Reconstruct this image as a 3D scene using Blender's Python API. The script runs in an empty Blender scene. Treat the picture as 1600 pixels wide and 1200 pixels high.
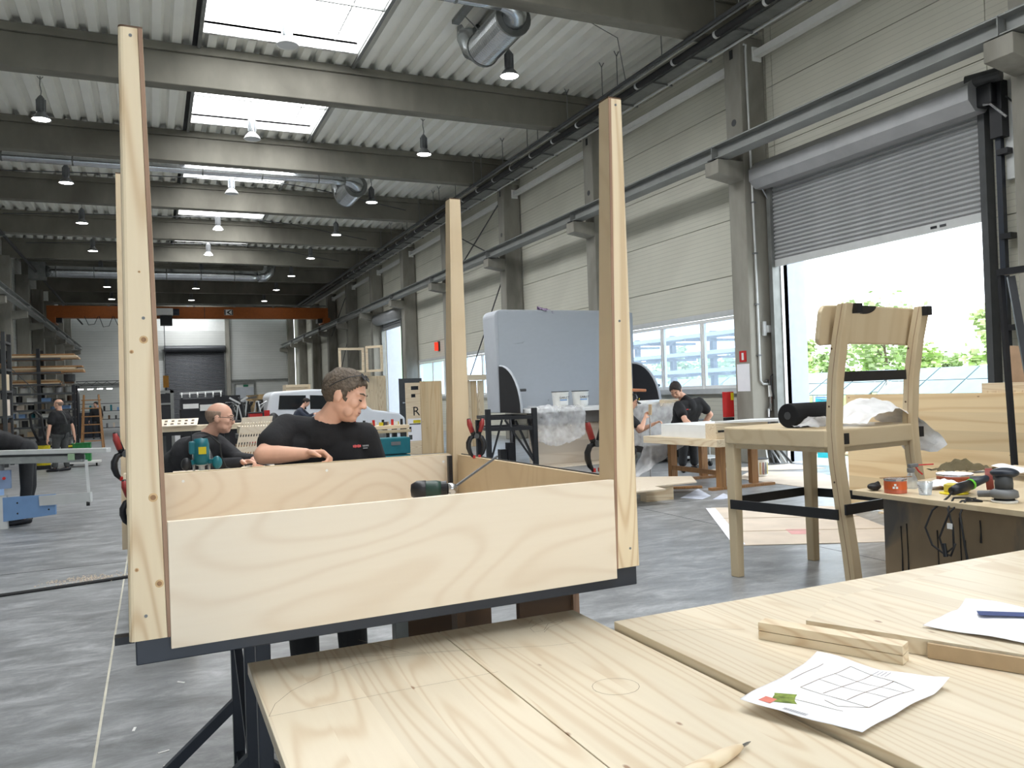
import bpy, math, random
from mathutils import Vector, Matrix, noise
R = math.radians
V = Vector
random.seed(7)
sc = bpy.context.scene
COL = sc.collection
# ---------------------------------------------------------------- camera
YAW, PIT, ROL = .4212, .0081, -.0358
fw = V((math.sin(YAW)*math.cos(PIT), math.cos(YAW)*math.cos(PIT), math.sin(PIT)))
rt = V((math.cos(YAW), -math.sin(YAW), 0)); up = rt.cross(fw)
r2 = rt*math.cos(ROL)+up*math.sin(ROL); u2 = up*math.cos(ROL)-rt*math.sin(ROL)
cd = bpy.data.cameras.new('camera'); cam = bpy.data.objects.new('camera', cd); COL.objects.link(cam)
cd.sensor_width = 36; cd.lens = 1255/1600*36; cd.clip_end = 600; cd.clip_start = .05
m = Matrix((r2, u2, -fw)).transposed().to_4x4(); m.translation = (0, 0, 1.6); cam.matrix_world = m
sc.camera = cam
# ---------------------------------------------------------------- sky, exposure
w = bpy.data.worlds.new('sky'); sc.world = w; w.use_nodes = True
bg = w.node_tree.nodes['Background']; bg.inputs[0].default_value = (.86, .94, 1, 1); bg.inputs[1].default_value = 5.0
vs = sc.view_settings; vs.view_transform = 'Standard'; vs.look = 'None'; vs.gamma = 1; vs.exposure = 0.1; vs.use_curve_mapping = False
cy = sc.cycles; cy.use_denoising = True; cy.max_bounces = 7; cy.diffuse_bounces = 4; cy.glossy_bounces = 3; cy.transmission_bounces = 6
cy.transparent_max_bounces = 12; cy.caustics_reflective = False; cy.caustics_refractive = False; cy.sample_clamp_indirect = 6
SKYLIGHT = 10.5      # brightness of the milky roof lights
LAMP = 22           # brightness of the lamp discs
# ---------------------------------------------------------------- materials
def _m(name):
    m = bpy.data.materials.new(name); m.use_nodes = True; nt = m.node_tree
    return m, nt, nt.nodes, nt.links, nt.nodes['Principled BSDF']
def lin(c):
    return tuple((x/12.92 if x <= .04045 else ((x+.055)/1.055)**2.4) for x in (v/255 for v in c))
def mat(name, rgb, rough=.6, metal=0, var=.12, scale=6, bump=0, bscale=40, spec=None, stretch=None, coat=0):
    m, nt, N, L, b = _m(name); c = lin(rgb)
    b.inputs['Roughness'].default_value = rough; b.inputs['Metallic'].default_value = metal
    if spec is not None: b.inputs['Specular IOR Level'].default_value = spec
    if coat: b.inputs['Coat Weight'].default_value = coat
    tc = N.new('ShaderNodeTexCoord'); src = tc.outputs['Object']
    if stretch:
        mp = N.new('ShaderNodeMapping'); mp.inputs['Scale'].default_value = stretch; L.new(src, mp.inputs[0]); src = mp.outputs[0]
    nz = N.new('ShaderNodeTexNoise'); nz.inputs['Scale'].default_value = scale; nz.inputs['Detail'].default_value = 5; L.new(src, nz.inputs[0])
    rp = N.new('ShaderNodeValToRGB'); e = rp.color_ramp.elements
    e[0].position = .3; e[1].position = .7
    e[0].color = tuple(x*(1-var) for x in c)+(1,); e[1].color = tuple(min(1, x*(1+var)) for x in c)+(1,)
    L.new(nz.outputs[0], rp.inputs[0]); L.new(rp.outputs[0], b.inputs['Base Color'])
    if bump:
        n2 = N.new('ShaderNodeTexNoise'); n2.inputs['Scale'].default_value = bscale; n2.inputs['Detail'].default_value = 4; L.new(src, n2.inputs[0])
        bp = N.new('ShaderNodeBump'); bp.inputs['Strength'].default_value = bump; bp.inputs['Distance'].default_value = .02; L.new(n2.outputs[0], bp.inputs['Height']); L.new(bp.outputs[0], b.inputs['Normal'])
    return m
def wood(name, base, dark, axis='X', lam=0, lamaxis='Y', knots=1.0, ring=30, rough=.5, grain=.6, lamvar=.12, contrast=.7, fs=3.6, st=.075):
    """grain along axis; lam = lamella width of a glued board, 0 for solid wood"""
    m, nt, N, L, b = _m(name); b.inputs['Roughness'].default_value = rough
    tc = N.new('ShaderNodeTexCoord'); co = tc.outputs['Object']
    def math_(op, a, bb=None):
        n = N.new('ShaderNodeMath'); n.operation = op
        for i, v in enumerate((a, bb)):
            if v is None: continue
            if isinstance(v, (int, float)): n.inputs[i].default_value = v
            else: L.new(v, n.inputs[i])
        return n.outputs[0]
    tint = None
    if lam:
        sp = N.new('ShaderNodeSeparateXYZ'); L.new(co, sp.inputs[0])
        fl = math_('FLOOR', math_('MULTIPLY', sp.outputs['XYZ'.index(lamaxis)], 1/lam))
        wn = N.new('ShaderNodeTexWhiteNoise'); wn.noise_dimensions = '1D'; L.new(fl, wn.inputs['W'])
        va = N.new('ShaderNodeVectorMath'); va.operation = 'SCALE'; L.new(wn.outputs['Color'], va.inputs[0]); va.inputs['Scale'].default_value = 9
        vb = N.new('ShaderNodeVectorMath'); vb.operation = 'ADD'; L.new(co, vb.inputs[0]); L.new(va.outputs[0], vb.inputs[1]); co = vb.outputs[0]
        tint = wn.outputs['Value']
    s = {'X': (st, 1, 1), 'Y': (1, st, 1), 'Z': (1, 1, st)}[axis]
    mp = N.new('ShaderNodeMapping'); mp.inputs['Scale'].default_value = s; L.new(co, mp.inputs[0])
    nz = N.new('ShaderNodeTexNoise'); nz.inputs['Scale'].default_value = fs; nz.inputs['Detail'].default_value = 1.5; nz.inputs['Roughness'].default_value = .4; L.new(mp.outputs[0], nz.inputs[0])
    ringv = math_('SINE', math_('MULTIPLY', nz.outputs[0], ring*6.28))
    s2 = {'X': (.05, 1, 1), 'Y': (1, .05, 1), 'Z': (1, 1, .05)}[axis]
    mp2 = N.new('ShaderNodeMapping'); mp2.inputs['Scale'].default_value = s2; L.new(co, mp2.inputs[0])
    fn = N.new('ShaderNodeTexNoise'); fn.inputs['Scale'].default_value = 60; fn.inputs['Detail'].default_value = 3; L.new(mp2.outputs[0], fn.inputs[0])
    g = math_('ADD', math_('MULTIPLY', math_('POWER', math_('ADD', math_('MULTIPLY', ringv, .5), .5), 4), .8*contrast), math_('MULTIPLY', fn.outputs[0], .45*grain))
    mx = N.new('ShaderNodeMix'); mx.data_type = 'RGBA'
    mx.inputs['A'].default_value = lin(base)+(1,); mx.inputs['B'].default_value = lin(dark)+(1,)
    L.new(math_('MULTIPLY', g, .75), mx.inputs['Factor']); out = mx.outputs['Result']
    if tint is not None:
        hv = N.new('ShaderNodeHueSaturation'); L.new(out, hv.inputs['Color']); L.new(math_('ADD', math_('MULTIPLY', tint, 2*lamvar), 1-lamvar), hv.inputs['Value']); out = hv.outputs[0]
    if knots:
        s3 = {'X': (.5, 1, 1), 'Y': (1, .5, 1), 'Z': (1, 1, .5)}[axis]
        mp3 = N.new('ShaderNodeMapping'); mp3.inputs['Scale'].default_value = s3; L.new(co, mp3.inputs[0])
        vo = N.new('ShaderNodeTexVoronoi'); vo.inputs['Scale'].default_value = 7.5; L.new(mp3.outputs[0], vo.inputs[0])
        rp = N.new('ShaderNodeMapRange'); rp.inputs['From Min'].default_value = .03*knots; rp.inputs['From Max'].default_value = .062*knots; rp.inputs['To Min'].default_value = .8; rp.inputs['To Max'].default_value = 0
        L.new(vo.outputs['Distance'], rp.inputs['Value'])
        m2 = N.new('ShaderNodeMix'); m2.data_type = 'RGBA'; L.new(rp.outputs[0], m2.inputs['Factor']); L.new(out, m2.inputs['A']); m2.inputs['B'].default_value = lin((132, 88, 52))+(1,); out = m2.outputs['Result']
    L.new(out, b.inputs['Base Color'])
    return m
def emit(name, rgb, s):
    m, nt, N, L, b = _m(name); N.remove(b); e = N.new('ShaderNodeEmission'); e.inputs[0].default_value = lin(rgb)+(1,); e.inputs[1].default_value = s
    L.new(e.outputs[0], N['Material Output'].inputs[0]); return m
def glass(name, tint=(.9, .95, 1), haze=.12, gloss=.08):
    m, nt, N, L, b = _m(name); N.remove(b)
    t = N.new('ShaderNodeBsdfTransparent'); t.inputs[0].default_value = tint+(1,)
    g = N.new('ShaderNodeBsdfGlossy'); g.inputs['Roughness'].default_value = .05
    d = N.new('ShaderNodeBsdfTranslucent'); d.inputs[0].default_value = (.8, .88, 1, 1)
    a = N.new('ShaderNodeMixShader'); a.inputs[0].default_value = haze; L.new(t.outputs[0], a.inputs[1]); L.new(d.outputs[0], a.inputs[2])
    c = N.new('ShaderNodeMixShader'); c.inputs[0].default_value = gloss; L.new(a.outputs[0], c.inputs[1]); L.new(g.outputs[0], c.inputs[2])
    L.new(c.outputs[0], N['Material Output'].inputs[0]); return m
def film(name, col=(.9, .9, .92), clear=.5, rough=.15, scale=9):
    """crumpled clear plastic: patches of clear and of white sheen"""
    m, nt, N, L, b = _m(name)
    b.inputs['Base Color'].default_value = col+(1,); b.inputs['Roughness'].default_value = rough
    t = N.new('ShaderNodeBsdfTransparent'); x = N.new('ShaderNodeMixShader')
    tc = N.new('ShaderNodeTexCoord'); nz = N.new('ShaderNodeTexNoise'); nz.inputs['Scale'].default_value = scale; nz.inputs['Detail'].default_value = 6; L.new(tc.outputs['Object'], nz.inputs[0])
    mr = N.new('ShaderNodeMapRange'); mr.inputs['From Min'].default_value = .35; mr.inputs['From Max'].default_value = .7; mr.inputs['To Min'].default_value = clear-.13; mr.inputs['To Max'].default_value = clear+.13
    L.new(nz.outputs[0], mr.inputs['Value']); L.new(mr.outputs[0], x.inputs[0]); L.new(b.outputs[0], x.inputs[1]); L.new(t.outputs[0], x.inputs[2])
    bp = N.new('ShaderNodeBump'); bp.inputs['Strength'].default_value = .8; bp.inputs['Distance'].default_value = .03; L.new(nz.outputs[0], bp.inputs['Height']); L.new(bp.outputs[0], b.inputs['Normal'])
    L.new(x.outputs[0], N['Material Output'].inputs[0]); return m
def groove_mat(name, rgb, period, depth=.25, axis=2, rough=.55, dark=.82, width=.12):
    """sheet metal with fine horizontal grooves"""
    m, nt, N, L, b = _m(name); b.inputs['Roughness'].default_value = rough
    tc = N.new('ShaderNodeTexCoord'); sp = N.new('ShaderNodeSeparateXYZ'); L.new(tc.outputs['Object'], sp.inputs[0])
    a = N.new('ShaderNodeMath'); a.operation = 'MULTIPLY'; a.inputs[1].default_value = 1/period; L.new(sp.outputs[axis], a.inputs[0])
    f = N.new('ShaderNodeMath'); f.operation = 'FRACT'; L.new(a.outputs[0], f.inputs[0])
    c = N.new('ShaderNodeMath'); c.operation = 'LESS_THAN'; c.inputs[1].default_value = width; L.new(f.outputs[0], c.inputs[0])
    nz = N.new('ShaderNodeTexNoise'); nz.inputs['Scale'].default_value = .8; nz.inputs['Detail'].default_value = 4; L.new(tc.outputs['Object'], nz.inputs[0])
    rp = N.new('ShaderNodeValToRGB'); e = rp.color_ramp.elements; cc = lin(rgb); e[0].position = .3; e[1].position = .75
    e[0].color = tuple(x*.88 for x in cc)+(1,); e[1].color = cc+(1,); L.new(nz.outputs[0], rp.inputs[0])
    mx = N.new('ShaderNodeMix'); mx.data_type = 'RGBA'; mx.blend_type = 'MULTIPLY'; mx.inputs['B'].default_value = (dark, dark, dark, 1)
    L.new(c.outputs[0], mx.inputs['Factor']); L.new(rp.outputs[0], mx.inputs['A']); L.new(mx.outputs['Result'], b.inputs['Base Color'])
    bp = N.new('ShaderNodeBump'); bp.invert = True; bp.inputs['Strength'].default_value = depth; bp.inputs['Distance'].default_value = .02; L.new(c.outputs[0], bp.inputs['Height']); L.new(bp.outputs[0], b.inputs['Normal'])
    return m
def floor_mat():
    m, nt, N, L, b = _m('trowelled_concrete')
    tc = N.new('ShaderNodeTexCoord'); mp = N.new('ShaderNodeMapping'); mp.inputs['Rotation'].default_value = (0, 0, .5); mp.inputs['Scale'].default_value = (.7, 1.5, 1); L.new(tc.outputs['Object'], mp.inputs[0])
    n1 = N.new('ShaderNodeTexNoise'); n1.inputs['Scale'].default_value = 3.0; n1.inputs['Detail'].default_value = 10; n1.inputs['Roughness'].default_value = .74; n1.inputs['Distortion'].default_value = .35; L.new(mp.outputs[0], n1.inputs[0])
    rp = N.new('ShaderNodeValToRGB'); e = rp.color_ramp.elements; e[0].position = .28; e[0].color = lin((100, 101, 101))+(1,); e[1].position = .76; e[1].color = lin((196, 198, 201))+(1,)
    x = e.new(.5); x.color = lin((141, 143, 145))+(1,)
    L.new(n1.outputs[0], rp.inputs[0])
    n2 = N.new('ShaderNodeTexNoise'); n2.inputs['Scale'].default_value = .23; n2.inputs['Detail'].default_value = 3; L.new(tc.outputs['Object'], n2.inputs[0])
    mr = N.new('ShaderNodeMapRange'); mr.inputs['From Min'].default_value = .35; mr.inputs['From Max'].default_value = .65; mr.inputs['To Min'].default_value = .8; mr.inputs['To Max'].default_value = 1.1; L.new(n2.outputs[0], mr.inputs['Value'])
    hv = N.new('ShaderNodeHueSaturation'); L.new(rp.outputs[0], hv.inputs['Color']); L.new(mr.outputs[0], hv.inputs['Value']); L.new(hv.outputs[0], b.inputs['Base Color'])
    r = N.new('ShaderNodeMapRange'); r.inputs['To Min'].default_value = .3; r.inputs['To Max'].default_value = .46; L.new(n1.outputs[0], r.inputs['Value']); L.new(r.outputs[0], b.inputs['Roughness'])
    bp = N.new('ShaderNodeBump'); bp.inputs['Strength'].default_value = .03; bp.inputs['Distance'].default_value = .004; L.new(n1.outputs[0], bp.inputs['Height']); L.new(bp.outputs[0], b.inputs['Normal'])
    return m
def stain_mat(name, base, stain, scale=2.2, rough=.7, lo=.48, hi=.56, stretch=(1, 1, .5), amp=.08):
    m, nt, N, L, b = _m(name); b.inputs['Roughness'].default_value = rough
    tc = N.new('ShaderNodeTexCoord'); mp = N.new('ShaderNodeMapping'); mp.inputs['Scale'].default_value = stretch; L.new(tc.outputs['Object'], mp.inputs[0])
    n1 = N.new('ShaderNodeTexNoise'); n1.inputs['Scale'].default_value = scale; n1.inputs['Detail'].default_value = 6; n1.inputs['Distortion'].default_value = .6; L.new(mp.outputs[0], n1.inputs[0])
    n2 = N.new('ShaderNodeTexNoise'); n2.inputs['Scale'].default_value = 6*scale**.5; n2.inputs['Detail'].default_value = 6; L.new(mp.outputs[0], n2.inputs[0])
    mr = N.new('ShaderNodeMapRange'); mr.inputs['From Min'].default_value = lo; mr.inputs['From Max'].default_value = hi; L.new(n1.outputs[0], mr.inputs['Value'])
    rp = N.new('ShaderNodeValToRGB'); e = rp.color_ramp.elements; e[0].color = tuple(x*(1-amp) for x in lin(base))+(1,); e[1].color = tuple(x*(1+amp) for x in lin(base))+(1,); e[0].position = .3; e[1].position = .7; L.new(n2.outputs[0], rp.inputs[0])
    mx = N.new('ShaderNodeMix'); mx.data_type = 'RGBA'; L.new(mr.outputs[0], mx.inputs['Factor']); L.new(rp.outputs[0], mx.inputs['A']); mx.inputs['B'].default_value = lin(stain)+(1,)
    L.new(mx.outputs['Result'], b.inputs['Base Color']); return m
K = {}
K['floor'] = floor_mat()
K['conc'] = stain_mat('precast_concrete', (150, 147, 138), (116, 113, 105), 1.1, .8, .45, .7, (1, 1, .35))
K['concb'] = stain_mat('beam_concrete', (126, 123, 113), (88, 85, 77), .9, .85, .42, .72, (.5, 1, .25))
K['panel'] = groove_mat('cream_sandwich_panel', (214, 212, 198), .0985)
K['panelback'] = groove_mat('grey_sandwich_panel', (208, 210, 207), .2, .15)
K['panelwhite'] = mat('white_panel', (226, 228, 226), .5, var=.03)
K['roof'] = mat('white_deck', (243, 242, 234), .45, var=.03, scale=1.5)
K['galv'] = mat('galvanised', (165, 168, 168), .32, .85, .15, 9)
K['galvd'] = mat('dull_galvanised', (128, 130, 128), .5, .5, .15, 5)
K['duct'] = mat('duct_metal', (196, 200, 204), .25, .95, .1, 4)
K['rail'] = mat('grey_crane_rail', (142, 144, 142), .5, .2, .12, 2)
K['black'] = mat('black_steel', (33, 34, 38), .42, .2, .15, 8)
K['navy'] = mat('blue_black_steel', (40, 46, 57), .4, .1, .12, 8)
K['rubber'] = mat('black_rubber', (24, 24, 26), .6)
K['slat'] = mat('grey_roller_slat', (168, 169, 171), .4, .2, .08, 3)
K['slatd'] = mat('dark_roller_slat', (62, 64, 68), .45, .3, .1, 3)
K['alu'] = mat('white_aluminium', (206, 208, 208), .4, .2, .05)
K['lilac'] = mat('lilac_grey_paint', (172, 178, 196), .5, var=.04)
K['orange'] = mat('orange_crane_paint', (166, 88, 26), .45, var=.08)
K['white'] = mat('white_paint', (236, 236, 234), .45, var=.03)
K['whitep'] = mat('white_plastic', (228, 228, 224), .35, var=.04)
K['red'] = mat('red_paint', (190, 36, 34), .4, var=.06)
K['grey'] = mat('grey_plastic', (110, 112, 114), .5)
K['greyd'] = mat('dark_grey', (66, 68, 70), .55)
K['glass'] = glass('window_glass', (.8, .88, .97), .12)
K['clear'] = glass('clear_plastic', (.92, .94, .94), .3, .12)
K['skyl'] = emit('milky_skylight', (252, 254, 255), SKYLIGHT)
K['lamp'] = emit('lamp_disc', (255, 253, 248), LAMP)
K['pine'] = wood('pine', (230, 215, 188), (188, 154, 110), 'X', knots=1.1)
K['pineY'] = wood('pine_y', (230, 215, 188), (188, 154, 110), 'Y', knots=1.1)
K['pineZ'] = wood('pine_z', (230, 213, 182), (184, 146, 100), 'Z', knots=1.1)
K['lam'] = wood('glued_pine_top', (222, 211, 189), (186, 158, 121), 'Y', .115, 'X', .9, 30, .42, lamvar=.045, contrast=.6)
K['lamR'] = wood('glued_pine_top_b', (222, 211, 189), (186, 158, 121), 'Y', .115, 'X', 1.0, 26, .42, lamvar=.045, contrast=.55)
K['lamZ'] = wood('glued_pine_upright', (222, 198, 158), (190, 150, 102), 'Z', .16, 'X', 1, 6, .5)
K['lamH'] = wood('glued_pine_long', (228, 206, 166), (196, 158, 108), 'Y', .2, 'Z', 1.2, 6, .5)
K['birch'] = wood('birch_plywood', (233, 220, 200), (206, 182, 154), 'X', knots=0, ring=24, rough=.5, grain=.5, contrast=.42, fs=2.0, st=.4)
K['birchZ'] = wood('birch_plywood_z', (218, 198, 166), (194, 168, 130), 'Z', knots=0, ring=20, rough=.5, grain=.5, contrast=.35, fs=2.0, st=.4)
K['ply'] = wood('plywood_edge', (160, 128, 104), (112, 82, 66), 'Z', knots=0, ring=22, rough=.6)
K['mdf'] = mat('mdf', (178, 154, 122), .7, var=.06, scale=20)
K['ash'] = wood('pale_plywood', (206, 188, 156), (184, 160, 124), 'Z', knots=.5, ring=4, rough=.55, grain=.4, contrast=.6)
K['ashX'] = wood('pale_plywood_x', (206, 188, 156), (184, 160, 124), 'X', knots=0, ring=4, rough=.55, grain=.4, contrast=.6)
K['oldwood'] = wood('old_brown_wood', (168, 124, 78), (112, 76, 46), 'Z', knots=.8)
K['brown'] = wood('dark_brown_ply', (96, 70, 46), (54, 38, 26), 'X', knots=0, ring=6)
K['dirty'] = stain_mat('stained_bench_side', (142, 122, 96), (92, 88, 84), 2.0, .7, .46, .56)
K['card'] = mat('cardboard', (220, 206, 190), .85, var=.08, scale=3)
K['paper'] = mat('paper', (240, 240, 246), .8, var=.02)
K['bluep'] = mat('blue_laminate', (122, 158, 204), .5, var=.05)
K['teal'] = mat('teal_plastic', (14, 104, 116), .45, var=.08)
K['green'] = mat('green_crate', (36, 128, 62), .5, var=.1)
K['yellow'] = mat('yellow_plastic', (214, 196, 30), .5)
K['skin'] = mat('skin', (222, 174, 150), .5, var=.08, scale=14, spec=.3)
K['skin2'] = mat('skin_b', (220, 172, 150), .45, var=.08, scale=14, spec=.35)
K['tee'] = mat('black_cotton', (26, 26, 29), .9, var=.25, scale=5, bump=.5, bscale=9)
K['jacket'] = mat('charcoal_cotton', (40, 40, 44), .9, var=.2, scale=5, bump=.5, bscale=9)
K['trouser'] = mat('dark_work_trousers', (38, 39, 42), .9, var=.2, scale=6, bump=.4, bscale=9)
K['greyt'] = mat('grey_dungarees', (74, 76, 76), .9, var=.2, scale=6, bump=.4, bscale=9)
K['denim'] = mat('blue_work_trousers', (34, 62, 130), .9, var=.15, scale=6)
K['hair'] = mat('greying_hair', (96, 84, 72), .75, var=.35, scale=60, bump=.6, bscale=90)
K['hairg'] = mat('short_grey_stubble', (146, 124, 108), .8, var=.2, scale=60)
K['haird'] = mat('dark_hair', (40, 32, 28), .75, var=.3, scale=60, bump=.5, bscale=90)
K['pale'] = mat('pale_grey_board', (176, 181, 188), .6, var=.05, scale=3)
K['paled'] = stain_mat('scuffed_grey_board', (172, 178, 186), (140, 144, 150), 2.2, .6, .7, .75, (1, 1, 2), .015)
K['wrap'] = film('clear_wrap', (.9, .9, .92), .6, .1, 5)
K['bag'] = film('white_film', (.95, .95, .96), .12, .3, 5)
K['tin'] = mat('tin_orange', (196, 104, 80), .4, .1)
K['steel'] = mat('bright_steel', (190, 190, 192), .25, .95, .06)
K['leaf'] = mat('leaf', (158, 176, 128), .7, var=.35, scale=.8)
K['leaf2'] = mat('leaf_b', (184, 202, 142), .7, var=.3, scale=.8)
K['bark'] = mat('bark', (96, 84, 70), .9)
K['yard'] = mat('yard_paving', (176, 176, 170), .8, var=.1, scale=.7)
K['grass'] = mat('meadow', (128, 160, 82), .9, var=.2, scale=.5)
K['solar'] = mat('solar_cell', (96, 116, 122), .2, .2, .1, 2)
K['timber'] = mat('weathered_timber', (120, 116, 112), .8, var=.2, scale=2)
K['pot'] = mat('grey_pot', (150, 152, 156), .4, .3, .1)
K['pencil'] = mat('pencil_mark', (132, 118, 98), .8)
K['ink'] = mat('black_ink', (30, 28, 28), .8)
K['cyan'] = mat('cyan_plastic', (40, 190, 205), .5)
# ---------------------------------------------------------------- mesh builder
class M:
    def __init__(s): s.v = []; s.f = []
    def add(s, vs, fs):
        n = len(s.v); s.v += [tuple(v) for v in vs]; s.f += [tuple(i+n for i in f) for f in fs]; return s
    def box(s, x0, x1, y0, y1, z0, z1):
        return s.add([(x, y, z) for z in (z0, z1) for y in (y0, y1) for x in (x0, x1)], [(0, 2, 3, 1), (4, 5, 7, 6), (0, 1, 5, 4), (2, 6, 7, 3), (0, 4, 6, 2), (1, 3, 7, 5)])
    def cbox(s, c, d, rot=None):
        rot = rot or Matrix.Identity(3); c = V(c)
        return s.add([c+rot @ V((x*d[0]/2, y*d[1]/2, z*d[2]/2)) for z in (-1, 1) for y in (-1, 1) for x in (-1, 1)], [(0, 2, 3, 1), (4, 5, 7, 6), (0, 1, 5, 4), (2, 6, 7, 3), (0, 4, 6, 2), (1, 3, 7, 5)])
    def beam(s, p, q, w, h, up=(0, 0, 1), w2=None, h2=None):
        p = V(p); q = V(q); d = (q-p).normalized(); a = d.cross(V(up))
        if a.length < 1e-4: a = d.cross(V((0, 1, 0)))
        a.normalize(); b = a.cross(d); w2 = w if w2 is None else w2; h2 = h if h2 is None else h2
        vs = [o+a*(i*ww/2)+b*(j*hh/2) for o, ww, hh in ((p, w, h), (q, w2, h2)) for i, j in ((-1, -1), (1, -1), (1, 1), (-1, 1))]
        return s.add(vs, [(0, 3, 2, 1), (4, 5, 6, 7), (0, 1, 5, 4), (1, 2, 6, 5), (2, 3, 7, 6), (3, 0, 4, 7)])
    def cyl(s, p, q, r, r2=None, n=16, cap=True):
        p = V(p); q = V(q); r2 = r if r2 is None else r2; d = (q-p).normalized()
        a = d.orthogonal().normalized(); b = d.cross(a); vs = []
        for o, rr in ((p, r), (q, r2)):
            for i in range(n): t = 2*math.pi*i/n; vs.append(o+a*(rr*math.cos(t))+b*(rr*math.sin(t)))
        fs = [(i, (i+1) % n, n+(i+1) % n, n+i) for i in range(n)]
        if cap: fs += [tuple(range(n-1, -1, -1)), tuple(range(n, 2*n))]
        return s.add(vs, fs)
    def tube(s, pts, r, n=8):
        pts = [V(p) for p in pts]; vs = []; rs = r if isinstance(r, (list, tuple)) else [r]*len(pts); a = None
        for i, p in enumerate(pts):
            d = (pts[min(i+1, len(pts)-1)]-pts[max(i-1, 0)]).normalized()
            if a is None: a = d.orthogonal().normalized()
            else: a = (a-d*a.dot(d)).normalized()
            b = d.cross(a)
            vs += [p+a*(rs[i]*math.cos(2*math.pi*k/n))+b*(rs[i]*math.sin(2*math.pi*k/n)) for k in range(n)]
        fs = [(i*n+k, i*n+(k+1) % n, (i+1)*n+(k+1) % n, (i+1)*n+k) for i in range(len(pts)-1) for k in range(n)]
        fs += [tuple(range(n-1, -1, -1)), tuple(range((len(pts)-1)*n, len(pts)*n))]
        return s.add(vs, fs)
    def lathe(s, prof, c=(0, 0, 0), ax=(0, 0, 1), n=24):
        c = V(c); d = V(ax).normalized(); a = d.orthogonal().normalized(); b = d.cross(a); vs = []
        for r, z in prof: vs += [c+d*z+a*(r*math.cos(2*math.pi*k/n))+b*(r*math.sin(2*math.pi*k/n)) for k in range(n)]
        fs = [(i*n+k, i*n+(k+1) % n, (i+1)*n+(k+1) % n, (i+1)*n+k) for i in range(len(prof)-1) for k in range(n)]
        if prof[0][0] > 1e-5: fs.append(tuple(range(n-1, -1, -1)))
        if prof[-1][0] > 1e-5: fs.append(tuple(range((len(prof)-1)*n, len(prof)*n)))
        return s.add(vs, fs)
    def prism(s, poly, vec):
        poly = [V(p) for p in poly]; vec = V(vec); n = len(poly)
        return s.add(poly+[p+vec for p in poly], [tuple(range(n-1, -1, -1)), tuple(range(n, 2*n))]+[(i, (i+1) % n, n+(i+1) % n, n+i) for i in range(n)])
    def sph(s, c, r, rot=None, n=12):
        c = V(c); r = (r, r, r) if isinstance(r, (int, float)) else r; rot = rot or Matrix.Identity(3); vs = []
        for i in range(n+1):
            t = math.pi*i/n
            for k in range(2*n):
                p = math.pi*k/n; vs.append(c+rot @ V((r[0]*math.sin(t)*math.cos(p), r[1]*math.sin(t)*math.sin(p), r[2]*math.cos(t))))
        w_ = 2*n
        return s.add(vs, [(i*w_+k, (i+1)*w_+k, (i+1)*w_+(k+1) % w_, i*w_+(k+1) % w_) for i in range(n) for k in range(w_)])
    def cap(s, p, q, r, r2=None, n=8):
        """closed tapered capsule for bodies"""
        r2 = r if r2 is None else r2; s.cyl(p, q, r, r2, 2*n); s.sph(p, r, n=n); return s.sph(q, r2, n=n)
    def grid(s, fn, nu, nv):
        vs = [fn(i/nu, j/nv) for j in range(nv+1) for i in range(nu+1)]
        return s.add(vs, [(j*(nu+1)+i, j*(nu+1)+i+1, (j+1)*(nu+1)+i+1, (j+1)*(nu+1)+i) for j in range(nv) for i in range(nu)])
    def slab(s, fn, nu, nv, th):
        """grid with a thickness (fn gives the top)"""
        top = [V(fn(i/nu, j/nv)) for j in range(nv+1) for i in range(nu+1)]; n = len(top)
        fs = [(j*(nu+1)+i, j*(nu+1)+i+1, (j+1)*(nu+1)+i+1, (j+1)*(nu+1)+i) for j in range(nv) for i in range(nu)]
        rim = [i for i in range(nu+1)]+[j*(nu+1)+nu for j in range(1, nv+1)]+[nv*(nu+1)+i for i in range(nu-1, -1, -1)]+[j*(nu+1) for j in range(nv-1, 0, -1)]
        return s.add(top+[p-V((0, 0, th)) for p in top], fs+[tuple(n+i for i in reversed(f)) for f in fs]+[(rim[(i+1) % len(rim)], rim[i], n+rim[i], n+rim[(i+1) % len(rim)]) for i in range(len(rim))])
_mesh_n = 0
def tag(o, label=None, cat=None, group=None, kind=None):
    if label: o['label'] = label
    if cat: o['category'] = cat
    if group: o['group'] = group
    if kind: o['kind'] = kind
    return o
def T(name, label, cat, loc=(0, 0, 0), rz=0, group=None, kind=None):
    o = bpy.data.objects.new(name, None); COL.objects.link(o); o.location = loc; o.rotation_euler = (0, 0, rz); o.empty_display_size = .1
    return tag(o, label, cat, group, kind)
def wmat(o):
    b = Matrix.LocRotScale(o.location, o.rotation_euler, o.scale)
    return (wmat(o.parent) @ o.matrix_parent_inverse @ b) if o.parent else b
def ob(name, g, m, parent=None, label=None, cat=None, group=None, kind=None, local=False, smooth=False, bevel=0, seg=2, loc=None, rz=0):
    """g: an M or a ready mesh; world coordinates unless local"""
    if isinstance(g, M):
        me = bpy.data.meshes.new(name); me.from_pydata(g.v, [], g.f); me.update()
        if m is not None: me.materials.append(K[m] if isinstance(m, str) else m)
        if smooth: me.shade_smooth()
    else: me = g
    o = bpy.data.objects.new(name, me); COL.objects.link(o)
    if parent:
        o.parent = parent
        if not local: o.matrix_parent_inverse = wmat(parent).inverted()
    if loc is not None: o.location = loc
    if rz: o.rotation_euler = (0, 0, rz)
    if bevel:
        b = o.modifiers.new('bevel', 'BEVEL'); b.width = bevel; b.segments = seg; b.limit_method = 'ANGLE'
    if smooth == 'auto':
        pass
    return tag(o, label, cat, group, kind)
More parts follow.
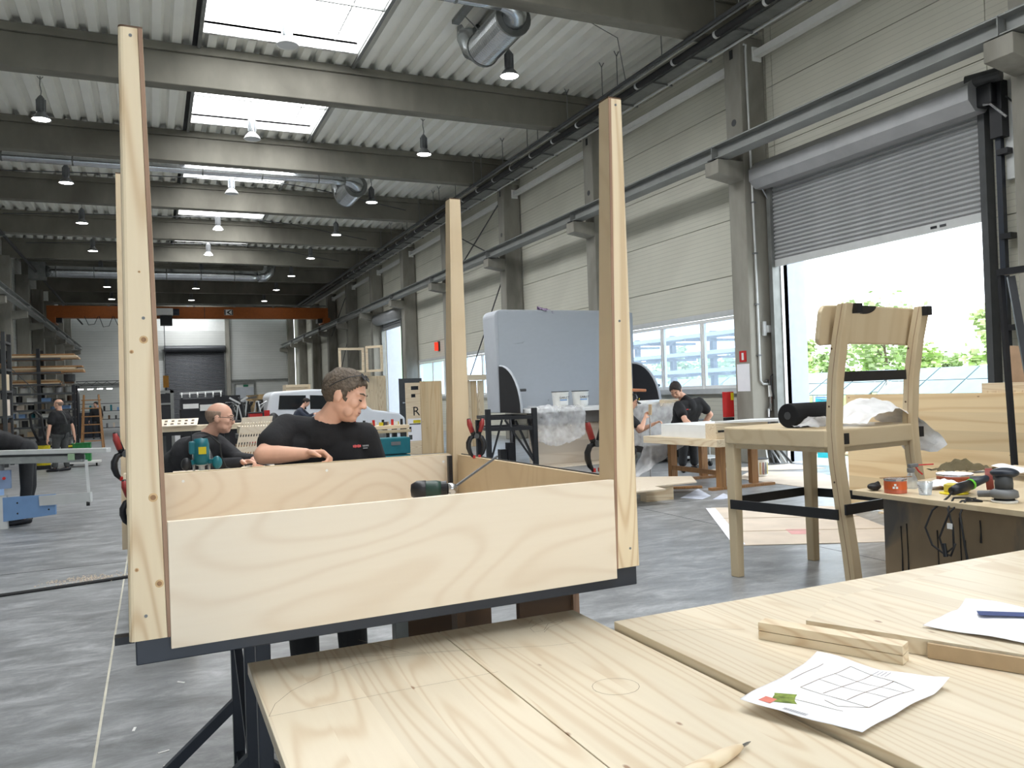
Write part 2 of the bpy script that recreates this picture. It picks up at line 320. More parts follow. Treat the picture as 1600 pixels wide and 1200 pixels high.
def dup(o, loc=None, rz=None, label=None, group=None, parent=None):
    c = o.copy(); COL.objects.link(c)
    if parent is not None: c.parent = parent
    if loc is not None: c.location = loc
    if rz is not None: c.rotation_euler = (0, 0, rz)
    if label: c['label'] = label
    if group: c['group'] = group
    for ch in o.children: dup(ch, parent=c)
    return c
def B(*a): return M().box(*a)
def arc(c, r, a0, a1, n, ax=('x', 'z'), k=0):
    """points of an arc in a coordinate plane through c"""
    out = []
    for i in range(n+1):
        t = R(a0+(a1-a0)*i/n); p = {'x': c[0], 'y': c[1], 'z': c[2]}; p[ax[0]] += r*math.cos(t); p[ax[1]] += r*math.sin(t); out.append((p['x'], p['y'], p['z']))
    return out
def txt(name, s, size, m, parent, origin, xdir, ydir, depth=.0015):
    """flat lettering as a mesh lying on a surface"""
    cu = bpy.data.curves.new(name, 'FONT'); cu.body = s; cu.size = size; cu.extrude = depth; cu.resolution_u = 2
    o = bpy.data.objects.new(name, cu); dg = bpy.context.evaluated_depsgraph_get(); me = bpy.data.meshes.new_from_object(o)
    bpy.data.objects.remove(o); me.materials.append(K[m])
    x = V(xdir).normalized(); y = V(ydir).normalized(); z = x.cross(y)
    mm = Matrix((x, y, z)).transposed().to_4x4(); mm.translation = V(origin); me.transform(mm)
    q = ob(name, me, None, parent); return q
# ================================================================ the hall
YK = [12.4+5.82*k for k in range(-3, 11)]
YB0, YB1 = -5.06, 71.0
XW, XL = 11.3, -6.2
fl = ob('floor', B(XL-.2, XW+.1, YB0-.2, YB1+.2, -.2, 0), 'floor', label='grey trowelled concrete floor of the hall', cat='floor', kind='structure')
ob('joint_strip', B(-.292, -.28, YB0, 60, -.01, .0012), mat('joint_filler', (206, 202, 186), .8), fl)
for i, y in enumerate((9.1, 20.7, 32.4)):
    ob('saw_joint', B(-5, 10.5, y, y+.008, -.01, .001), 'greyd', fl)
ob('saw_joint', B(5.78, 5.788, YB0, 60, -.01, .001), 'greyd', fl)
# ---- right wall
wr = T('wall_right', 'cream sandwich panel wall with horizontal grooves, windows and roller doors', 'wall', (XW, 12.4, 0), kind='structure')
_pc = {}
def panel(parent, c, d, m, name='panel'):
    """wall panel piece, meshes shared between alike pieces"""
    k = (round(d[0], 3), round(d[1], 3), round(d[2], 3), m)
    if k not in _pc:
        g = M().box(-d[0]/2, d[0]/2, -d[1]/2, d[1]/2, -d[2]/2, d[2]/2); me = bpy.data.meshes.new(name); me.from_pydata(g.v, [], g.f); me.materials.append(K[m]); _pc[k] = me
    o = bpy.data.objects.new(name, _pc[k]); COL.objects.link(o); o.parent = parent; o.matrix_parent_inverse = wmat(parent).inverted(); o.location = c
    return o
ROWS = [0, .33, 1.47, 2.69, 3.87, 5.05, 6.23, 7.41, 8.59, 9.42]
DOORS = {6.58: (7.8, 12.2, 5.75), 35.68: (37.75, 41.35, 5.75)}
WINS = (12.4, 18.22, 24.04, 29.86)
def xpanels(y0, y1, z0, z1):
    for a, b in zip(ROWS, ROWS[1:]):
        lo, hi = max(a, z0), min(b, z1)
        if hi-lo > .05: panel(wr, (XW+.03, (y0+y1)/2, (lo+hi)/2), (.06, y1-y0-.014, hi-lo-.014), 'panel')
for y in YK[:-1]:
    y0, y1 = y+.02, y+5.80
    k = round(y, 2)
    if k in DOORS:
        a, b, h = DOORS[k]; xpanels(y0, a, 0, 9.42); xpanels(b, y1, 0, 9.42); xpanels(a, b, h, 9.42)
    elif k in WINS:
        xpanels(y0, y1, 0, 1.47); xpanels(y0, y1, 3.04, 9.42)
        xpanels(y0, y+1.1, 1.47, 3.04)
    else: xpanels(y0, y1, 0, 9.42)
sk = M()
ys = [YB0]
for y in YK[:-1]:
    k = round(y, 2)
    if k in DOORS:
        a, b, h = DOORS[k]; sk.box(XW+.062, XW+.2, y, a, 0, 9.45).box(XW+.062, XW+.2, b, y+5.82, 0, 9.45).box(XW+.062, XW+.2, a, b, h-.3, 9.45)
    elif k in WINS: sk.box(XW+.062, XW+.2, y, y+1.1, 0, 9.45).box(XW+.062, XW+.2, y+1.1, y+5.82, 0, 1.46).box(XW+.062, XW+.2, y+1.1, y+5.82, 3.05, 9.45)
    else: sk.box(XW+.062, XW+.2, y, y+5.82, 0, 9.45)
ob('outer_skin', sk, 'panelwhite', wr)
# ---- window bands
def window(n, y, label):
    w_ = T('window_%d' % n, label, 'window', (XW, y+3.4, 1.47), kind='structure')
    y0, y1, z0, z1 = y+1.1, y+5.8, 1.47, 3.04
    ob('head_trim', B(XW-.03, XW+.02, y+.5, y1, z1-.01, z1+.11), 'alu', w_)
    ob('sill', B(XW-.1, XW+.1, y+.5, y1, z0-.1, z0+.01), 'alu', w_)
    cuts = [y0, y0+1.2, y0+2.75, y0+4.7]
    for a, b in zip(cuts, cuts[1:]):
        f = M(); t = .075
        f.box(XW, XW+.07, a+.01, b-.01, z0+.01, z0+.01+t).box(XW, XW+.07, a+.01, b-.01, z1-.02-t, z1-.02).box(XW, XW+.07, a+.01, a+t, z0+t, z1-t).box(XW, XW+.07, b-t, b-.01, z0+t, z1-t)
        fr = ob('sash', f, 'white', w_, bevel=.006)
        ob('pane', B(XW+.03, XW+.036, a+t, b-t, z0+t, z1-t), 'glass', fr)
        ob('handle', M().cyl((XW-.01, b-.04, 2.15), (XW-.04, b-.04, 2.15), .012).beam((XW-.04, b-.04, 2.16), (XW-.04, b-.04, 2.02), .016, .02, (0, 1, 0)), 'alu', fr)
    return w_
for n, y in enumerate(WINS): window(n+1, y, ['white framed window band beside the fire sign column', 'white framed window band behind the tall grey board', 'small bright window seen between the wooden posts and the grey board', 'white framed window beside the wooden cupboard with the letter'][n])
# ---- columns, corbels
for i, y in enumerate(YK):
    for s in (1, -1):
        if s == -1 and y < 18: continue
        if s == 1: x0, x1, c0 = 10.69, XW-.02, 10.08
        else: x0, x1, c0 = XL+.02, -5.6, -5.0
        where = 'between the big open roller door and the window band' if (s == 1 and i == 3) else ('along the right panel wall' if s == 1 else 'along the left wall behind the shelves')
        c = T('concrete_column', 'grey precast concrete column with crane corbel '+where, 'column', ((x0+x1)/2, y+.24, 0), group=None if (s == 1 and i == 3) else 'hall columns on the %s side' % ('right' if s == 1 else 'left'), kind='structure')
        ob('shaft', B(x0, x1, y, y+.48, 0, 8.4), 'conc', c, bevel=.02)
        g = M()
        if s == 1: g.prism([(x0+.01, y+.02, 5.93), (c0, y+.02, 5.93), (c0, y+.02, 5.66), (x0+.01, y+.02, 5.56)], (0, .4, 0))
        else: g.prism([(x1-.01, y+.02, 5.93), (x1-.01, y+.02, 5.56), (c0, y+.02, 5.66), (c0, y+.02, 5.93)], (0, .4, 0))
        ob('corbel', g, 'conc', c, bevel=.01)
        if s == 1 and 12 < y < 25:
            ob('rail_plate', B(10.05, 10.6, y+.1, y+.3, 5.93, 5.95), 'black', c)
            ob('cast_hole', M().cyl((x0-.004, y+.24, 6.75), (x0+.02, y+.24, 6.75), .07, n=12), 'greyd', c)
            ob('cast_slot', B(x0-.004, x0+.02, y+.2, y+.3, 8.02, 8.2), 'black', c)
# ---- tie tubes between the right columns
for y in YK[2:10]:
    o = T('tie_tube', 'pale square steel tube tying two concrete columns high on the right wall', 'steel tube', (11.1, y+3, 8.1), group='tie tubes on the right wall')
    ob('tube', M().box(11.03, 11.17, y+.52, y+5.8, 8.0, 8.14), 'white', o)
    for yy in (y+.49, y+5.795): ob('end_plate', B(10.99, 11.21, yy, yy+.025, 7.93, 8.21), 'white', o)
# ---- crane rails
for s, xs in ((1, 10.24), (-1, -5.02)):
    r = T('crane_rail', 'long grey steel crane rail on corbels along the %s wall' % ('right' if s > 0 else 'left'), 'crane rail', (xs, 30, 5.95))
    for y in YK[1 if s > 0 else 4:-1]:
        g = M(); a, b = y+.22, y+5.82+.2
        g.box(xs-.15, xs+.15, a, b, 5.95, 5.968).box(xs-.006, xs+.006, a, b, 5.968, 6.19).box(xs-.15, xs+.15, a, b, 6.19, 6.208)
        q = ob('beam_length', g, 'rail', r); ob('rail_head', B(xs-.03, xs+.03, a, b, 6.208, 6.27), 'galvd', q)
        ob('stiffener', B(xs-.14, xs+.14, a+.005, a+.02, 5.968, 6.19), 'rail', q)
# ---- left wall
wl = T('wall_left', 'grey panelled wall on the left side behind racks', 'wall', (XL, 30, 0), kind='structure')
for y in YK[3:-1]:
    for a, b in zip(ROWS, ROWS[1:]): panel(wl, (XL-.03, y+2.91, (a+b)/2), (.06, 5.78, b-a-.014), 'panelback')
ob('outer_skin', B(XL-.2, XL-.062, YB0, YB1, 0, 9.45), 'panelback', wl)
# ---- back wall
wb = T('wall_back', 'far grey panel wall with a dark roller door', 'wall', (3, YB1, 0), kind='structure')
XS = [XL, -.7, 5.8, XW]
for a, b in zip(XS, XS[1:]):
    for z0, z1 in zip(ROWS, ROWS[1:]):
        if a == -.7:
            m_ = 'panelwhite' if z0 == 7.41 else 'panelback'
            if z1 < 5.9: continue
        else: m_ = 'panelback'
        panel(wb, ((a+b)/2, YB1+.03, (z0+z1)/2), (b-a-.014, .06, z1-z0-.014), m_)
for z0, z1 in zip(ROWS[:6], ROWS[1:7]):
    panel(wb, (.17, YB1+.03, (z0+z1)/2), (1.73, .06, z1-z0-.014), 'panelback')
ob('outer_skin', B(XL, XW, YB1+.062, YB1+.2, 0, 9.45), 'panelback', wb)
for x in (-.75, 5.85): ob('wall_post', B(x-.16, x+.16, YB1-.25, YB1-.002, 0, 9.2), 'conc', wb)
ob('girt', B(6.0, XW, YB1-.12, YB1-.002, 3.2, 3.34), 'galvd', wb)
ob('girt', B(XL, -.9, YB1-.12, YB1-.002, 3.2, 3.34), 'galvd', wb)
ob('door_frame', M().box(6.25, 6.37, YB1-.1, YB1-.002, 0, 3.14).box(7.85, 7.97, YB1-.1, YB1-.002, 0, 3.14).box(6.37, 7.85, YB1-.1, YB1-.002, 3.0, 3.14), 'galvd', wb)
ob('door_leaf', B(6.38, 7.84, YB1-.06, YB1-.003, .01, 2.7), 'pale', wb)
ob('exit_sign', B(7.0, 7.4, YB1-.08, YB1-.061, 2.72, 2.9), mat('exit_green', (20, 96, 70), .5), wb)
d3 = T('door_3', 'dark closed roller shutter door in the far end wall', 'door', (3.3, YB1-.2, 0), kind='structure')
ob('roller_box', M().cyl((.95, YB1-.28, 5.95), (5.65, YB1-.28, 5.95), .26, n=12), 'slatd', d3)
z = .02
_s = None
while z < 5.72:
    g = M(); g.prism([(1.05, YB1-.12, z), (1.05, YB1-.15, z+.035), (1.05, YB1-.12, z+.11), (1.05, YB1-.09, z+.11), (1.05, YB1-.09, z)], (4.5, 0, 0))
    if _s is None: _s = ob('slat', g, 'slatd', d3)
    else:
        q = _s.copy(); COL.objects.link(q); q.location.z = z-.02
    z += .12
for x in (.95, 5.56): ob('guide', B(x, x+.1, YB1-.2, YB1-.003, 0, 5.75), 'galvd', d3)
# ---- end wall behind the viewer; unseen doorway added and sized to light the near wood
ob('wall_front', M().box(XL-.2, -1.5, YB0-.2, YB0, 0, 9.45).box(3.1, XW+.2, YB0-.2, YB0, 0, 9.45).box(-1.5, 3.1, YB0-.2, YB0, 3.4, 9.45), 'panelback', label='panel wall closing the near end of the hall, with a wide open doorway added to let light in', cat='wall', kind='structure')
d4 = T('added_door_4', 'unseen rolled up door of the wide doorway added for light in the near end wall', 'door', (.8, YB0, 3.4), kind='structure')
ob('roller_box', M().cyl((-1.6, YB0+.3, 3.7), (3.2, YB0+.3, 3.7), .28, n=12), 'slat', d4)
for x in (-1.6, 3.12): ob('guide', B(x, x+.1, YB0+.002, YB0+.2, 0, 3.5), 'galvd', d4)
# ---- ceiling
ce = T('ceiling', 'white corrugated steel roof deck with skylight openings', 'ceiling', (3, 30, 9.3), kind='structure')
def deck(m, x0, x1, y0, y1, zb=9.2):
    p, x, prof = .39, x0, []
    while x < x1-.01:
        for dx, dz in ((0, .14), (.12, .14), (.17, 0), (.34, 0), (.39, .14)):
            if x+dx <= x1+1e-6: prof.append((x+dx, zb+dz))
        x += p
    vs = [(a, y, z) for y in (y0, y1) for a, z in prof]; n = len(prof)
    m.add(vs, [(i, i+1, n+i+1, n+i) for i in range(n-1)])
    m.add([(a, y, z+.012) for y in (y0, y1) for a, z in prof], [(n+i, n+i+1, i+1, i) for i in range(n-1)])
SX0, SX1 = 1.17, 4.38
for i, y in enumerate(YK[:-1]):
    m_ = M(); a, b = y+.95, y+5.12
    deck(m_, XL, SX0-.06, y, y+5.82); deck(m_, SX1+.06, XW+.1, y, y+5.82)
    if 36 > y or y > 58: deck(m_, SX0-.05, SX1+.06, y, a); deck(m_, SX0-.05, SX1+.06, b, y+5.82)
    else: deck(m_, SX0-.05, SX1+.06, y, y+5.82); ob('roof_cover', B(SX0-.06, SX1+.06, a, b, 9.4, 9.45), 'greyd', ce)
    ob('deck_sheet', m_, 'roof', ce)
    ob('roof_cover', M().box(XL, SX0-.06, y, y+5.82, 9.4, 9.45).box(SX1+.06, XW+.1, y, y+5.82, 9.4, 9.45).box(SX0-.06, SX1+.06, y, a, 9.4, 9.45).box(SX0-.06, SX1+.06, b, y+5.82, 9.4, 9.45), 'greyd', ce)
    for x in (SX0-.05, SX1+.05): ob('trimmer', B(x-.035, x+.035, y+.4, y+5.8, 9.13, 9.2), 'galvd', ce)
    if 36 > y or y > 58:
     s_ = T('window_%d' % (10+i), 'glowing milky rectangular skylight between two roof beams', 'skylight', ((SX0+SX1)/2, (a+b)/2, 9.3), group='skylights along the roof', kind='structure')
     ob('kerb', M().box(SX0-.06, SX0, a-.06, b+.06, 9.2, 9.5).box(SX1, SX1+.06, a-.06, b+.06, 9.2, 9.5).box(SX0, SX1, a-.06, a, 9.2, 9.5).box(SX0, SX1, b, b+.06, 9.2, 9.5), 'white', s_)
     ob('pane', B(SX0, SX1, a, b, 9.46, 9.47), 'skyl', s_)
     ob('glazing_bar', B(SX1-.5, SX1-.47, a, b, 9.43, 9.455), 'alu', s_)
for i, y in enumerate(YK[1:-1]):
    bm_ = T('roof_beam', 'deep grey concrete roof beam spanning the hall', 'beam', (3, y+.25, 8.33), group='concrete roof beams', kind='structure')
    ob('web', B(-5.9, 10.98, y+.06, y+.42, 8.33, 9.02), 'concb', bm_, bevel=.02)
    ob('top_flange', B(-5.9, 10.98, y, y+.48, 9.02, 9.19), 'concb', bm_, bevel=.012)
# ---- big roller door on the right wall
d1 = T('door_1', 'half raised grey roller shutter door over the bright yard opening', 'door', (XW, 10, 3.8), kind='structure')
g = M(); cx, cz, r_ = 11.0, 5.62, .27
prof = [(cx+r_*math.cos(R(a)), cz+r_*math.sin(R(a))) for a in range(22, 360, 45)]
ob('roller_box', M().prism([(x, 7.72, z) for x, z in prof], (0, 4.62, 0)), 'slat', d1)
z = 3.97; sl = None
while z < 5.62:
    if sl is None: sl = ob('slat', M().prism([(11.2, 7.84, z), (11.165, 7.84, z+.03), (11.175, 7.84, z+.062), (11.2, 7.84, z+.075), (11.215, 7.84, z+.075), (11.215, 7.84, z)], (0, 4.34, 0)), 'slat', d1); z0_ = z
    else: q = sl.copy(); COL.objects.link(q); q.location.z = z-z0_
    z += .078
ob('bottom_bar', B(11.17, 11.22, 7.84, 12.18, 3.83, 3.965), 'alu', d1)
ob('warning_sticker', B(11.165, 11.172, 8.62, 8.73, 3.88, 3.92), 'black', d1); ob('warning_sticker', B(11.165, 11.172, 8.46, 8.57, 3.88, 3.92), 'greyd', d1)
for y, nm in ((7.74, 'guide'), (12.17, 'guide')): ob(nm, M().box(11.1, 11.28, y, y+.1, 0, 5.6), 'greyd' if y < 8 else 'galvd', d1)
ob('outer_jamb', M().box(11.37, 11.95, 12.2, 12.26, 0, 5.4), 'lilac', d1)
ob('inner_jamb', M().box(11.29, 11.36, 12.15, 12.2, 0, 5.4), 'alu', d1)
ob('outer_jamb', M().box(11.37, 11.95, 7.7, 7.78, 0, 5.4), 'lilac', d1)
ob('backing_plate', B(11.2, 11.29, 7.05, 7.5, 4.35, 5.75), 'alu', d1)
mo = ob('motor', M().cyl((10.9, 7.85, 5.82), (11.05, 7.42, 5.82), .1, n=14), 'greyd', d1)
ob('gearbox', M().box(10.93, 11.12, 7.5, 7.74, 5.42, 5.72), 'black', d1, bevel=.02)
ob('bracket', M().box(11.05, 11.2, 7.44, 7.62, 4.95, 5.75), 'black', d1); ob('crank_arm', M().tube([(10.9, 7.6, 5.42), (10.9, 7.5, 5.4), (11.0, 7.34, 5.18)], .018), 'steel', d1)
ob('motor_cable', M().tube([(11.1, 7.4, 5.5), (11.2, 7.2, 5.2), (11.25, 7.1, 4.9), (11.27, 7.0, 4.2)], .012), 'rubber', d1)
ob('stay', M().tube([(10.98, 12.36, 5.45), (11.0, 12.3, 5.44), (11.15, 12.22, 5.1)], .02), 'steel', d1)
ob('guide_rail', M().box(11.12, 11.2, 7.52, 7.6, 0, 5.3), 'navy', d1)
for zz in (2.2, 3.5, 4.7): ob('guide_clip', B(11.08, 11.22, 7.4, 7.56, zz, zz+.08), 'black', d1)
# ---- second roller door further down
d2 = T('door_2', 'raised grey roller door showing a pale green building outside', 'door', (XW, 39.5, 5), kind='structure')
ob('roller_box', M().cyl((10.95, 37.6, 5.55), (10.95, 41.5, 5.55), .3, n=12), 'slat', d2, smooth=True)
z = 4.95; sl = None
while z < 5.3:
    if sl is None: sl = ob('slat', M().prism([(11.2, 37.8, z), (11.16, 37.8, z+.05), (11.2, 37.8, z+.11), (11.22, 37.8, z+.11), (11.22, 37.8, z)], (0, 3.5, 0)), 'slat', d2); z0_ = z
    else: q = sl.copy(); COL.objects.link(q); q.location.z = z-z0_
    z += .115
for y in (37.65, 41.3): ob('guide', B(11.1, 11.28, y, y+.12, 0, 5.3), 'galvd', d2)
ob('outer_jamb', B(11.36, 12.1, 41.3, 41.4, 0, 5.4), 'lilac', d2)
# ---- fittings on the first column and wall
cp = T('water_pipe', 'pale vertical pipe with a tap on the column beside the roller door', 'pipe', (10.95, 12.37, 0))
ob('riser', M().tube([(10.74, 12.34, 8.2), (10.8, 12.34, 8.2), (10.8, 12.36, 8.1), (10.86, 12.36, 4), (10.87, 12.36, 1.62), (10.93, 12.36, 1.55), (11.05, 12.36, 1.55)], .022), 'alu', cp)
for zz in (5.1, 4.1, 3.1, 2.1): ob('pipe_clip', B(10.82, 10.9, 12.33, 12.4, zz, zz+.03), 'grey', cp)
ob('branch', M().tube([(11.0, 12.36, 1.62), (11.1, 12.36, 1.62), (11.1, 12.36, 1.02), (11.0, 12.36, 1.02)], .025), 'steel', cp)
ob('tap', M().cyl((11.04, 12.36, 1.05), (11.0, 12.32, .9), .03, .018).cyl((11.03, 12.36, 1.06), (11.03, 12.3, 1.1), .014), 'steel', cp)
ob('drain_pipe', M().tube([(11.05, 12.365, 1.0), (11.05, 12.365, .1)], .03), 'grey', cp)
ob('hanging_tag', B(11.02, 11.1, 12.31, 12.33, 1.3, 1.52), 'white', cp)
sg = T('fire_sign', 'small red square fire extinguisher sign on the concrete column', 'sign', (10.685, 12.63, 2.1))
ob('plate', B(10.68, 10.689, 12.53, 12.73, 2.0, 2.22), 'red', sg); ob('pictogram', M().box(10.676, 10.681, 12.6, 12.66, 2.04, 2.18), 'white', sg)
ob('notice_sheet', B(10.684, 10.689, 12.45, 12.82, 1.42, 1.96), 'paper', label='white printed notice sheet below the red sign on the column', cat='notice')
ex = T('fire_extinguisher', 'red fire extinguisher hanging by the column next to the roller door', 'fire extinguisher', (11.18, 12.3, 1.2))
ob('cylinder', M().lathe([(0, 1.15), (.055, 1.16), (.062, 1.2), (.062, 1.6), (.05, 1.68), (.02, 1.7), (.02, 1.74), (0, 1.74)], (11.2, 12.28, 0), n=16), 'red', ex, smooth=True)
ob('valve', M().box(11.15, 11.24, 12.25, 12.31, 1.73, 1.79), 'black', ex); ob('hose', M().tube([(11.15, 12.28, 1.76), (11.05, 12.27, 1.7), (11.06, 12.27, 1.45), (11.1, 12.26, 1.25)], .014), 'rubber', ex); ob('label_plate', B(11.14, 11.24, 12.19, 12.2, 1.3, 1.4), 'white', ex)
cb = T('red_cabinet', 'red and black upright cabinet beside the concrete column', 'cabinet', (10.4, 13.2, 0))
ob('body', B(10.48, 10.68, 12.95, 13.05, 0, .9), 'black', cb); ob('door', B(10.48, 10.68, 12.94, 13.06, .91, 1.42), 'red', cb, bevel=.01); ob('sticker', B(10.6, 10.67, 12.93, 12.939, 1.25, 1.4), 'yellow', cb)
bx = T('wall_bracket', 'pale grey bracket arm on the column above the fire extinguisher', 'bracket', (11.1, 12.35, 2.2))
ob('plate', B(10.98, 11.05, 12.34, 12.395, 2.5, 2.78), 'alu', bx); ob('arm', B(11.05, 11.29, 12.3, 12.38, 2.56, 2.7), 'alu', bx)
rl = T('alarm_light', 'small orange red warning light on the right wall', 'warning light', (11.28, 32.7, 3.6)); ob('base', B(11.24, 11.3, 32.6, 32.8, 3.4, 3.82), 'greyd', rl); ob('lens', M().cyl((11.16, 32.7, 3.42), (11.16, 32.7, 3.78), .08), emit('warning_lens', (255, 70, 50), 1.2), rl)
# bracing rods on the right wall
for i, (a, b) in enumerate((((10.9, 24.56, 5.6), (10.9, 29.83, .6)), ((10.85, 24.56, 8.0), (10.85, 29.83, 5.9)), ((10.955, 29.83, 7.9), (10.955, 24.56, 5.9)), ((10.9, 47.84, 8.0), (10.9, 53.1, 5.6)), ((10.9, 47.84, 5.5), (10.9, 53.1, 1.2)))):
    ob('bracing_rod', M().cyl(a, b, .022, n=8), 'greyd', label='thin diagonal steel bracing rod between columns on the right wall', cat='rod', group='bracing rods on the right wall')
# ================================================================ under the roof
def lamp(x, y, lit):
    t = T('pendant_lamp', ('lit grey industrial pendant lamp hung by a chain from the roof' if lit else 'unlit silver industrial pendant lamp hung by a chain in the skylight row'), 'lamp', (x, y, 8.2), group='lit roof lamps' if lit else 'unlit roof lamps')
    hm = 'grey' if lit else 'duct'
    ob('housing', M().lathe([(0, .56), (.03, .56), (.075, .5), (.08, .48), (.08, .17), (.06, .15)], n=14), hm, t, local=True)
    fins = M()
    for k in range(8):
        a = 2*math.pi*k/8; fins.cbox((.088*math.cos(a), .088*math.sin(a), .33), (.03, .012, .28), Matrix.Rotation(a, 3, 'Z'))
    ob('fins', fins, hm, t, local=True)
    rf = ob('reflector', M().lathe([(.07, .17), (.1, .15), (.16, .08), (.205, .01), (.21, 0), (.203, 0), (.15, .075), (.09, .13)], n=24), 'grey' if lit else 'whitep', t, local=True, smooth=True)
    ob('disc', M().cyl((0, 0, .012), (0, 0, .02), .185, n=24), 'lamp' if lit else 'alu', rf, local=True)
    ob('chain', M().tube([(0, 0, .55), (.015, 0, .66), (-.012, 0, .8), (0, 0, 1.0)], .012, 6), 'galvd', t, local=True)
    ob('hook', M().tube([(-.06, 0, 1.0), (0, 0, .93), (.06, 0, 1.0)], .01, 6), 'galvd', t, local=True)
    return t
PR = {}
for xi, x in enumerate((-2.14, 2.5, 7.05)):
    for k in range(-2, 9):
        if xi == 0 and k < 1: continue
        lit = not (xi == 1 and k <= 2); y = 15.3+5.82*k
        if xi == 1 and -3 < k < 9: ob('lamp_bar', B(SX0-.06, SX1+.06, y-.02, y+.02, 9.15, 9.2), 'galvd', ce)
        if lit in PR: dup(PR[lit], (x, y, 8.2))
        else: PR[lit] = lamp(x, y, lit)
# spiral ducts
def duct(y, x0, zc, label, r=.12, rf=.34, fx=6.5, far=True):
    t = T('spiral_duct', label, 'air duct', (fx, y, zc))
    seg = M(); x = x0
    pts = [(x0+i*(fx-.45-x0)/24, y, zc) for i in range(25)]
    ob('duct_run', M().tube(pts, r, 16), 'duct', t, smooth=True)
    for i in range(2, 24, 4): ob('duct_collar', M().cyl((pts[i][0]-.02, y, zc), (pts[i][0]+.02, y, zc), r+.012, n=16), 'galvd', t)
    ob('elbow', M().tube([(fx-.46, y, zc)]+[(fx-.45+.45*math.sin(R(a)), y+.45-.45*math.cos(R(a)), zc) for a in range(0, 91, 15)], [r]+[r+(rf*.75-r)*i/6 for i in range(7)], 16), 'duct', t, smooth=True)
    g = M(); prof = []
    L = 1.5 if far else .8
    for i in range(41): prof.append((rf+(.006 if i % 2 else 0), L*i/40))
    ob('silencer', M().lathe(prof, (fx, y+.45, zc), (0, 1, 0), 24), 'duct', t)
    ob('end_ring', M().cyl((fx, y+.42, zc), (fx, y+.47, zc), rf+.025, n=24), 'galvd', t); ob('end_ring', M().cyl((fx, y+.45+L, zc), (fx, y+.5+L, zc), rf+.02, n=24), 'galvd', t)
    ob('roof_bend', M().tube([(fx, y+.48+L, zc), (fx, y+.6+L, zc+.03), (fx-.08, y+.78+L, zc+.15), (fx-.14, y+.85+L, zc+.4), (fx-.14, y+.85+L, 9.3)], rf*.8, 16), 'duct', t, smooth=True)
    ob('hanger', M().box(fx-.7, fx-.55, y+.5, y+1.9, 9.12, 9.2).tube([(fx-.6, y+1.5, 9.15), (fx-.2, y+1.5, zc+.1)], .012), 'galvd', t)
duct(13.4, -4.5, 8.72, 'shiny spiral air duct with thick silencer nearest the open roller door', .13)
duct(26.0, -4.5, 8.62, 'shiny spiral air duct with silencer crossing behind the second skylight', .13, .36, 6.4)
t = T('spiral_duct', 'long thick silver air duct crossing far down the hall', 'air duct', (0, 43.4, 8.0))
ob('duct_run', M().tube([(-4.4+i*.4, 43.4, 8.0) for i in range(25)], .27, 16), 'duct', t, smooth=True)
for i in range(1, 24, 4): ob('duct_collar', M().cyl((-4.4+i*.4, 43.4, 8), (-4.36+i*.4, 43.4, 8), .285, n=16), 'galvd', t)
ob('elbow', M().tube([(5.18, 43.4, 8.0), (5.5, 43.4, 8.03), (5.72, 43.4, 8.2), (5.8, 43.4, 8.5), (5.8, 43.4, 9.25)], .3, 16), 'duct', t, smooth=True)
ob('fan_box', B(-5.1, -4.4, 43.1, 43.7, 7.6, 8.4), 'galvd', t)
# cable tray and pipes along the right side
ct = T('cable_tray', 'long cable tray with black pipe hung under the roof on the right', 'cable tray', (10, 30, 8.1))
g = M(); g.box(10.02, 10.36, YB0, 66, 8.12, 8.125).box(10.02, 10.03, YB0, 66, 8.12, 8.19).box(10.35, 10.36, YB0, 66, 8.12, 8.19)
ob('tray', g, 'galvd', ct); ob('black_pipe', M().cyl((9.88, YB0, 8.16), (9.88, 66, 8.16), .065), 'rubber', ct, smooth=True)
ob('conduit', M().cyl((9.72, YB0, 8.24), (9.72, 66, 8.24), .025, n=10), 'galvd', ct); ob('conduit', M().cyl((9.64, YB0, 8.26), (9.64, 66, 8.26), .035, n=10), 'greyd', ct)
ob('white_conduit', M().cyl((10.4, YB0, 8.1), (10.4, 66, 8.1), .025, n=8), 'alu', ct)
y = 7.6; n = 0; hr = br = cl = None
while y < 45:
    if br is None:
        br = ob('bracket', B(9.98, 10.5, y, y+.05, 8.08, 8.115), 'galvd', ct); cl = ob('pipe_clip', M().cyl((9.88, y+.4, 8.16), (9.88, y+.46, 8.16), .074), 'alu', ct)
        hr = ob('hanger_rod', M().tube([(9.64, y+.5, 8.26), (9.64, y+.5, 8.95), (9.58, y+.5, 9.06)], .011, 6).tube([(9.64, y+.5, 8.95), (9.7, y+.5, 9.06)], .011, 6), 'galvd', ct)
        yb = y
    else:
        for o_ in (br, cl, hr):
            q = o_.copy(); COL.objects.link(q); q.location.y = y-yb+(.35*((n*7) % 3-1) if o_ is hr else 0)
    n += 1; y += 1.35
lp = T('wall_pipe', 'dark pipe running under the roof along the left wall', 'pipe', (-4.8, 40, 7.95)); ob('pipe', M().cyl((-4.8, 28, 7.95), (-4.8, 70.5, 7.95), .06), 'rubber', lp); ob('clip', B(-4.9, -4.7, 34, 34.05, 7.86, 8.04), 'galvd', lp)
ob('loose_cable', M().tube([(5.3, 12.9, 9.16), (6.5, 13.3, 9.1), (8, 14, 9.08), (9.3, 14.6, 9.06), (9.66, 14.9, 8.3)], .009, 6), 'galvd', label='thin grey cable sagging under the roof deck to the cable tray', cat='cable')
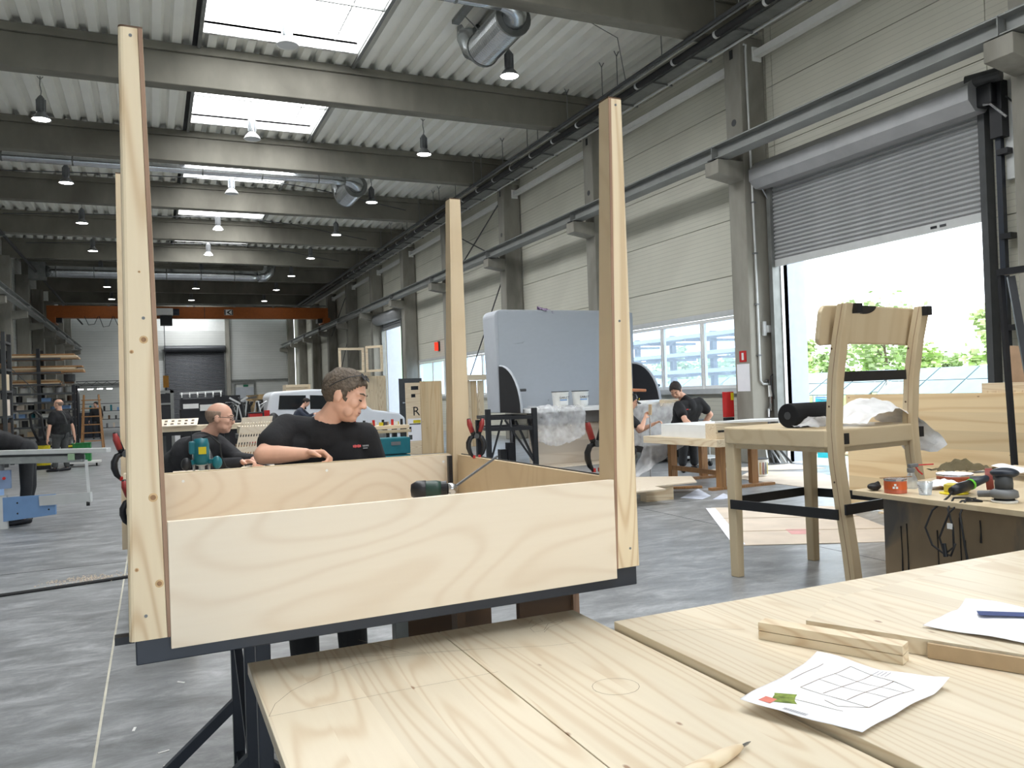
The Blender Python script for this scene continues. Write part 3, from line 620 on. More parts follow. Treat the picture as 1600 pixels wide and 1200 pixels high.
for k, y in ((0, 28.2), (1, 34.3), (2, 40.2)):
    ob('roof_wire', M().tube([(-4.8, y, 8.75), (-1.8, y+.3, 8.95), (1.0, y+.2, 9.0), (3.5, y, 9.05), (5.5, y+.5, 9.0), (9, y+1.2, 8.6)], .016, 6), 'greyd', label='dark wire hanging in loose curves under the far roof deck', cat='cable', group='wires under the far roof')
# travelling crane
cr = T('bridge_crane', 'orange overhead bridge crane spanning the hall near the far end', 'crane', (2.5, 52, 6.5))
ob('girder', B(-5.3, 10.45, 51.8, 52.3, 6.62, 7.32), 'orange', cr, bevel=.02)
ob('girder_joint', B(3.0, 3.04, 51.79, 51.799, 6.63, 7.31), 'brown', cr)
ob('power_track', M().cyl((-5.2, 51.7, 7.42), (10.3, 51.7, 7.42), .04, n=8), 'galvd', cr)
for k in range(7): ob('track_post', B(-4.5+k*2.3, -4.4+k*2.3, 51.7, 51.85, 7.3, 7.46), 'galvd', cr)
for x in (-5.02, 10.24): ob('end_truck', B(x-.2, x+.2, 51.2, 52.9, 6.3, 6.62), 'orange', cr); ob('wheel', M().cyl((x-.08, 51.5, 6.36), (x+.08, 51.5, 6.36), .09), 'black', cr); ob('drive', B(x-.12 if x < 0 else x-.5, x+.5 if x < 0 else x+.12, 51.6, 52.2, 6.35, 6.6), 'black', cr)
h = ob('hoist', B(.3, 1.25, 51.2, 51.75, 6.75, 7.15), 'white', cr); ob('hoist_drum', B(.55, 1.2, 51.1, 51.7, 6.15, 6.7), 'black', h); ob('hoist_motor', M().cyl((1.2, 51.45, 6.95), (1.6, 51.45, 6.95), .2), 'navy', h)
ob('hoist_rope', M().cyl((.75, 51.4, 3.2), (.75, 51.4, 6.2), .02, n=6), 'greyd', h); ob('hook_block', B(.6, .9, 51.25, 51.55, 2.5, 3.2), mat('hook_yellow', (190, 130, 30), .5), h)
ob('hook', M().tube([(.75, 51.4, 2.5), (.75, 51.4, 2.2), (.9, 51.4, 1.95), (1.02, 51.4, 2.15), (.98, 51.4, 2.4)], .05), 'black', h)
for k in range(5): ob('festoon_cable', M().tube([(-3.4+k*.75, 51.6, 6.7), (-3.2+k*.75, 51.6, 6.2-.12*(k % 2)), (-2.9+k*.75, 51.6, 6.25-.1*(k % 3)), (-2.7+k*.75, 51.6, 6.7)], .018, 6), 'rubber', cr)
lg = ob('logo_plate', B(4.15, 4.65, 51.77, 51.799, 6.82, 7.16), 'white', cr)
ob('logo_mark', M().box(4.16, 4.22, 51.765, 51.771, 6.83, 7.15).box(4.58, 4.64, 51.765, 51.771, 6.83, 7.15).prism([(4.5, 51.765, 6.84), (4.58, 51.765, 6.84), (4.4, 51.765, 6.99), (4.58, 51.765, 7.14), (4.5, 51.765, 7.14), (4.28, 51.765, 6.99)], (0, .006, 0)), 'ink', lg)
# ================================================================ upturned oversized table on trestles
W_ = 1.49
tf = T('upturned_table', 'oversized pale wooden table standing upside down, four legs up, on black steel frame', 'table', (-.056, 2.21, .95), R(1.5))
def LO(x, y, z): return (x, y, z-.95)
def lbox(x0, x1, y0, y1, z0, z1): return B(x0, x1, y0, y1, z0-.95, z1-.95)
# steel frame
for nm, a in (('front_rail', (0, W_, .004, .054, .95, 1.012)), ('back_rail', (0, W_, W_-.05, W_, .95, 1.012)), ('side_rail', (0, .05, .056, W_-.052, .95, 1.012)), ('side_rail', (W_-.05, W_, .056, W_-.052, .95, 1.012))):
    ob(nm, lbox(*a), 'navy', tf, local=True, bevel=.003)
ob('frame_stub', lbox(-.05, -.002, .2, .24, .955, .975), 'black', tf, local=True)
for x in (.105, W_-.125):
    for y in (.1, W_-.125): ob('corner_angle', lbox(x, x+.02, y, y+.02, 1.012, 1.22 if y < .5 else 1.3), 'black', tf, local=True)
ob('bottom_board', lbox(.052, W_-.052, .056, W_-.056, .992, 1.01), 'birch', tf, local=True)
ob('front_panel', lbox(.0805, 1.402, -.016, .002, .984, 1.302), 'birch', tf, local=True, bevel=.0015)
bp = ob('back_panel', lbox(.09, 1.402, W_-.07, W_-.052, 1.012, 1.302), 'birch', tf, local=True)
ob('top_strip', lbox(.09, 1.402, W_-.049, W_-.02, 1.02, 1.306), 'ashX', bp, local=True)
for x in (.2, .8, 1.36): ob('white_plug', M().cyl((x, W_-.0715, .32), (x, W_-.069, .32), .006, n=10), 'white', bp, local=True)
for s in (0, 1):
    x = W_-.07 if s else .052
    q = ob('side_panel', lbox(x, x+.018, .1, W_-.105, 1.012, 1.302), 'birchZ', tf, local=True)
    ob('edge_band', lbox(x+.019 if s else x-.005, x+.024 if s else x-.001, .1, W_-.105, 1.02, 1.306), 'greyd', q, local=True)
def post(ix, iy):
    """tapered leg: pine core, plywood on the two inner faces, dark end cap"""
    wb_, wt, h = .098, .056, 1.53
    ox, oy = (-.014 if ix == 0 else W_+.006), (-.012 if iy == 0 else W_+.01)
    sx, sy = (1 if ix == 0 else -1), (1 if iy == 0 else -1)
    if (ix, iy) == (0, 1): ox -= .022
    tx, ty = ox+(.018 if ix == 0 else .004), oy+sy*.012
    z0, z1 = 1.014-.95, 2.545-.95
    def ring(x, y, w, z, r=.012):
        pts = []
        cs = ((x, y, 1, 1, 180), (x+sx*w, y, -1, 1, 270), (x+sx*w, y+sy*w, -1, -1, 0), (x, y+sy*w, 1, -1, 90))
        for k, (cx, cy_, ux, uy, a) in enumerate(cs):
            rr = r if k == 0 else .002
            qx, qy = cx+sx*ux*rr, cy_+sy*uy*rr
            for j in range(4):
                t = R(a+30*j); pts.append((qx+sx*rr*math.cos(t), qy+sy*rr*math.sin(t), z))
        return pts
    n = 16; t = .011
    core = M().add(ring(ox, oy, wb_-t, z0)+ring(tx, ty, wt-t, z1), [(i, (i+1) % n, n+(i+1) % n, n+i) for i in range(n)]+[tuple(range(n-1, -1, -1)), tuple(range(n, 2*n))])
    p = ob('leg', core, 'pineZ', tf, local=True)
    def facing(axis):
        g = M(); q = []
        for x, y, w, z in ((ox, oy, wb_, z0), (tx, ty, wt, z1)):
            if axis == 0: c = [(x+sx*(w-t+.0005), y), (x+sx*w, y), (x+sx*w, y+sy*w), (x+sx*(w-t+.0005), y+sy*w)]
            else: c = [(x, y+sy*(w-t+.0005)), (x+sx*(w-t), y+sy*(w-t+.0005)), (x+sx*(w-t), y+sy*w), (x, y+sy*w)]
            q += [(a, b, z) for a, b in c]
        return g.add(q, [(0, 1, 5, 4), (1, 2, 6, 5), (2, 3, 7, 6), (3, 0, 4, 7), (3, 2, 1, 0), (4, 5, 6, 7)])
    f1 = ob('plywood_facing', facing(0), 'birchZ', p, local=True)
    ob('plywood_facing', facing(1), 'birchZ', p, local=True)
    # thin brown edge of the plywood seen from the front
    g = M(); a0 = ox+sx*(wb_-t/2); a1 = tx+sx*(wt-t/2)
    g.beam((a0, oy-sy*.0008, z0), (a1, ty-sy*.0008, z1), t*.9, .002, (0, 1, 0)); ob('plywood_edge', g, 'ply', p, local=True)
    ob('end_cap', M().add(ring(tx, ty, wt, z1+.0005)+ring(tx, ty, wt, z1+.005), [(i, (i+1) % n, n+(i+1) % n, n+i) for i in range(n)]+[tuple(range(n-1, -1, -1)), tuple(range(n, 2*n))]), 'brown', p, local=True)
    if iy == 0:
        for z, u in ((z1-.02, .5), (z0+.06, .4), (z0+.8, .6)):
            k = (z-z0)/(z1-z0); x = ox+(tx-ox)*k+sx*(wb_+(wt-wb_)*k)*u; y = oy+(ty-oy)*k
            ob('screw_head', M().cyl((x, y-.0015, z), (x, y+.003, z), .004, n=10), 'grey', p, local=True)
for ix in (0, 1):
    for iy in (0, 1):
        post(ix, iy)
def knot(leg, x, y, z, r_, h):
    ob('knot', M().lathe([(r_*1.0, 0), (r_*.55, .0006), (0, .0007)], (x, y, z), (0, -1, 0), 18), 'knot', leg, local=True)
    ob('knot_core', M().lathe([(r_*.6, .0008), (0, .001)], (x, y, z), (0, -1, 0), 14), 'knotd', leg, local=True)
K['knot'] = mat('knot_ring', (206, 172, 126), .6, var=.15, scale=90); K['knotd'] = mat('knot_core', (150, 112, 76), .6, var=.2, scale=60)
LG = [o for o in tf.children if o.name.startswith('leg')]
for x, z, r_ in ((.04, 1.76, .010), (.012, 1.73, .005), (.05, 1.365, .011), (.058, 1.15, .010), (.008, 1.19, .005), (.035, 1.93, .003)):
    k_ = (z-1.014)/1.53; knot(LG[0], x+.0, -.012+.012*k_-.0003, z-.95, r_, 0)
# spring clamps
def clamp(loc, rz, label, tilt=0, s=1.0):
    t = T('spring_clamp', label, 'clamp', loc, rz); t.rotation_euler = (tilt, 0, rz); t.scale = (s, s, s)
    for k in (-1, 1):
        ob('jaw', M().tube([(k*.012, 0, .058), (k*.026, 0, .052), (k*.036, 0, .03), (k*.036, 0, .008), (k*.028, 0, -.018), (k*.016, 0, -.034)], [.010, .011, .012, .012, .010, .006], 8), 'black', t, local=True, smooth=True)
        ob('jaw_tip', M().cbox((k*.013, 0, -.034), (.01, .014, .014)), 'red', t, local=True)
        ob('handle', M().tube([(k*.006, 0, .055), (k*.016, 0, .08), (k*.028, 0, .115), (k*.032, 0, .14)], [.01, .012, .012, .008], 8), 'black', t, local=True, smooth=True)
        ob('grip', M().tube([(k*.017, -.003, .078), (k*.029, -.003, .115), (k*.033, -.003, .137)], [.0112, .0122, .008], 8), mat('clamp_red', (150, 48, 46), .5), t, local=True, smooth=True)
    ob('pivot', M().cyl((0, -.016, .06), (0, .016, .06), .012), 'greyd', t, local=True)
    return t
clamp((1.335, 3.4, 1.34), R(-8), 'red and black spring clamp gripping the inner side panel near the far right leg', 0, 1.0)
clamp((1.44, 2.5, 1.34), R(0), 'red and black spring clamp half hidden behind the near right table leg', 0, 1.0)
clamp((-.1, 3.3, 1.36), R(10), 'red handled spring clamp on the far left table leg, upper one', R(8), 1.0)
clamp((-.075, 3.2, 1.2), R(10), 'black spring clamp on the far left table leg, below the red one', R(8), .95)
cl_ = T('clamp_block', 'small pale wooden block held by the clamp at the far left leg', 'wood block', (-.09, 3.3, 1.3)); ob('block', B(-.105, -.075, 3.26, 3.33, 1.28, 1.345), 'pine', cl_)
# cordless drill standing inside the frame
dr = T('cordless_drill', 'dark green cordless drill standing inside the upturned table', 'drill', (.98, 2.98, 1.012), R(-20))
dg = mat('drill_green', (24, 58, 48), .45)
ob('battery', M().box(-.045, .055, -.035, .035, 0, .055), 'black', dr, local=True, bevel=.008); ob('handle', M().cyl((0, 0, .05), (-.01, 0, .18), .021, .024), dg, dr, local=True, smooth=True)
ob('body', M().lathe([(0, -.075), (.026, -.07), (.034, -.05), (.035, .02), (.03, .045), (0, .046)], (-.005, 0, .215), (1, 0, 0), 20), dg, dr, local=True, smooth=True)
ob('motor_cap', M().lathe([(0, -.079), (.024, -.076), (.036, -.055), (.0365, -.02), (.035, -.018)], (-.005, 0, .215), (1, 0, 0), 20), 'black', dr, local=True, smooth=True)
ob('torque_ring', M().lathe([(.031, .04), (.032, .06), (.028, .062)], (-.005, 0, .215), (1, 0, 0), 20), 'black', dr, local=True); ob('chuck', M().lathe([(.022, .06), (.023, .085), (.014, .1), (.006, .103), (0, .103)], (-.005, 0, .215), (1, 0, 0), 16), 'steel', dr, local=True, smooth=True)
ob('trigger', M().cbox((.022, 0, .165), (.016, .018, .03)), 'black', dr, local=True)
# clamp rod leaning in the frame
rd = T('clamp_bar', 'thin grey steel bar leaning across the corner inside the upturned table', 'steel bar', (1.3, 3.1, 1.02)); ob('bar', M().beam((1.09, 3.1, 1.2), (1.335, 3.16, 1.322), .008, .008), 'grey', rd); ob('fixed_jaw', B(1.06, 1.105, 3.09, 3.11, 1.185, 1.205), 'black', rd); ob('prop', M().beam((1.09, 3.1, 1.013), (1.09, 3.1, 1.2), .006, .006), 'grey', rd)
# steel trestle under the frame
tr = T('steel_trestle', 'dark blue black steel trestle with splayed feet under the upturned table', 'trestle', (.29, 3.25, 0))
ob('top_bar', B(.26, .32, 2.5, 3.66, .89, .948), 'navy', tr, bevel=.004)
for y in (2.62, 3.0, 3.58):
    ob('post', B(.268, .312, y-.02, y+.02, .06, .889), 'navy', tr, bevel=.003)
for y in (3.0, 3.58):
    for s in (-1, 1):
        ob('foot', M().beam((.29, y, .34), (.29+s*.36, y+.02, .03), .04, .04), 'navy', tr)
    ob('floor_bar', B(-.1, .68, y-.02, y+.02, 0, .03), 'navy', tr)
ob('brace', M().beam((.29, 3.56, .62), (.29, 3.02, .28), .03, .03), 'navy', tr); ob('spreader', B(.275, .305, 2.62, 3.56, .1, .135), 'navy', tr)
# wooden stand under the other end
ws = T('wooden_stand', 'dark brown plywood stand supporting the other end of the upturned table', 'stand', (1.2, 3.2, 0))
ob('side_board', B(1.19, 1.42, 2.66, 2.69, 0, .948), 'brown', ws); ob('side_board', B(.95, 1.42, 3.5, 3.53, 0, .948), 'brown', ws); ob('edge_strip', B(1.4, 1.425, 2.64, 2.659, 0, .948), 'ply', ws)
ob('top_board', B(.95, 1.42, 2.7, 3.49, .92, .948), 'brown', ws); ob('corner_post', B(.95, .98, 2.66, 2.72, 0, .919), 'brown', ws); ob('back_sheet', B(.99, 1.19, 2.7, 2.71, 0, .7), 'galvd', ws)
ob('steel_leg', B(.85, .9, 3.1, 3.15, 0, .9), 'galvd', ws); ob('steel_arm', B(.85, .949, 3.1, 3.15, .9, .948), 'galvd', ws)
# ================================================================ foreground work tables
ZT = .86
ft = T('glued_pine_worktable', 'pale glued pine worktable with pencil arcs and a circle drawn on it', 'table', (.75, 1.4, 0))
for a, b in ((.222, .788), (.791, 1.262)):
    ob('top_panel', B(a, b, .45, 2.385, ZT-.032, ZT), 'lam', ft, bevel=.0015)
for x, y in ((.35, .6), (1.1, .6), (1.12, 1.95), (.62, 1.95)): ob('leg', B(x-.03, x+.03, y-.03, y+.03, 0, ZT-.09), 'pineZ', ft)
for y in (.6, 1.95): ob('cross_bar', B(.3, 1.2, y-.035, y+.035, ZT-.09, ZT-.0325), 'pine', ft)
def ribbon(pts, w=.0012, z=ZT+.0006):
    g = M(); n = len(pts); P_ = [V((p[0], p[1], z)) for p in pts]; vs = []
    for i, p in enumerate(P_):
        d = (P_[min(i+1, n-1)]-P_[max(i-1, 0)]).normalized(); s = V((-d.y, d.x, 0))*w/2; vs += [p+s, p-s]
    return g.add(vs, [(2*i, 2*i+1, 2*i+3, 2*i+2) for i in range(n-1)])
for pts_ in ([(0.226, 1.958), (0.375, 1.961), (0.535, 1.965), (0.67, 1.963), (0.809, 1.964)],
             [(0.226, 1.958), (0.25, 2.031), (0.298, 2.099), (0.383, 2.165), (0.497, 2.213), (0.609, 2.222), (0.732, 2.194), (0.81, 2.167)],
             [(0.378, 2.331), (0.579, 2.251), (0.812, 2.173), (1.026, 2.086), (1.104, 2.074)],
             [(0.549, 2.432), (0.65, 2.235)],
             [(1.017, 2.287), (1.106, 2.289), (1.216, 2.28)],
             [(1.073, 1.693), (1.061, 1.68), (1.046, 1.671), (1.028, 1.668), (1.011, 1.669), (0.994, 1.676), (0.98, 1.686), (0.97, 1.701), (0.965, 1.717), (0.966, 1.734), (0.972, 1.75), (0.983, 1.764), (0.998, 1.774), (1.016, 1.778), (1.035, 1.777), (1.052, 1.77), (1.067, 1.759), (1.077, 1.743), (1.081, 1.726), (1.08, 1.709), (1.073, 1.693)],
             [(1.065, 2.314), (1.096, 2.352), (1.119, 2.347), (1.115, 2.316), (1.085, 2.301), (1.048, 2.269), (1.042, 2.226), (1.076, 2.228), (1.117, 2.282), (1.153, 2.301), (1.174, 2.305), (1.171, 2.282), (1.138, 2.262), (1.105, 2.25), (1.068, 2.211)]):
    ob('pencil_line', ribbon(pts_), 'pencil', ft)
ft2 = T('thick_pine_table', 'pale pine tabletop set slightly higher, carrying papers and a batten', 'table', (2.3, 1.3, 0))
Z2 = .882
ob('top_panel', B(1.27, 3.6, .4, 2.135, Z2-.03, Z2), 'lamR', ft2, bevel=.002)
for x, y in ((1.4, .6), (3.4, .6), (3.4, 1.9), (1.5, 1.85)): ob('leg', B(x-.03, x+.03, y-.03, y+.03, 0, Z2-.09), 'pineZ', ft2)
for y in (.6, 1.87): ob('cross_bar', B(1.32, 3.5, y-.035, y+.035, Z2-.09, Z2-.0305), 'pine', ft2)
ob('pencil_line', ribbon([(1.3, 2.0), (1.45, 1.93), (1.55, 1.87)], .0012, Z2+.0005), 'pencil', ft2)
wood_b = T('thick_board', 'broad pine board with a brown fibreboard edge lying on the higher tabletop', 'board', (2.4, 1.5, Z2))
poly = [(1.655, 1.735), (1.79, 1.455), (2.09, .83), (3.5, 1.2), (3.45, 2.0), (1.9, 1.87)]
ob('board', M().prism([(x, y, Z2+.001) for x, y in poly], (0, 0, .043)), 'lamR', wood_b)
ob('edge_strip', M().beam((1.782, 1.448, Z2+.02), (2.08, .828, Z2+.02), .012, .037), 'mdf', wood_b)
bt = T('double_batten', 'short double pine batten lying on edge of the broad board', 'batten', (1.65, 1.62, Z2))
for k in range(2): ob('batten', M().beam((1.545, 1.79, Z2+.012+k*.0245), (1.705, 1.45, Z2+.012+k*.0245), .05, .023), 'pineY', bt, bevel=.001)
def paper(corners, z, m, amp, seed, curl=.0):
    a, b, c, d = [V((x, y, 0)) for x, y in corners]
    def f(u, v):
        p = (a*(1-u)+b*u)*(1-v)+(d*(1-u)+c*u)*v
        e = abs(u-.5)*2*abs(v-.5)*2
        return (p.x, p.y, z+amp*(noise.noise(V((u*3+seed, v*3, 0)))+.6)+curl*max(0, u-.8)*5*(.3+e)+curl*.7*max(0, v-.85)*3)
    return M().slab(f, 24, 18, .0006)
pp = T('drawing_sheet', 'crumpled white drawing sheet with grid sketch and a small colour picture', 'paper', (1.42, 1.4, Z2))
PC = [(1.185, 1.455), (1.535, 1.575), (1.648, 1.285), (1.275, 1.195)]
ob('sheet', paper(PC, Z2+.003, 'paper', .006, 3, .012), 'paper', pp, smooth=True)
def pp_pt(u, v):
    a, b, c, d = [V((x, y, 0)) for x, y in PC]; p = (a*(1-u)+b*u)*(1-v)+(d*(1-u)+c*u)*v
    return (p.x, p.y, Z2+.0038+.006*(noise.noise(V((u*3+3, v*3, 0)))+.6)+.012*max(0, u-.8)*5*(.3+abs(u-.5)*2*abs(v-.5)*2)+.0084*max(0, v-.85)*3)
def on_paper(name, uv, w, m):
    g = M(); P_ = []
    for (u0, v0), (u1, v1) in zip(uv, uv[1:]):
        for k in range(6): P_.append(V(pp_pt(u0+(u1-u0)*k/6, v0+(v1-v0)*k/6)))
    P_.append(V(pp_pt(*uv[-1]))); n = len(P_); vs = []
    for i, p in enumerate(P_):
        d = (P_[min(i+1, n-1)]-P_[max(i-1, 0)]).normalized(); s = V((-d.y, d.x, 0))*w/2; vs += [p+s, p-s]
    return ob(name, g.add(vs, [(2*i, 2*i+1, 2*i+3, 2*i+2) for i in range(n-1)]), m, pp)
for uv in (((.42, .22), (.92, .32)), ((.4, .42), (.9, .5)), ((.38, .62), (.86, .68)), ((.36, .8), (.8, .86)), ((.42, .22), (.38, .42), (.36, .8)), ((.6, .25), (.55, .82)), ((.76, .28), (.7, .85)), ((.92, .32), (.86, .68), (.8, .86)), ((.3, .5), (.27, .62), (.36, .8)), ((.5, .08), (.85, .14)), ((.2, .3), (.22, .7))):
    on_paper('sketch_line', uv, .0019, 'pencil')
on_paper('printed_block', ((.06, .17), (.1, .17), (.14, .17)), .03, mat('print_red', (205, 120, 105), .8))
on_paper('printed_picture', ((.12, .3), (.17, .27), (.22, .25), (.26, .22)), .055, mat('print_green', (120, 138, 60), .8, var=.5, scale=60))
for k in range(4): on_paper('printed_text', ((.9, .5+.03*k), (.97, .51+.03*k)), .0012, 'ink')
for k in range(3): on_paper('printed_text', ((.03+.012*k, .35), (.03+.012*k, .55)), .0012, 'ink')
p2 = T('drawing_sheet', 'white drawing sheet with a dark blue printed picture on the broad board', 'paper', (2.15, 1.5, Z2+.045))
ob('sheet', paper([(1.86, 1.525), (2.13, 1.6), (2.36, 1.33), (1.98, 1.2)], Z2+.047, 'paper', .008, 8, .014), 'paper', p2, smooth=True)
ob('printed_picture', M().slab(lambda u, v: (2.05+.16*u+.03*v, 1.50-.13*u+.03*v, Z2+.0575), 2, 2, .0005), mat('print_blue', (58, 72, 120), .7), p2)
aw = T('scriber', 'wooden handled steel scriber lying on the pencil marked worktable', 'tool', (1.0, 1.26, ZT))
a, b = V((.86, 1.235, ZT+.016)), V((1.055, 1.295, ZT+.012))
ob('handle', M().tube([a, a.lerp(b, .3), a.lerp(b, .7), a.lerp(b, .92), b], [.015, .016, .014, .009, .005], 10), 'oldwood' if False else 'pine', aw, smooth=True)
ob('tip', M().tube([b, b.lerp(b+(b-a), .1), b.lerp(b+(b-a), .16)], [.0035, .003, .0006], 8), 'steel', aw)
# ================================================================ oversized chair
oc = T('oversized_chair', 'giant unfinished pale wooden chair with black stretchers and curved backrest', 'chair', (4.85, 4.85, 0))
c0 = V((4.37, 5.33, 0)); E1 = V((.992, .125, 0)); E2 = V((.178, -.984, 0))
def P(a, b, z): return c0+E1*a+E2*b+V((0, 0, z))
for a in (0, .95):
    n = M(); q = []
    for z, s_ in ((0, .037), (1.1, .045)):
        q += [P(a-s_, -s_, z), P(a+s_, -s_, z), P(a+s_, s_, z), P(a-s_, s_, z)]
    ob('front_leg', n.add(q, [(0, 1, 5, 4), (1, 2, 6, 5), (2, 3, 7, 6), (3, 0, 4, 7), (3, 2, 1, 0), (4, 5, 6, 7)]), 'ash', oc, bevel=.006)
PATH = [(0, 1.07), (.35, 1.035), (.65, .995), (1.0, .955), (1.25, .945), (1.6, .97), (1.9, 1.02), (2.14, 1.075)]
for a in (0, .93):
    q = []; w_ = .045
    for i, (z, b) in enumerate(PATH):
        d = .04
        q += [P(a-w_, b-d, z), P(a+w_, b-d, z), P(a+w_, b+d, z), P(a-w_, b+d, z)]
    f = [(4*i+k, 4*i+(k+1) % 4, 4*i+4+(k+1) % 4, 4*i+4+k) for i in range(len(PATH)-1) for k in range(4)]+[(3, 2, 1, 0), tuple(range(4*len(PATH)-4, 4*len(PATH)))]
    p = ob('back_leg', M().add(q, f), 'ash', oc, bevel=.006)
    ob('glue_line', M().tube([P(a-w_-.0005, b+.005, z) for z, b in PATH], .002, 4), 'ply', p)
    for z, b in ((1.82, 1.0), (1.4, .96), (.85, .98)): ob('screw_hole', M().cyl(P(a-w_-.001, b-.02, z), P(a-w_+.01, b-.02, z), .008, n=8), 'brown', p)
# seat
sp = []
for cx, cy_, a0 in ((.06, .02, 180), (.92, .02, 270), (.9, .86, 0), (.06, .86, 90)):
    r_ = .12
    for k in range(6):
        t = R(a0+18*k); sp.append((cx+r_*math.cos(t), cy_+r_*math.sin(t)))
ob('seat', M().prism([P(x, y, 1.095) for x, y in sp], (0, 0, .135)), 'ashX', oc, bevel=.012)
ob('seat_apron', M().prism([P(.04+(x-.48)*.93+.44, .02+(y-.45)*.93+.43, 1.06) for x, y in sp], (0, 0, .034)), 'ashX', oc)
for a in (0, .93): ob('seat_bracket', M().cbox(P(a+.085, .96, 1.16), (.05, .05, .08)), 'black', oc)
# stretchers
ob('stretcher', M().beam(P(0, -.05, .61), P(.95, -.05, .61), .014, .075), 'black', oc)
ob('stretcher', M().beam(P(-.05, 0, .6), P(-.07, 1.0, .62), .014, .075), 'black', oc)
ob('stretcher', M().beam(P(1.0, 0, .6), P(.995, 1.0, .62), .014, .075), 'black', oc)
ob('stretcher', M().beam(P(-.06, 1.05, .66), P(.99, 1.05, .66), .014, .075), 'black', oc)
ob('back_slat', M().beam(P(.06, .95, 1.615), P(.87, .95, 1.615), .03, .075), 'black', oc)
# curved backrest board
def br(u, v, t):
    a = -.17+1.2*u; bow = -.1*(1-(2*u-1)**2); z = 2.005+.29*(v-.5)*(1-.3*max(0, (.06-min(u, 1-u))/.06)**2)-.02*(2*u-1)**2
    b = .99+.035*(v-.3)+bow*.8+t-.03
    return P(a, b, z)
g = M(); nu, nv = 48, 6
A_ = [br(i/nu, j/nv, -.02) for j in range(nv+1) for i in range(nu+1)]; C_ = [br(i/nu, j/nv, .02) for j in range(nv+1) for i in range(nu+1)]; n = len(A_)
fs = [(j*(nu+1)+i, j*(nu+1)+i+1, (j+1)*(nu+1)+i+1, (j+1)*(nu+1)+i) for j in range(nv) for i in range(nu)]
rim = [i for i in range(nu+1)]+[j*(nu+1)+nu for j in range(1, nv+1)]+[nv*(nu+1)+i for i in range(nu-1, -1, -1)]+[j*(nu+1) for j in range(nv-1, 0, -1)]
g.add(A_+C_, [tuple(reversed(f)) for f in fs]+[tuple(n+i for i in f) for f in fs]+[(rim[i], rim[(i+1) % len(rim)], n+rim[(i+1) % len(rim)], n+rim[i]) for i in range(len(rim))])
bk = ob('backrest', g, 'ash', oc, smooth=False, bevel=.012)
ob('grip_cutout', M().add([br(.5+.12*math.cos(R(a)), 1.0-.22*math.sin(R(a)), .0225) for a in range(0, 181, 15)], [tuple(range(13))]), 'black', bk)
for a in (.05, .9): ob('clip', M().cbox(P(a, 1.13, 2.1), (.05, .05, .07)), 'black', bk)
# fabric roll and film on the seat
fr_ = T('fabric_roll', 'black felt roll lying on the giant chair seat', 'fabric roll', P(.3, .45, 1.23))
q0, q1 = P(.03, .52, 1.327), P(.62, .5, 1.327)
ob('roll', M().cyl(q0, q1, .095, n=28), mat('black_felt', (14, 14, 17), .95, var=.2), fr_, smooth=False, bevel=.01); ob('core', M().cyl(q0-(q1-q0).normalized()*.003, q0+(q1-q0).normalized()*.01, .03), 'greyd', fr_)
def crumple(name, label, m, fn, nu, nv, amp, sc_, cat='plastic sheet', seed=0):
    def f(u, v):
        p = V(fn(u, v)); w__ = noise.noise_vector(p*sc_+V((seed, 0, 0)))+.5*noise.noise_vector(p*sc_*2.3+V((seed, 3, 0)))
        return p+V((w__.x*.6, w__.y*.6, abs(w__.z)))*amp
    return ob(name, M().grid(f, nu, nv), m, label=label, cat=cat, smooth=True)
def bagf(u, v):
    # heap on the seat that spills over the seat edge
    a = .36+.62*min(1, u/.66); b = .56+.4*v
    z = 1.25+.17*math.sin(math.pi*min(1, u*1.35))*math.sin(math.pi*min(1, .2+v*.65))
    if u > .62: d = (u-.62)/.38; a += .3*d*(.6+.4*v); z = z*(1-d)+1.27*d-.26*d*d*(.7+.5*math.sin(2.6*v)); b += .06*d
    return P(a, b, z)
crumple('plastic_film', 'heap of crumpled white plastic film draped over the giant chair seat', 'bag', bagf, 60, 36, .05, 6)
crumple('plastic_film', 'small crumpled clear plastic under the black roll on the giant chair', 'wrap', lambda u, v: P(-.06+.34*u, .62+.2*v, 1.245+.07*math.sin(math.pi*u)*math.sin(math.pi*v)), 24, 14, .03, 11, seed=5)
# ================================================================ stained workbench
wbn = T('stained_workbench', 'workbench with a paint stained brown plywood side and cluttered top', 'workbench', (4.6, 3.0, 0), 0)
ob('top', M().prism([(3.9, 3.66, .885), (3.9, 1.9, .885), (5.9, 1.9, .885), (5.75, 3.9, .885)], (0, 0, .03)), 'ashX', wbn, bevel=.002)
ob('side_board', B(4.0, 4.025, 1.95, 3.52, 0, .884), 'dirty', wbn); ob('end_board', B(4.026, 5.7, 3.5, 3.525, 0, .884), 'dirty', wbn); ob('far_board', B(5.7, 5.725, 1.95, 3.52, 0, .884), 'dirty', wbn)
for y0, z0, z1 in ((3.4, .42, .72), (3.36, .35, .74), (3.16, .4, .73), (3.02, .33, .82), (2.99, .4, .7), (2.9, .7, .82)):
    ob('paint_drip', M().tube([(3.998, y0, z1), (3.997, y0-.004, (z0+z1)/2), (3.997, y0-.002, z0)], [.0035, .003, .006], 6), 'ink', wbn)
def can(loc, r_, h, label, body, cat='tin', lid=True):
    t = T('paint_tin', label, cat, loc)
    ob('body', M().lathe([(r_*.97, 0), (r_, .004), (r_, h-.004), (r_*1.03, h), (r_*.95, h), (r_*.93, h-.012), (0, h-.012)], n=28), body, t, local=True)
    ob('rim', M().lathe([(r_*1.01, h-.012), (r_*1.04, h-.006), (r_*1.01, h+.001)], n=28), 'steel', t, local=True)
    return t
t = can((3.99, 3.42, .916), .062, .085, 'orange filler tin with a stirring stick across its rim, beside the spray bottle', 'tin')
ob('stir_stick', M().beam((-.1, .02, .092), (.1, -.03, .09), .014, .004), 'oldwood', t, local=True)
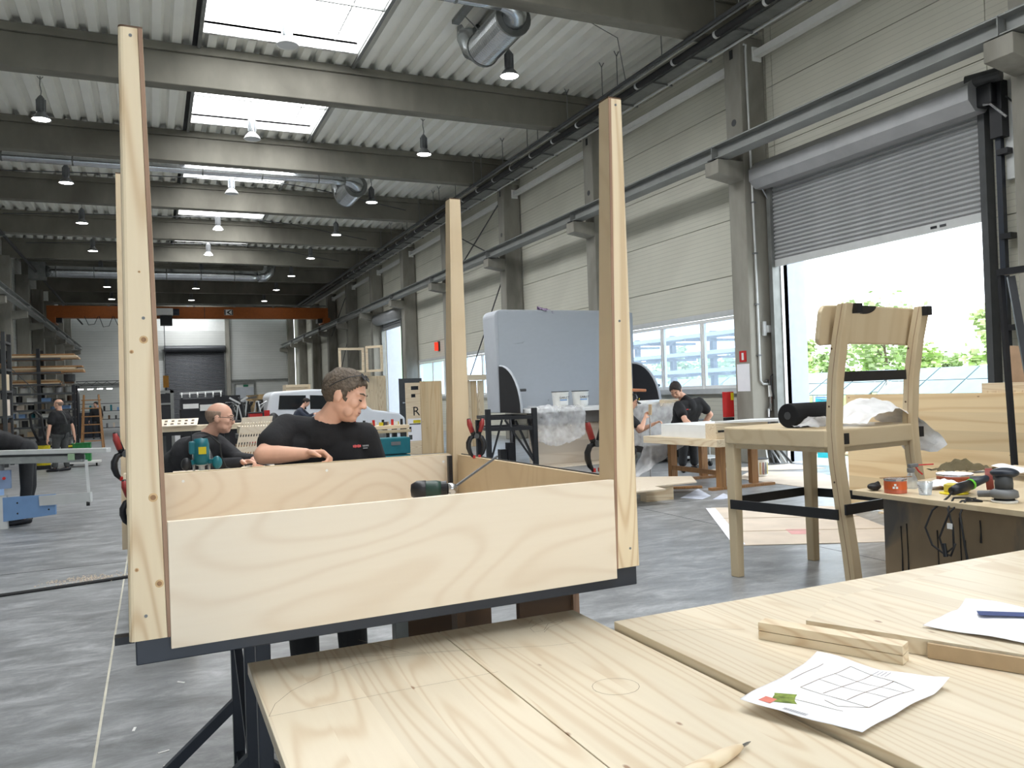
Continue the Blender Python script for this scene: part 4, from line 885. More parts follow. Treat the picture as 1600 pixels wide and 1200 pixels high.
ob('label_band', M().lathe([(.0625, .022), (.0625, .068)], n=28), mat('label_orange', (210, 96, 40), .5), t, local=True)
for k, (x, z) in enumerate(((0, .052), (-.009, .036), (.009, .036))): ob('label_mark', M().cbox((-.0628*math.cos(R(40))+x*.6, -.0628*math.sin(R(40))-x*.7, z), (.004, .012, .012), Matrix.Rotation(R(40), 3, 'Z')), 'white', t, local=True)
t = can((4.5, 3.42, .916), .1, .075, 'wide orange tin with black and yellow label next to the sponge', 'tin')
ob('label_band', M().lathe([(.1005, .015), (.1005, .055)], n=28), mat('label_dark', (146, 70, 30), .5, var=.5, scale=30), t, local=True)
sb = T('spray_bottle', 'clear oiler bottle with a thin red spout on the stained bench', 'bottle', (4.22, 3.5, .916))
ob('bottle', M().lathe([(.032, 0), (.036, .004), (.036, .05), (.02, .085), (.016, .1), (0, .1)], n=20), 'clear', sb, local=True, smooth=True)
ob('cap', M().lathe([(.02, .095), (.022, .1), (.022, .12), (.01, .125), (0, .125)], n=16), 'grey', sb, local=True); ob('head', M().cbox((.02, 0, .137), (.07, .02, .02)), 'grey', sb, local=True)
ob('spout', M().tube([(.05, 0, .137), (.16, -.03, .137)], .004), 'red', sb, local=True); ob('trigger', M().tube([(.04, 0, .13), (.055, -.01, .1), (.075, -.02, .08)], .005), 'red', sb, local=True)
cu = T('measuring_cup', 'clear plastic measuring cup with printed scale on the stained bench', 'cup', (4.04, 3.26, .916))
ob('cup', M().lathe([(.032, 0), (.042, .075), (.04, .075), (.03, .003), (0, .003)], n=24), 'clear', cu, local=True, smooth=True)
for k in range(5): ob('scale_mark', M().cbox((-.0385+.0, -.012+.006*k, .02+.009*k), (.002, .012, .002)), 'ink', cu, local=True)
gl = T('work_glove', 'small black glove at the corner of the stained bench', 'glove', (3.97, 3.56, .916)); ob('palm', M().sph((3.975, 3.56, .94), (.045, .035, .022)), 'rubber', gl, smooth=True); ob('finger', M().tube([(4.0, 3.58, .935), (4.03, 3.6, .945), (4.05, 3.59, .955)], .012), 'rubber', gl, smooth=True)
sf = T('sanding_sponge', 'yellow sanding sponge and disc on the stained bench', 'sponge', (4.22, 3.2, .916)); ob('disc', M().cyl((4.2, 3.2, .9155), (4.2, 3.2, .921), .075, n=24), 'yellow', sf); ob('sponge', M().cbox((4.24, 3.21, .944), (.09, .12, .045), Matrix.Rotation(.4, 3, 'Z')), mat('sponge_yellow', (205, 190, 90), .9), sf, bevel=.006)
rg = crumple('cleaning_rag', 'white crumpled rag between the cup and the wide tin', 'paper', lambda u, v: (4.22+.2*u+.06*v, 3.36+.14*v-.1*u, .93+.035*math.sin(math.pi*u)*math.sin(math.pi*v)), 16, 12, .02, 14, 'rag', 2)
cg = crumple('canvas_gloves', 'heap of olive brown canvas gloves at the back of the stained bench', mat('olive_canvas', (104, 94, 70), .95), lambda u, v: (4.86+.32*u, 3.74+.16*v-.12*u, .945+.05*math.sin(math.pi*u)*math.sin(math.pi*v)), 26, 18, .05, 13, 'gloves', 9)
# random orbital sander
sd = T('orbital_sander', 'dark grey orbital sander with a pale round pad on the stained bench', 'sander', (4.1, 2.83, .916), R(-55))
ob('pad', M().lathe([(.062, 0), (.064, .008), (.06, .012)], n=28), 'whitep', sd, local=True); ob('skirt', M().lathe([(.05, .012), (.045, .026), (0, .026)], n=24), 'rubber', sd, local=True)
ob('collar', M().lathe([(.058, .024), (.068, .03), (.064, .06), (.045, .07), (0, .07)], n=24), 'grey', sd, local=True, smooth=True); ob('body', M().lathe([(.042, .066), (.044, .1), (.04, .14), (0, .142)], n=24), 'greyd', sd, local=True, smooth=True)
ob('grip', M().sph((.005, 0, .155), (.068, .046, .028)), 'navy', sd, local=True, smooth=True); ob('dust_port', M().cyl((-.05, .02, .04), (-.12, .04, .035), .018), 'grey', sd, local=True)
# second sander lying across, with cable
gs = T('angle_polisher', 'long black polisher with green ring and red disc, its cable looped over the bench edge', 'polisher', (4.25, 3.05, .93))
ob('body', M().tube([(4.03, 3.08, .955), (4.1, 3.09, .965), (4.2, 3.1, .975)], [.024, .03, .028], 14), 'black', gs, smooth=True); ob('green_ring', M().cyl((4.2, 3.1, .975), (4.215, 3.1, .978), .031), mat('lime', (110, 200, 60), .5), gs)
ob('neck', M().tube([(4.215, 3.1, .978), (4.34, 3.1, 1.0), (4.46, 3.08, 1.01)], [.027, .02, .016], 12), 'navy', gs, smooth=True); ob('disc', M().cyl((4.38, 3.13, .99), (4.4, 3.1, .992), .062, n=24), mat('disc_red', (130, 56, 48), .6), gs); ob('disc_hub', M().cyl((4.34, 3.2, .985), (4.38, 3.13, .99), .02), 'greyd', gs)
ob('cable', M().tube([(4.03, 3.08, .95), (3.97, 3.06, .93), (3.89, 3.1, .86), (3.88, 3.14, .76), (3.88, 3.1, .67), (3.885, 3.03, .63), (3.88, 2.97, .68), (3.88, 2.97, .78), (3.885, 3.0, .88), (3.96, 3.02, .93), (4.05, 3.0, .925), (4.02, 2.9, .92), (3.93, 2.95, .925), (3.88, 2.99, .86), (3.875, 3.05, .72), (3.88, 3.03, .64), (3.88, 2.99, .63), (3.88, 2.96, .7)], .0055, 6), 'rubber', gs, smooth=True)
ob('cable', M().tube([(4.08, 2.98, .922), (3.95, 2.94, .93), (3.885, 2.93, .86), (3.885, 2.91, .7), (3.89, 2.88, .5), (3.89, 2.85, .2)], .0055, 6), 'rubber', gs, smooth=True); ob('plug', M().cyl((3.88, 3.03, .69), (3.88, 3.02, .62), .012), 'black', gs); ob('cable_tag', M().cbox((3.875, 2.985, .79), (.004, .03, .03)), 'white', gs)
sr = crumple('paper_bag', 'white paper bag printed in black behind the sander', 'paper', lambda u, v: (4.95+.4*u, 3.3+.2*v, .95+.06*math.sin(math.pi*min(1, u+.3))*(.4+.6*v)), 12, 10, .01, 6, 'bag', 4)
bd_ = T('spare_board', 'pale board lying at the back corner of the stained bench', 'board', (5.2, 3.6, .916)); ob('board', M().prism([(4.85, 3.62, .9155), (5.6, 3.3, .9155), (5.66, 3.82, .9155), (5.0, 3.72, .9155)], (0, 0, .018)), 'pine', bd_); ob('block', B(4.15, 4.28, 2.6, 2.72, .9155, .955), 'pine', bd_)
# ================================================================ pine panels by the door
lp_ = T('pine_panel_stack', 'long upright glued pine panel parked in front of the open roller door', 'panel', (7.9, 6, 0), 0)
q = ob('panel', M().box(7.86, 7.9, 3.6, 7.42, .02, 1.4), 'lamH', lp_, bevel=.003)
ob('panel', M().box(7.92, 7.96, 3.4, 7.1, .02, 1.38), 'lamH', lp_, bevel=.003)
for y in (4, 6.8): ob('skid', B(7.75, 8.1, y, y+.1, 0, .019), 'pine', lp_)
ob('batten_block', B(7.97, 8.05, 4.2, 5.7, 1.42, 1.5), 'pineY', lp_); ob('batten_block', B(7.97, 8.05, 4.2, 5.7, 0, 1.42), 'pineZ', lp_)
ob('leaning_board', M().prism([(8.12, 5.62, 0), (8.12, 5.2, 0), (8.12, 5.2, 1.85), (8.12, 5.48, 1.88)], (.018, 0, 0)), mat('tan_board', (176, 146, 118), .7), label='tan offcut board standing behind the long pine panel', cat='board')
bf = T('tube_stand', 'tall black steel tube stand leaning beside the roller door', 'stand', (6.1, 4.0, 0))
for a, b, w_ in (((6.0, 4.02, 0), (6.03, 4.12, 2.36), .035), ((6.25, 3.86, 0), (6.06, 4.06, 2.34), .05)): ob('tube', M().beam(a, b, w_, w_), 'black', bf)
ob('top_tube', M().beam((6.03, 4.14, 2.38), (6.1, 3.3, 2.38), .05, .05), 'black', bf); ob('tube', M().beam((6.1, 3.32, 0), (6.1, 3.32, 2.36), .04, .04), 'black', bf); ob('bottom_tube', M().beam((6.03, 4.0, .02), (6.1, 3.3, .02), .04, .04), 'black', bf)
ob('fibreboard_sheet', M().prism([(6.6, 4.2, 0), (6.6, 2.6, 0), (6.6, 2.6, 2.3), (6.6, 4.12, 2.3)], (.02, 0, 0)), mat('beige_sheet', (190, 172, 148), .7), label='beige sheet standing behind the black steel frame', cat='sheet')
# ================================================================ floor clutter in the middle right
cs = T('cardboard_sheet', 'flattened cardboard sheet on the floor behind the giant chair legs', 'cardboard', (5.9, 7, 0))
ob('sheet', M().prism([(6.5, 8.4, .001), (5.22, 6.29, .001), (6.75, 5.5, .001), (7.75, 7.6, .001)], (0, 0, .006)), 'card', cs)
for k in (.35, .7): ob('fold_line', M().beam((6.5-1.28*k, 8.4-2.11*k, .0085), (7.75-1.0*k, 7.6-2.1*k, .0085), .02, .002), 'mdf', cs)
ob('printed_mark', M().prism([(6.0, 6.45, .0075), (6.25, 6.3, .0075), (6.4, 6.55, .0075), (6.15, 6.7, .0075)], (0, 0, .001)), mat('faded_pink', (224, 170, 168), .8), cs); ob('tape_strip', M().beam((5.22, 6.33, .0085), (6.46, 8.36, .0085), .12, .002), 'paper', cs)
ob('cardboard_sheet', M().prism([(8.82, 10.7, .001), (8.82, 8.7, .001), (9.6, 8.4, .001), (10.4, 10.6, .001), (9.7, 11.4, .001)], (0, 0, .006)), 'card', label='wide cardboard sheet on the floor under the paint bucket', cat='cardboard')
ob('cardboard_sheet', M().prism([(9.3, 12.1, .001), (9.75, 11.45, .001), (11.0, 10.9, .001), (11.1, 11.9, .001)], (0, 0, .006)), 'card', label='bright cardboard sheet on the floor by the roller door', cat='cardboard')
def bucket(loc, label, s=1.0, words=None, rz=0, drip=True, loc_z=0):
    t = T('paint_bucket', label, 'bucket', loc, rz)
    ob('pail', M().lathe([(.125*s, 0), (.135*s, .01), (.155*s, .27*s), (.163*s, .275*s), (.163*s, .3*s), (.152*s, .3*s), (.13*s, .02), (0, .02)], n=30), 'whitep', t, local=True, smooth=False)
    ob('rim_paint', M().lathe([(.164*s, .285*s), (.166*s, .3*s), (.15*s, .301*s)], n=30), 'greyd', t, local=True)
    ob('handle', M().tube([(.16*s*math.cos(R(a)), -.01-.05*s*math.sin(R(a)), .24*s-.13*s*math.sin(R(a))-.0) for a in range(0, 181, 20)], .004, 6), 'alu', t, local=True)
    if drip:
        for k, c in enumerate(((196, 170, 120), (150, 110, 105), (110, 115, 120), (190, 180, 110))):
            a = R(-120+k*20); ob('paint_run', M().cbox((.15*s*math.cos(a), .15*s*math.sin(a), .14*s), (.008, .03*s, .2*s), Matrix.Rotation(a, 3, 'Z')), mat('paint_run', c, .5), t, local=True)
    if words:
        lb = ob('label', M().add([((.158-.004*(1-j))*s*math.cos(R(-115+i*6)), (.158-.004*(1-j))*s*math.sin(R(-115+i*6)), (.05+.17*j)*s) for j in (0, 1) for i in range(12)], [(i, i+1, 12+i+1, 12+i) for i in range(11)]), 'white', t, local=True)
        return t, lb
    return t
bucket((9.31, 10.72, .008), 'white plastic paint bucket with colour runs standing on floor cardboard')
lam_ = T('loose_plank', 'short dark plank on the floor near the giant chair leg', 'plank', (8.9, 8.9, 0)); ob('plank', B(8.6, 9.2, 8.0, 8.12, .001, .03), 'brown', lam_)
CN = {'red': 'red', 'whitep': 'white', 'yellow': 'yellow', 'black': 'black', 'greyd': 'dark grey', 'mdf': 'tan', 'card': 'cardboard brown', 'bluep': 'pale blue', 'grey': 'grey', 'brown': 'dark brown', 'teal': 'teal'}
# ================================================================ giant grey armchair on a stand
ga = T('giant_grey_armchair', 'huge pale grey upholstery board with rounded corner and two black curved arms', 'armchair', (8.5, 16, 1.1))
x0, x1, z0, z1, r_ = 6.81, 10.35, 1.12, 3.37, .16
pr_ = [(x0+.05, z0), (x1-.05, z0)]+[(x1-r_+r_*math.cos(R(a)), z1-r_+r_*math.sin(R(a))) for a in range(0, 91, 15)]+[(x0+r_+r_*math.cos(R(a)), z1-r_+r_*math.sin(R(a))) for a in range(90, 181, 15)]
ob('back_board', M().prism([(x, 16.02, z) for x, z in reversed(pr_)], (0, .68, 0)), 'pale', ga, bevel=.02)
ob('front_sheet', M().box(x0+.08, x1-.03, 16.0, 16.018, z0+.02, z1-.05), 'paled', ga)
for x in (6.86, 10.26):
    prf = [(15.99, 1.13), (15.99, 2.13)]+[(14.93+1.06*math.sin(R(a)), 1.13+1.0*math.cos(R(a))) for a in (75, 60, 45, 30, 15, 0)][0:0]
    prf += [(14.95+1.04*math.cos(R(a)), 1.13+1.0*math.sin(R(a))) for a in range(85, -1, -12)][::1]
    prf = [(15.99, 1.13), (15.99, 2.13)]+[(15.99-1.06*math.sin(R(a)), 1.13+1.0*math.cos(R(a))) for a in range(10, 91, 10)]
    q = ob('arm', M().prism([(x, y, z) for y, z in prf], (.05, 0, 0)), 'black', ga)
    ob('arm_edge', M().tube([(x+.025, y-.004, z+.004) for y, z in prf[1:]], .03, 6), 'pale', q)
    ob('peg', M().cyl((x+.05, 15.5, 1.6), (x+.4, 15.5, 1.6), .03), 'greyd', ga)
ob('seat_deck', B(6.95, 10.2, 14.75, 15.98, 1.122, 1.2), 'white', ga, bevel=.01)
cloth = crumple('tied_cloth', 'purple and white twisted cloth on the top edge of the grey board', mat('purple_white_cloth', (150, 130, 160), .9, var=.7, scale=25), lambda u, v: (7.9+.35*u, 16.0+.14*v, 3.38-.1*u+.06*math.sin(math.pi*v)), 12, 8, .05, 9, 'cloth', 1)
st = T('black_steel_stand', 'black welded steel stand with diagonal braces under the grey armchair', 'stand', (6.6, 14.8, 0))
PT = [(6.1, 14.85), (6.92, 14.42), (6.3, 15.9), (7.0, 15.7)]
for x, y in PT: ob('leg', M().box(x-.045, x+.045, y-.045, y+.045, 0, 1.24 if y < 15 else 1.0), 'black', st)
for a, b in ((0, 1), (1, 3), (3, 2), (2, 0)):
    for z in (1.06, .98 if False else .84): ob('rail', M().beam((*PT[a], z), (*PT[b], z), .05, .07), 'black', st)
ob('diagonal', M().beam((*PT[0], .1), (6.35, 14.72, 1.02), .04, .04), 'black', st); ob('diagonal', M().beam((6.4, 14.7, 1.02), (*PT[1], .12), .04, .04), 'black', st); ob('diagonal', M().beam((*PT[1], .12), (7.02, 14.9, 1.0), .05, .05), 'black', st)
ob('curved_stay', M().tube([(6.75, 15.2, 1.0), (6.72, 15.1, .7), (6.65, 14.95, .4), (6.55, 14.85, .05)], .03), 'black', st); ob('brace', M().beam((*PT[1], .12), (7.0, 15.5, .95), .04, .04), 'black', st)
ob('foot_block', B(6.35, 6.5, 14.85, 15.0, .1, .42), 'black', st); ob('foot_block', B(6.5, 6.64, 14.8, 14.95, .1, .55), 'black', st); ob('foot_plate', B(6.3, 6.7, 14.78, 15.05, .0, .099), 'black', st)
wbs = T('whitewashed_plinth', 'low pale whitewashed pine plinth under the plastic covered deck', 'plinth', (8.4, 15.3, 0))
ob('front_board', B(7.1, 9.7, 15.05, 15.09, .02, .86), wood('whitewashed_pine', (214, 202, 186), (190, 172, 150), 'X', .25, 'Z', .9, 5), wbs); ob('top_board', B(7.1, 9.7, 15.1, 15.95, .82, .86), 'pine', wbs); ob('side_board', B(9.66, 9.7, 15.1, 15.95, .02, .81), 'pine', wbs)
ob('deck_stack', B(7.45, 9.6, 14.98, 15.9, .87, 1.118), 'timber', wbs); ob('floor_sheet', B(7.3, 8.95, 14.55, 15.04, .001, .02), 'birch', wbs)
def sheet_hang(u, v):
    x = 7.12+1.1*u; y = 14.72-.03*math.sin(9*u)
    if v < .25: return (x, 15.3-(15.3-14.72)*v/.25, 1.215+.01*math.sin(7*u))
    return (x, y-.05*(v-.25), 1.21-(v-.25)*1.0*(.75+.3*math.sin(2.5*u+.6)))
crumple('plastic_wrap', 'clear crumpled plastic wrap hanging over the front of the grey armchair deck', 'wrap', sheet_hang, 50, 34, .07, 6, seed=2)
for k, (x, y, lb) in enumerate(((7.95, 15.25, 'white paint bucket with black lettering on the armchair deck, left of its twin'), (8.42, 15.22, 'white paint bucket with black lettering on the armchair deck, right of its twin'))):
    t, l_ = bucket((x, y, 1.201), lb, 1.15, True, R(0), False)
    txt('lettering', 'GARLET', .065, 'ink', l_, (x-.115, y-.186, 1.39), (1, 0, 0), (0, 0, 1)); ob('blue_band', M().cbox((x-.02, y-.184, 1.36), (.17, .004, .025)), 'bluep', l_)
# wrapped stack behind the man at the white table
wp = T('wrapped_stack', 'foil wrapped stack of goods on a dark trolley behind the white table', 'pallet goods', (9.6, 14.2, 0))
ob('goods', B(9.1, 10.15, 13.8, 14.6, .38, 1.16), mat('grey_goods', (150, 146, 140), .6, var=.3, scale=5), wp, bevel=.04); ob('trolley_deck', B(9.0, 10.2, 13.7, 14.7, .25, .36), 'black', wp)
for x in (9.1, 10.1):
    for y in (13.8, 14.6): ob('castor', M().cyl((x-.03, y, .11), (x+.03, y, .11), .11), 'rubber', wp); ob('castor_fork', B(x-.05, x+.05, y-.02, y+.02, .12, .249), 'greyd', wp)
def wrapf(u, v):
    pts = [(9.02, 14.6), (9.02, 13.72), (10.24, 13.72), (10.24, 14.6)]; s_ = u*3; i = min(2, int(s_)); f = s_-i
    return (pts[i][0]*(1-f)+pts[i+1][0]*f, pts[i][1]*(1-f)+pts[i+1][1]*f, .36+.86*v)
crumple('stretch_film', 'shiny clear stretch film wound around the stack of goods', 'wrap', wrapf, 60, 18, .05, 5, seed=8)
rl_ = T('paper_roll', 'white rolled sheet lying on the wrapped stack', 'roll', (9.4, 14, 1.2)); ob('roll', M().cyl((9.0, 13.95, 1.23), (9.7, 14.1, 1.23), .07), 'white', rl_, smooth=True); ob('core', M().cyl((8.995, 13.949, 1.23), (9.02, 13.955, 1.23), .03), 'grey', rl_)
for k, (x, y, z, s_) in enumerate(((9.85, 13.95, 1.165, .13), (9.7, 14.25, 1.165, .13))): ob('pine_block', M().cbox((x, y, z+s_/2), (.5, .14, s_), Matrix.Rotation(.2, 3, 'Z')), 'pine', label=('pale pine block on the wrapped stack, front one of two', 'pale pine block on the wrapped stack, rear one of two')[k], cat='wood block')
tc_ = T('bar_clamp', 'bar clamp with a wooden handle on the wrapped stack', 'clamp', (9.3, 14.3, 1.2)); ob('bar', M().cyl((9.3, 14.4, 1.16), (9.3, 14.4, 1.55), .012), 'black', tc_); ob('handle', M().cyl((9.2, 14.4, 1.52), (9.55, 14.4, 1.5), .035, .03), mat('clamp_wood', (200, 130, 90), .5), tc_)
# white table with trestle
wt = T('white_worktable', 'work table with yellowish pine edge and brown trestle legs under white boards', 'table', (8.1, 10.4, 0))
ob('top', M().prism([(7.38, 11.25, .66), (7.5, 9.5, .66), (8.75, 9.6, .66), (8.6, 11.3, .66)], (0, 0, .11)), 'pineY', wt, bevel=.004)
for x, y in ((7.84, 11.1), (7.76, 9.76), (8.5, 11.15), (8.45, 9.85)): ob('leg', B(x-.06, x+.06, y-.045, y+.045, .04, .655), 'oldwood', wt)
for y in (9.76, 11.1): ob('foot', B(7.55, 8.75, y-.05, y+.05, 0, .039), 'oldwood', wt)
ob('stretcher', B(7.78, 7.84, 9.81, 11.05, .2, .27), 'oldwood', wt)
bxw = T('white_faced_box', 'long box with bright white faces and a pine end on the white table', 'box', (8, 10.2, .77))
ob('body', M().prism([(7.5, 10.9, .772), (7.58, 9.86, .772), (8.5, 9.9, .772), (8.45, 10.95, .772)], (0, 0, .2)), 'white', bxw); ob('end_block', M().prism([(7.57, 9.85, .772), (7.59, 9.62, .772), (8.6, 9.66, .772), (8.55, 9.89, .772)], (0, 0, .225)), 'pine', bxw); ob('slot', B(7.62, 7.85, 9.615, 9.63, .87, .9), 'ink', bxw)
ob('white_board', M().prism([(7.63, 9.7, 1.0), (8.5, 9.3, 1.0), (9.15, 9.5, 1.0), (8.5, 9.88, 1.0)], (0, 0, .03)), 'white', label='bright white board lying across the pine ended box', cat='board')
crumple('plastic_wrap', 'clear plastic sheet hanging beneath the white worktable down to the floor', 'wrap', lambda u, v: (7.45+.9*u*(1-v)-.2*v, 11.3-.1*u+.15*v, .66-.62*v), 20, 16, .06, 5, seed=11)
fb = T('plywood_offcut', 'large pale plywood offcut with a cutout lying low beside the white table', 'board', (6.6, 9.9, 0))
ob('sheet', M().prism([(5.7, 9.0, .2), (6.2, 8.95, .2), (6.25, 9.3, .2), (7.0, 9.35, .2), (7.36, 9.95, .2), (6.65, 10.45, .2), (6.3, 10.0, .2), (5.9, 9.7, .2)], (0, 0, .018)), 'birch', fb); ob('block', B(6.15, 6.6, 9.35, 9.5, 0, .199), 'pine', fb); ob('block', B(6.5, 6.7, 10.0, 10.15, 0, .199), 'pine', fb)
for k, (p_, lb) in enumerate(((((6.75, 9.4), (7.55, 10.05), (7.2, 9.3), (6.9, 9.1)), 'large pale blue white plan sheet on the floor by the plywood offcut'), (((7.0, 9.0), (7.5, 9.4), (7.35, 9.02), (7.1, 8.9)), 'small white paper scrap on the floor by the plan sheet'))):
    ob('plan_sheet', M().prism([(x, y, .001+.002*k) for x, y in p_], (0, 0, .002)), mat('plan_blue', (206, 212, 228), .8), label=lb, cat='paper')
ob('loose_plank', M().beam((7.05, 10.35, .02), (7.65, 10.1, .02), .1, .03), 'oldwood', label='short brown plank lying on the floor by the trestle foot', cat='plank')
tro = T('paint_trolley', 'small white wire trolley with paint pails behind the white table', 'trolley', (9.4, 12.3, 0))
ob('shelf', B(9.15, 9.85, 12.2, 12.7, .2, .22), 'alu', tro); ob('shelf', B(9.15, 9.85, 12.2, 12.7, .62, .64), 'alu', tro)
for x in (9.17, 9.83):
    for y in (12.22, 12.68): ob('upright', M().cyl((x, y, .06), (x, y, .8), .012, n=8), 'alu', tro); ob('castor', M().cyl((x-.02, y, .05), (x+.02, y, .05), .05), 'rubber', tro)
bucket((9.5, 12.42, .641), 'white pail with a dark rim on the wire trolley', .95, drip=False); bucket((9.42, 12.42, .221), 'white and blue pail on the lower trolley shelf', .8)
mr_ = T('metal_rack', 'low dark rack of paint gear below the window', 'rack', (10.2, 14, 0)); ob('body', B(10.35, 11.0, 14.8, 15.9, 0, .85), 'black', mr_); ob('top', B(10.3, 11.05, 14.75, 15.95, .86, .9), 'greyd', mr_)
for k in range(7): ob('spray_can', M().cyl((10.45+.08*k, 14.9+.1*(k % 3), .901), (10.45+.08*k, 14.9+.1*(k % 3), 1.08), .033, n=12), ('red', 'black', 'whitep', 'greyd')[k % 4], label=('red', 'black', 'white', 'grey')[k % 4]+' spray can standing on the dark rack below the window', cat='spray can', group=('red', 'black', 'white', 'grey')[k % 4]+' spray cans below the window')
jk = T('steel_offcuts', 'tangle of steel offcuts leaning at the foot of the column', 'scrap metal', (11, 12, 0))
for k in range(5): ob('bar', M().beam((10.75+.1*k, 12.1-.05*k, .0+.02), (10.9+.08*(k % 2), 12.33, .35+.06*k), .025, .04), ('alu', 'greyd', 'steel')[k % 3], jk)
# ================================================================ wooden cupboards and panels in the middle distance
cu_ = T('pine_cupboard', 'tall pine cupboard side with two slots, a letter R and a poster', 'cupboard', (6.6, 20.5, 0))
g = M(); X0, X1, Y_ = 6.1, 6.5, 20.5
for a in ((X0, X1, 1.81, 1.9), (X0, 6.25, 1.51, 1.81), (6.46, X1, 1.51, 1.81), (6.25, 6.46, 1.6, 1.71), (6.37, 6.46, 1.51, 1.6), (X0, X1, 0, 1.51)): g.box(a[0], a[1], Y_, Y_+.04, a[2], a[3])
ob('slotted_board', g, 'pine', cu_); ob('inner_dark', B(6.12, 6.48, 20.56, 20.58, 1.4, 1.88), 'navy', cu_)
ob('upright_panel', B(6.505, 7.1, 20.47, 20.54, 0, 1.93), 'lamZ', cu_); ob('carcass', B(6.52, 7.1, 20.6, 21.2, 0, 1.9), 'pineZ', cu_)
txt('letter', 'R', .34, 'ink', cu_, (6.27, 20.498, 1.03), (1, 0, 0), (0, 0, 1))
ps = ob('poster', B(6.13, 6.495, 20.49, 20.498, .36, .95), 'paper', cu_); ob('poster_yellow', B(6.28, 6.48, 20.486, 20.491, .83, .91), 'yellow', ps); ob('poster_bar', B(6.17, 6.48, 20.486, 20.491, .79, .82), 'greyd', ps); ob('poster_print', B(6.15, 6.24, 20.486, 20.491, .4, .52), 'greyd', ps); ob('poster_print', B(6.16, 6.22, 20.486, 20.491, .6, .74), 'ink', ps)
lb_ = T('pine_offcut_box', 'low pine box in front of the slotted cupboard', 'box', (5.5, 19.5, 0)); ob('box', B(5.3, 5.8, 19.5, 19.9, 0, .36), 'pine', lb_); ob('lid', B(5.29, 5.81, 19.49, 19.91, .361, .38), 'pine', lb_)
pb = T('pine_panel_rack', 'upright row of pine panels under a cross beam beside the grey board', 'panels', (8.4, 22, 0))
for k in range(5): ob('panel', B(7.95+.2*k, 8.13+.2*k, 22+.03*(k % 2), 22.05+.03*(k % 2), 0, 1.93), 'lamZ' if k % 2 else 'pineZ', pb)
ob('cross_beam', B(7.9, 9.0, 21.92, 22.1, 1.94, 2.1), 'pine', pb)
dd = T('dark_door_leaf', 'dark grey door leaf standing by the green lit doorway', 'door leaf', (8.5, 28, 0)); ob('leaf', B(8.1, 8.95, 28, 28.06, 0, 2.17), 'greyd', dd); ob('handle', M().cyl((8.22, 27.99, 1.3), (8.22, 27.95, 1.3), .03).beam((8.22, 27.96, 1.3), (8.36, 27.96, 1.3), .03, .03), 'steel', dd)
pw = T('pine_wall_element', 'tall pine plank wall element with an open window frame on top', 'wall element', (7, 28, 0))
for k in range(5): ob('plank', B(6.2+.3*k, 6.495+.3*k, 28.3, 28.36, 0, 2.3), 'pineZ', pw)
ob('sill', B(6.1, 7.1, 28.1, 28.3, 2.31, 2.42), 'pine', pw)
def frame(a, b, z0, z1, w_=.08):
    f = T('wooden_window_frame', '', 'window frame', (*a, z0)); return f
for k, (a, b, z0, z1, lb) in enumerate((((6.0, 28.0), (6.83, 28.05), 2.43, 3.3, 'empty pale wooden window frame above the pine wall element, facing the hall'), ((6.96, 28.02), (7.36, 27.5), 2.43, 3.35, 'empty pale wooden window frame set at an angle above the pine wall element'))):
    t = T('wooden_window_frame', lb, 'window frame', (a[0], a[1], z0))
    for p, q in (((*a, z0), (*a, z1)), ((*b, z0), (*b, z1)), ((*a, z0+.04), (*b, z0+.04)), ((*a, z1-.04), (*b, z1-.04))): ob('rail', M().beam(p, q, .08, .08), 'pine', t)
tb = T('tool_bench', 'work bench scattered with small tools behind the man with glasses on his head', 'bench', (4.5, 17, 0))
ob('top', B(3.9, 5.12, 17, 17.9, .86, .93), 'pine', tb); ob('shelf_edge', B(3.9, 5.12, 16.9, 16.99, .78, .84), 'ashX', tb)
for x in (4.0, 5.0):
    for y in (17.1, 17.8): ob('leg', B(x-.05, x+.05, y-.05, y+.05, 0, .859), 'greyd', tb)
for k in range(16):
    x = 3.98+.07*k; m_ = ('red', 'whitep', 'yellow', 'black', 'greyd', 'mdf')[k % 6]
    if k % 3: ob('small_tool', M().cbox((x, 17.2+.1*(k % 4), .97), (.1, .06, .07), Matrix.Rotation(k, 3, 'Z')), m_, label=CN[m_]+' small tool lying on the long work bench', cat='tool', group=CN[m_]+' tools on the long bench')
    else: ob('glue_bottle', M().cyl((x, 17.3, .931), (x, 17.3, 1.06), .03, n=10), m_, label=CN[m_]+' small bottle standing on the long work bench', cat='bottle', group=CN[m_]+' bottles on the long bench')
for k in range(2):
    t = T('tool_case', ('teal stacking tool case under the long bench, upper one', 'teal stacking tool case under the long bench, lower one')[k], 'tool case', (4.6, 16.5, .36-.36*k)); ob('case', B(4.28, 4.92, 16.3, 16.7, .362-.36*k, .7-.36*k), 'teal', t, bevel=.02); ob('latch', B(4.5, 4.7, 16.28, 16.299, .55-.36*k, .62-.36*k), 'grey', t)
vn = T('white_van', 'white delivery van with dark windows parked far down the hall', 'van', (5.2, 25.8, 0))
body = [(3.05, .35), (3.05, .95), (3.12, 1.25), (3.22, 1.72), (3.35, 1.82), (4.5, 1.86), (5.3, 1.82), (5.75, 1.62), (6.35, 1.15), (7.2, 1.02), (7.4, .85), (7.42, .35)]
ob('body', M().prism([(x, 25.0, z) for x, z in reversed(body)], (0, 1.7, 0)), mat('van_white', (226, 230, 236), .25, var=.02), vn, bevel=.07, seg=3)
for nm, pl in (('side_window', [(3.45, 1.28), (4.28, 1.25), (4.28, 1.68), (3.5, 1.7)]), ('side_window', [(4.4, 1.25), (5.1, 1.22), (5.1, 1.64), (4.4, 1.68)]), ('side_window', [(5.18, 1.22), (6.1, 1.18), (5.6, 1.6), (5.18, 1.64)])):
    ob(nm, M().prism([(x, 24.99, z) for x, z in pl], (0, .012, 0)), mat('dark_window', (30, 34, 38), .15), vn)
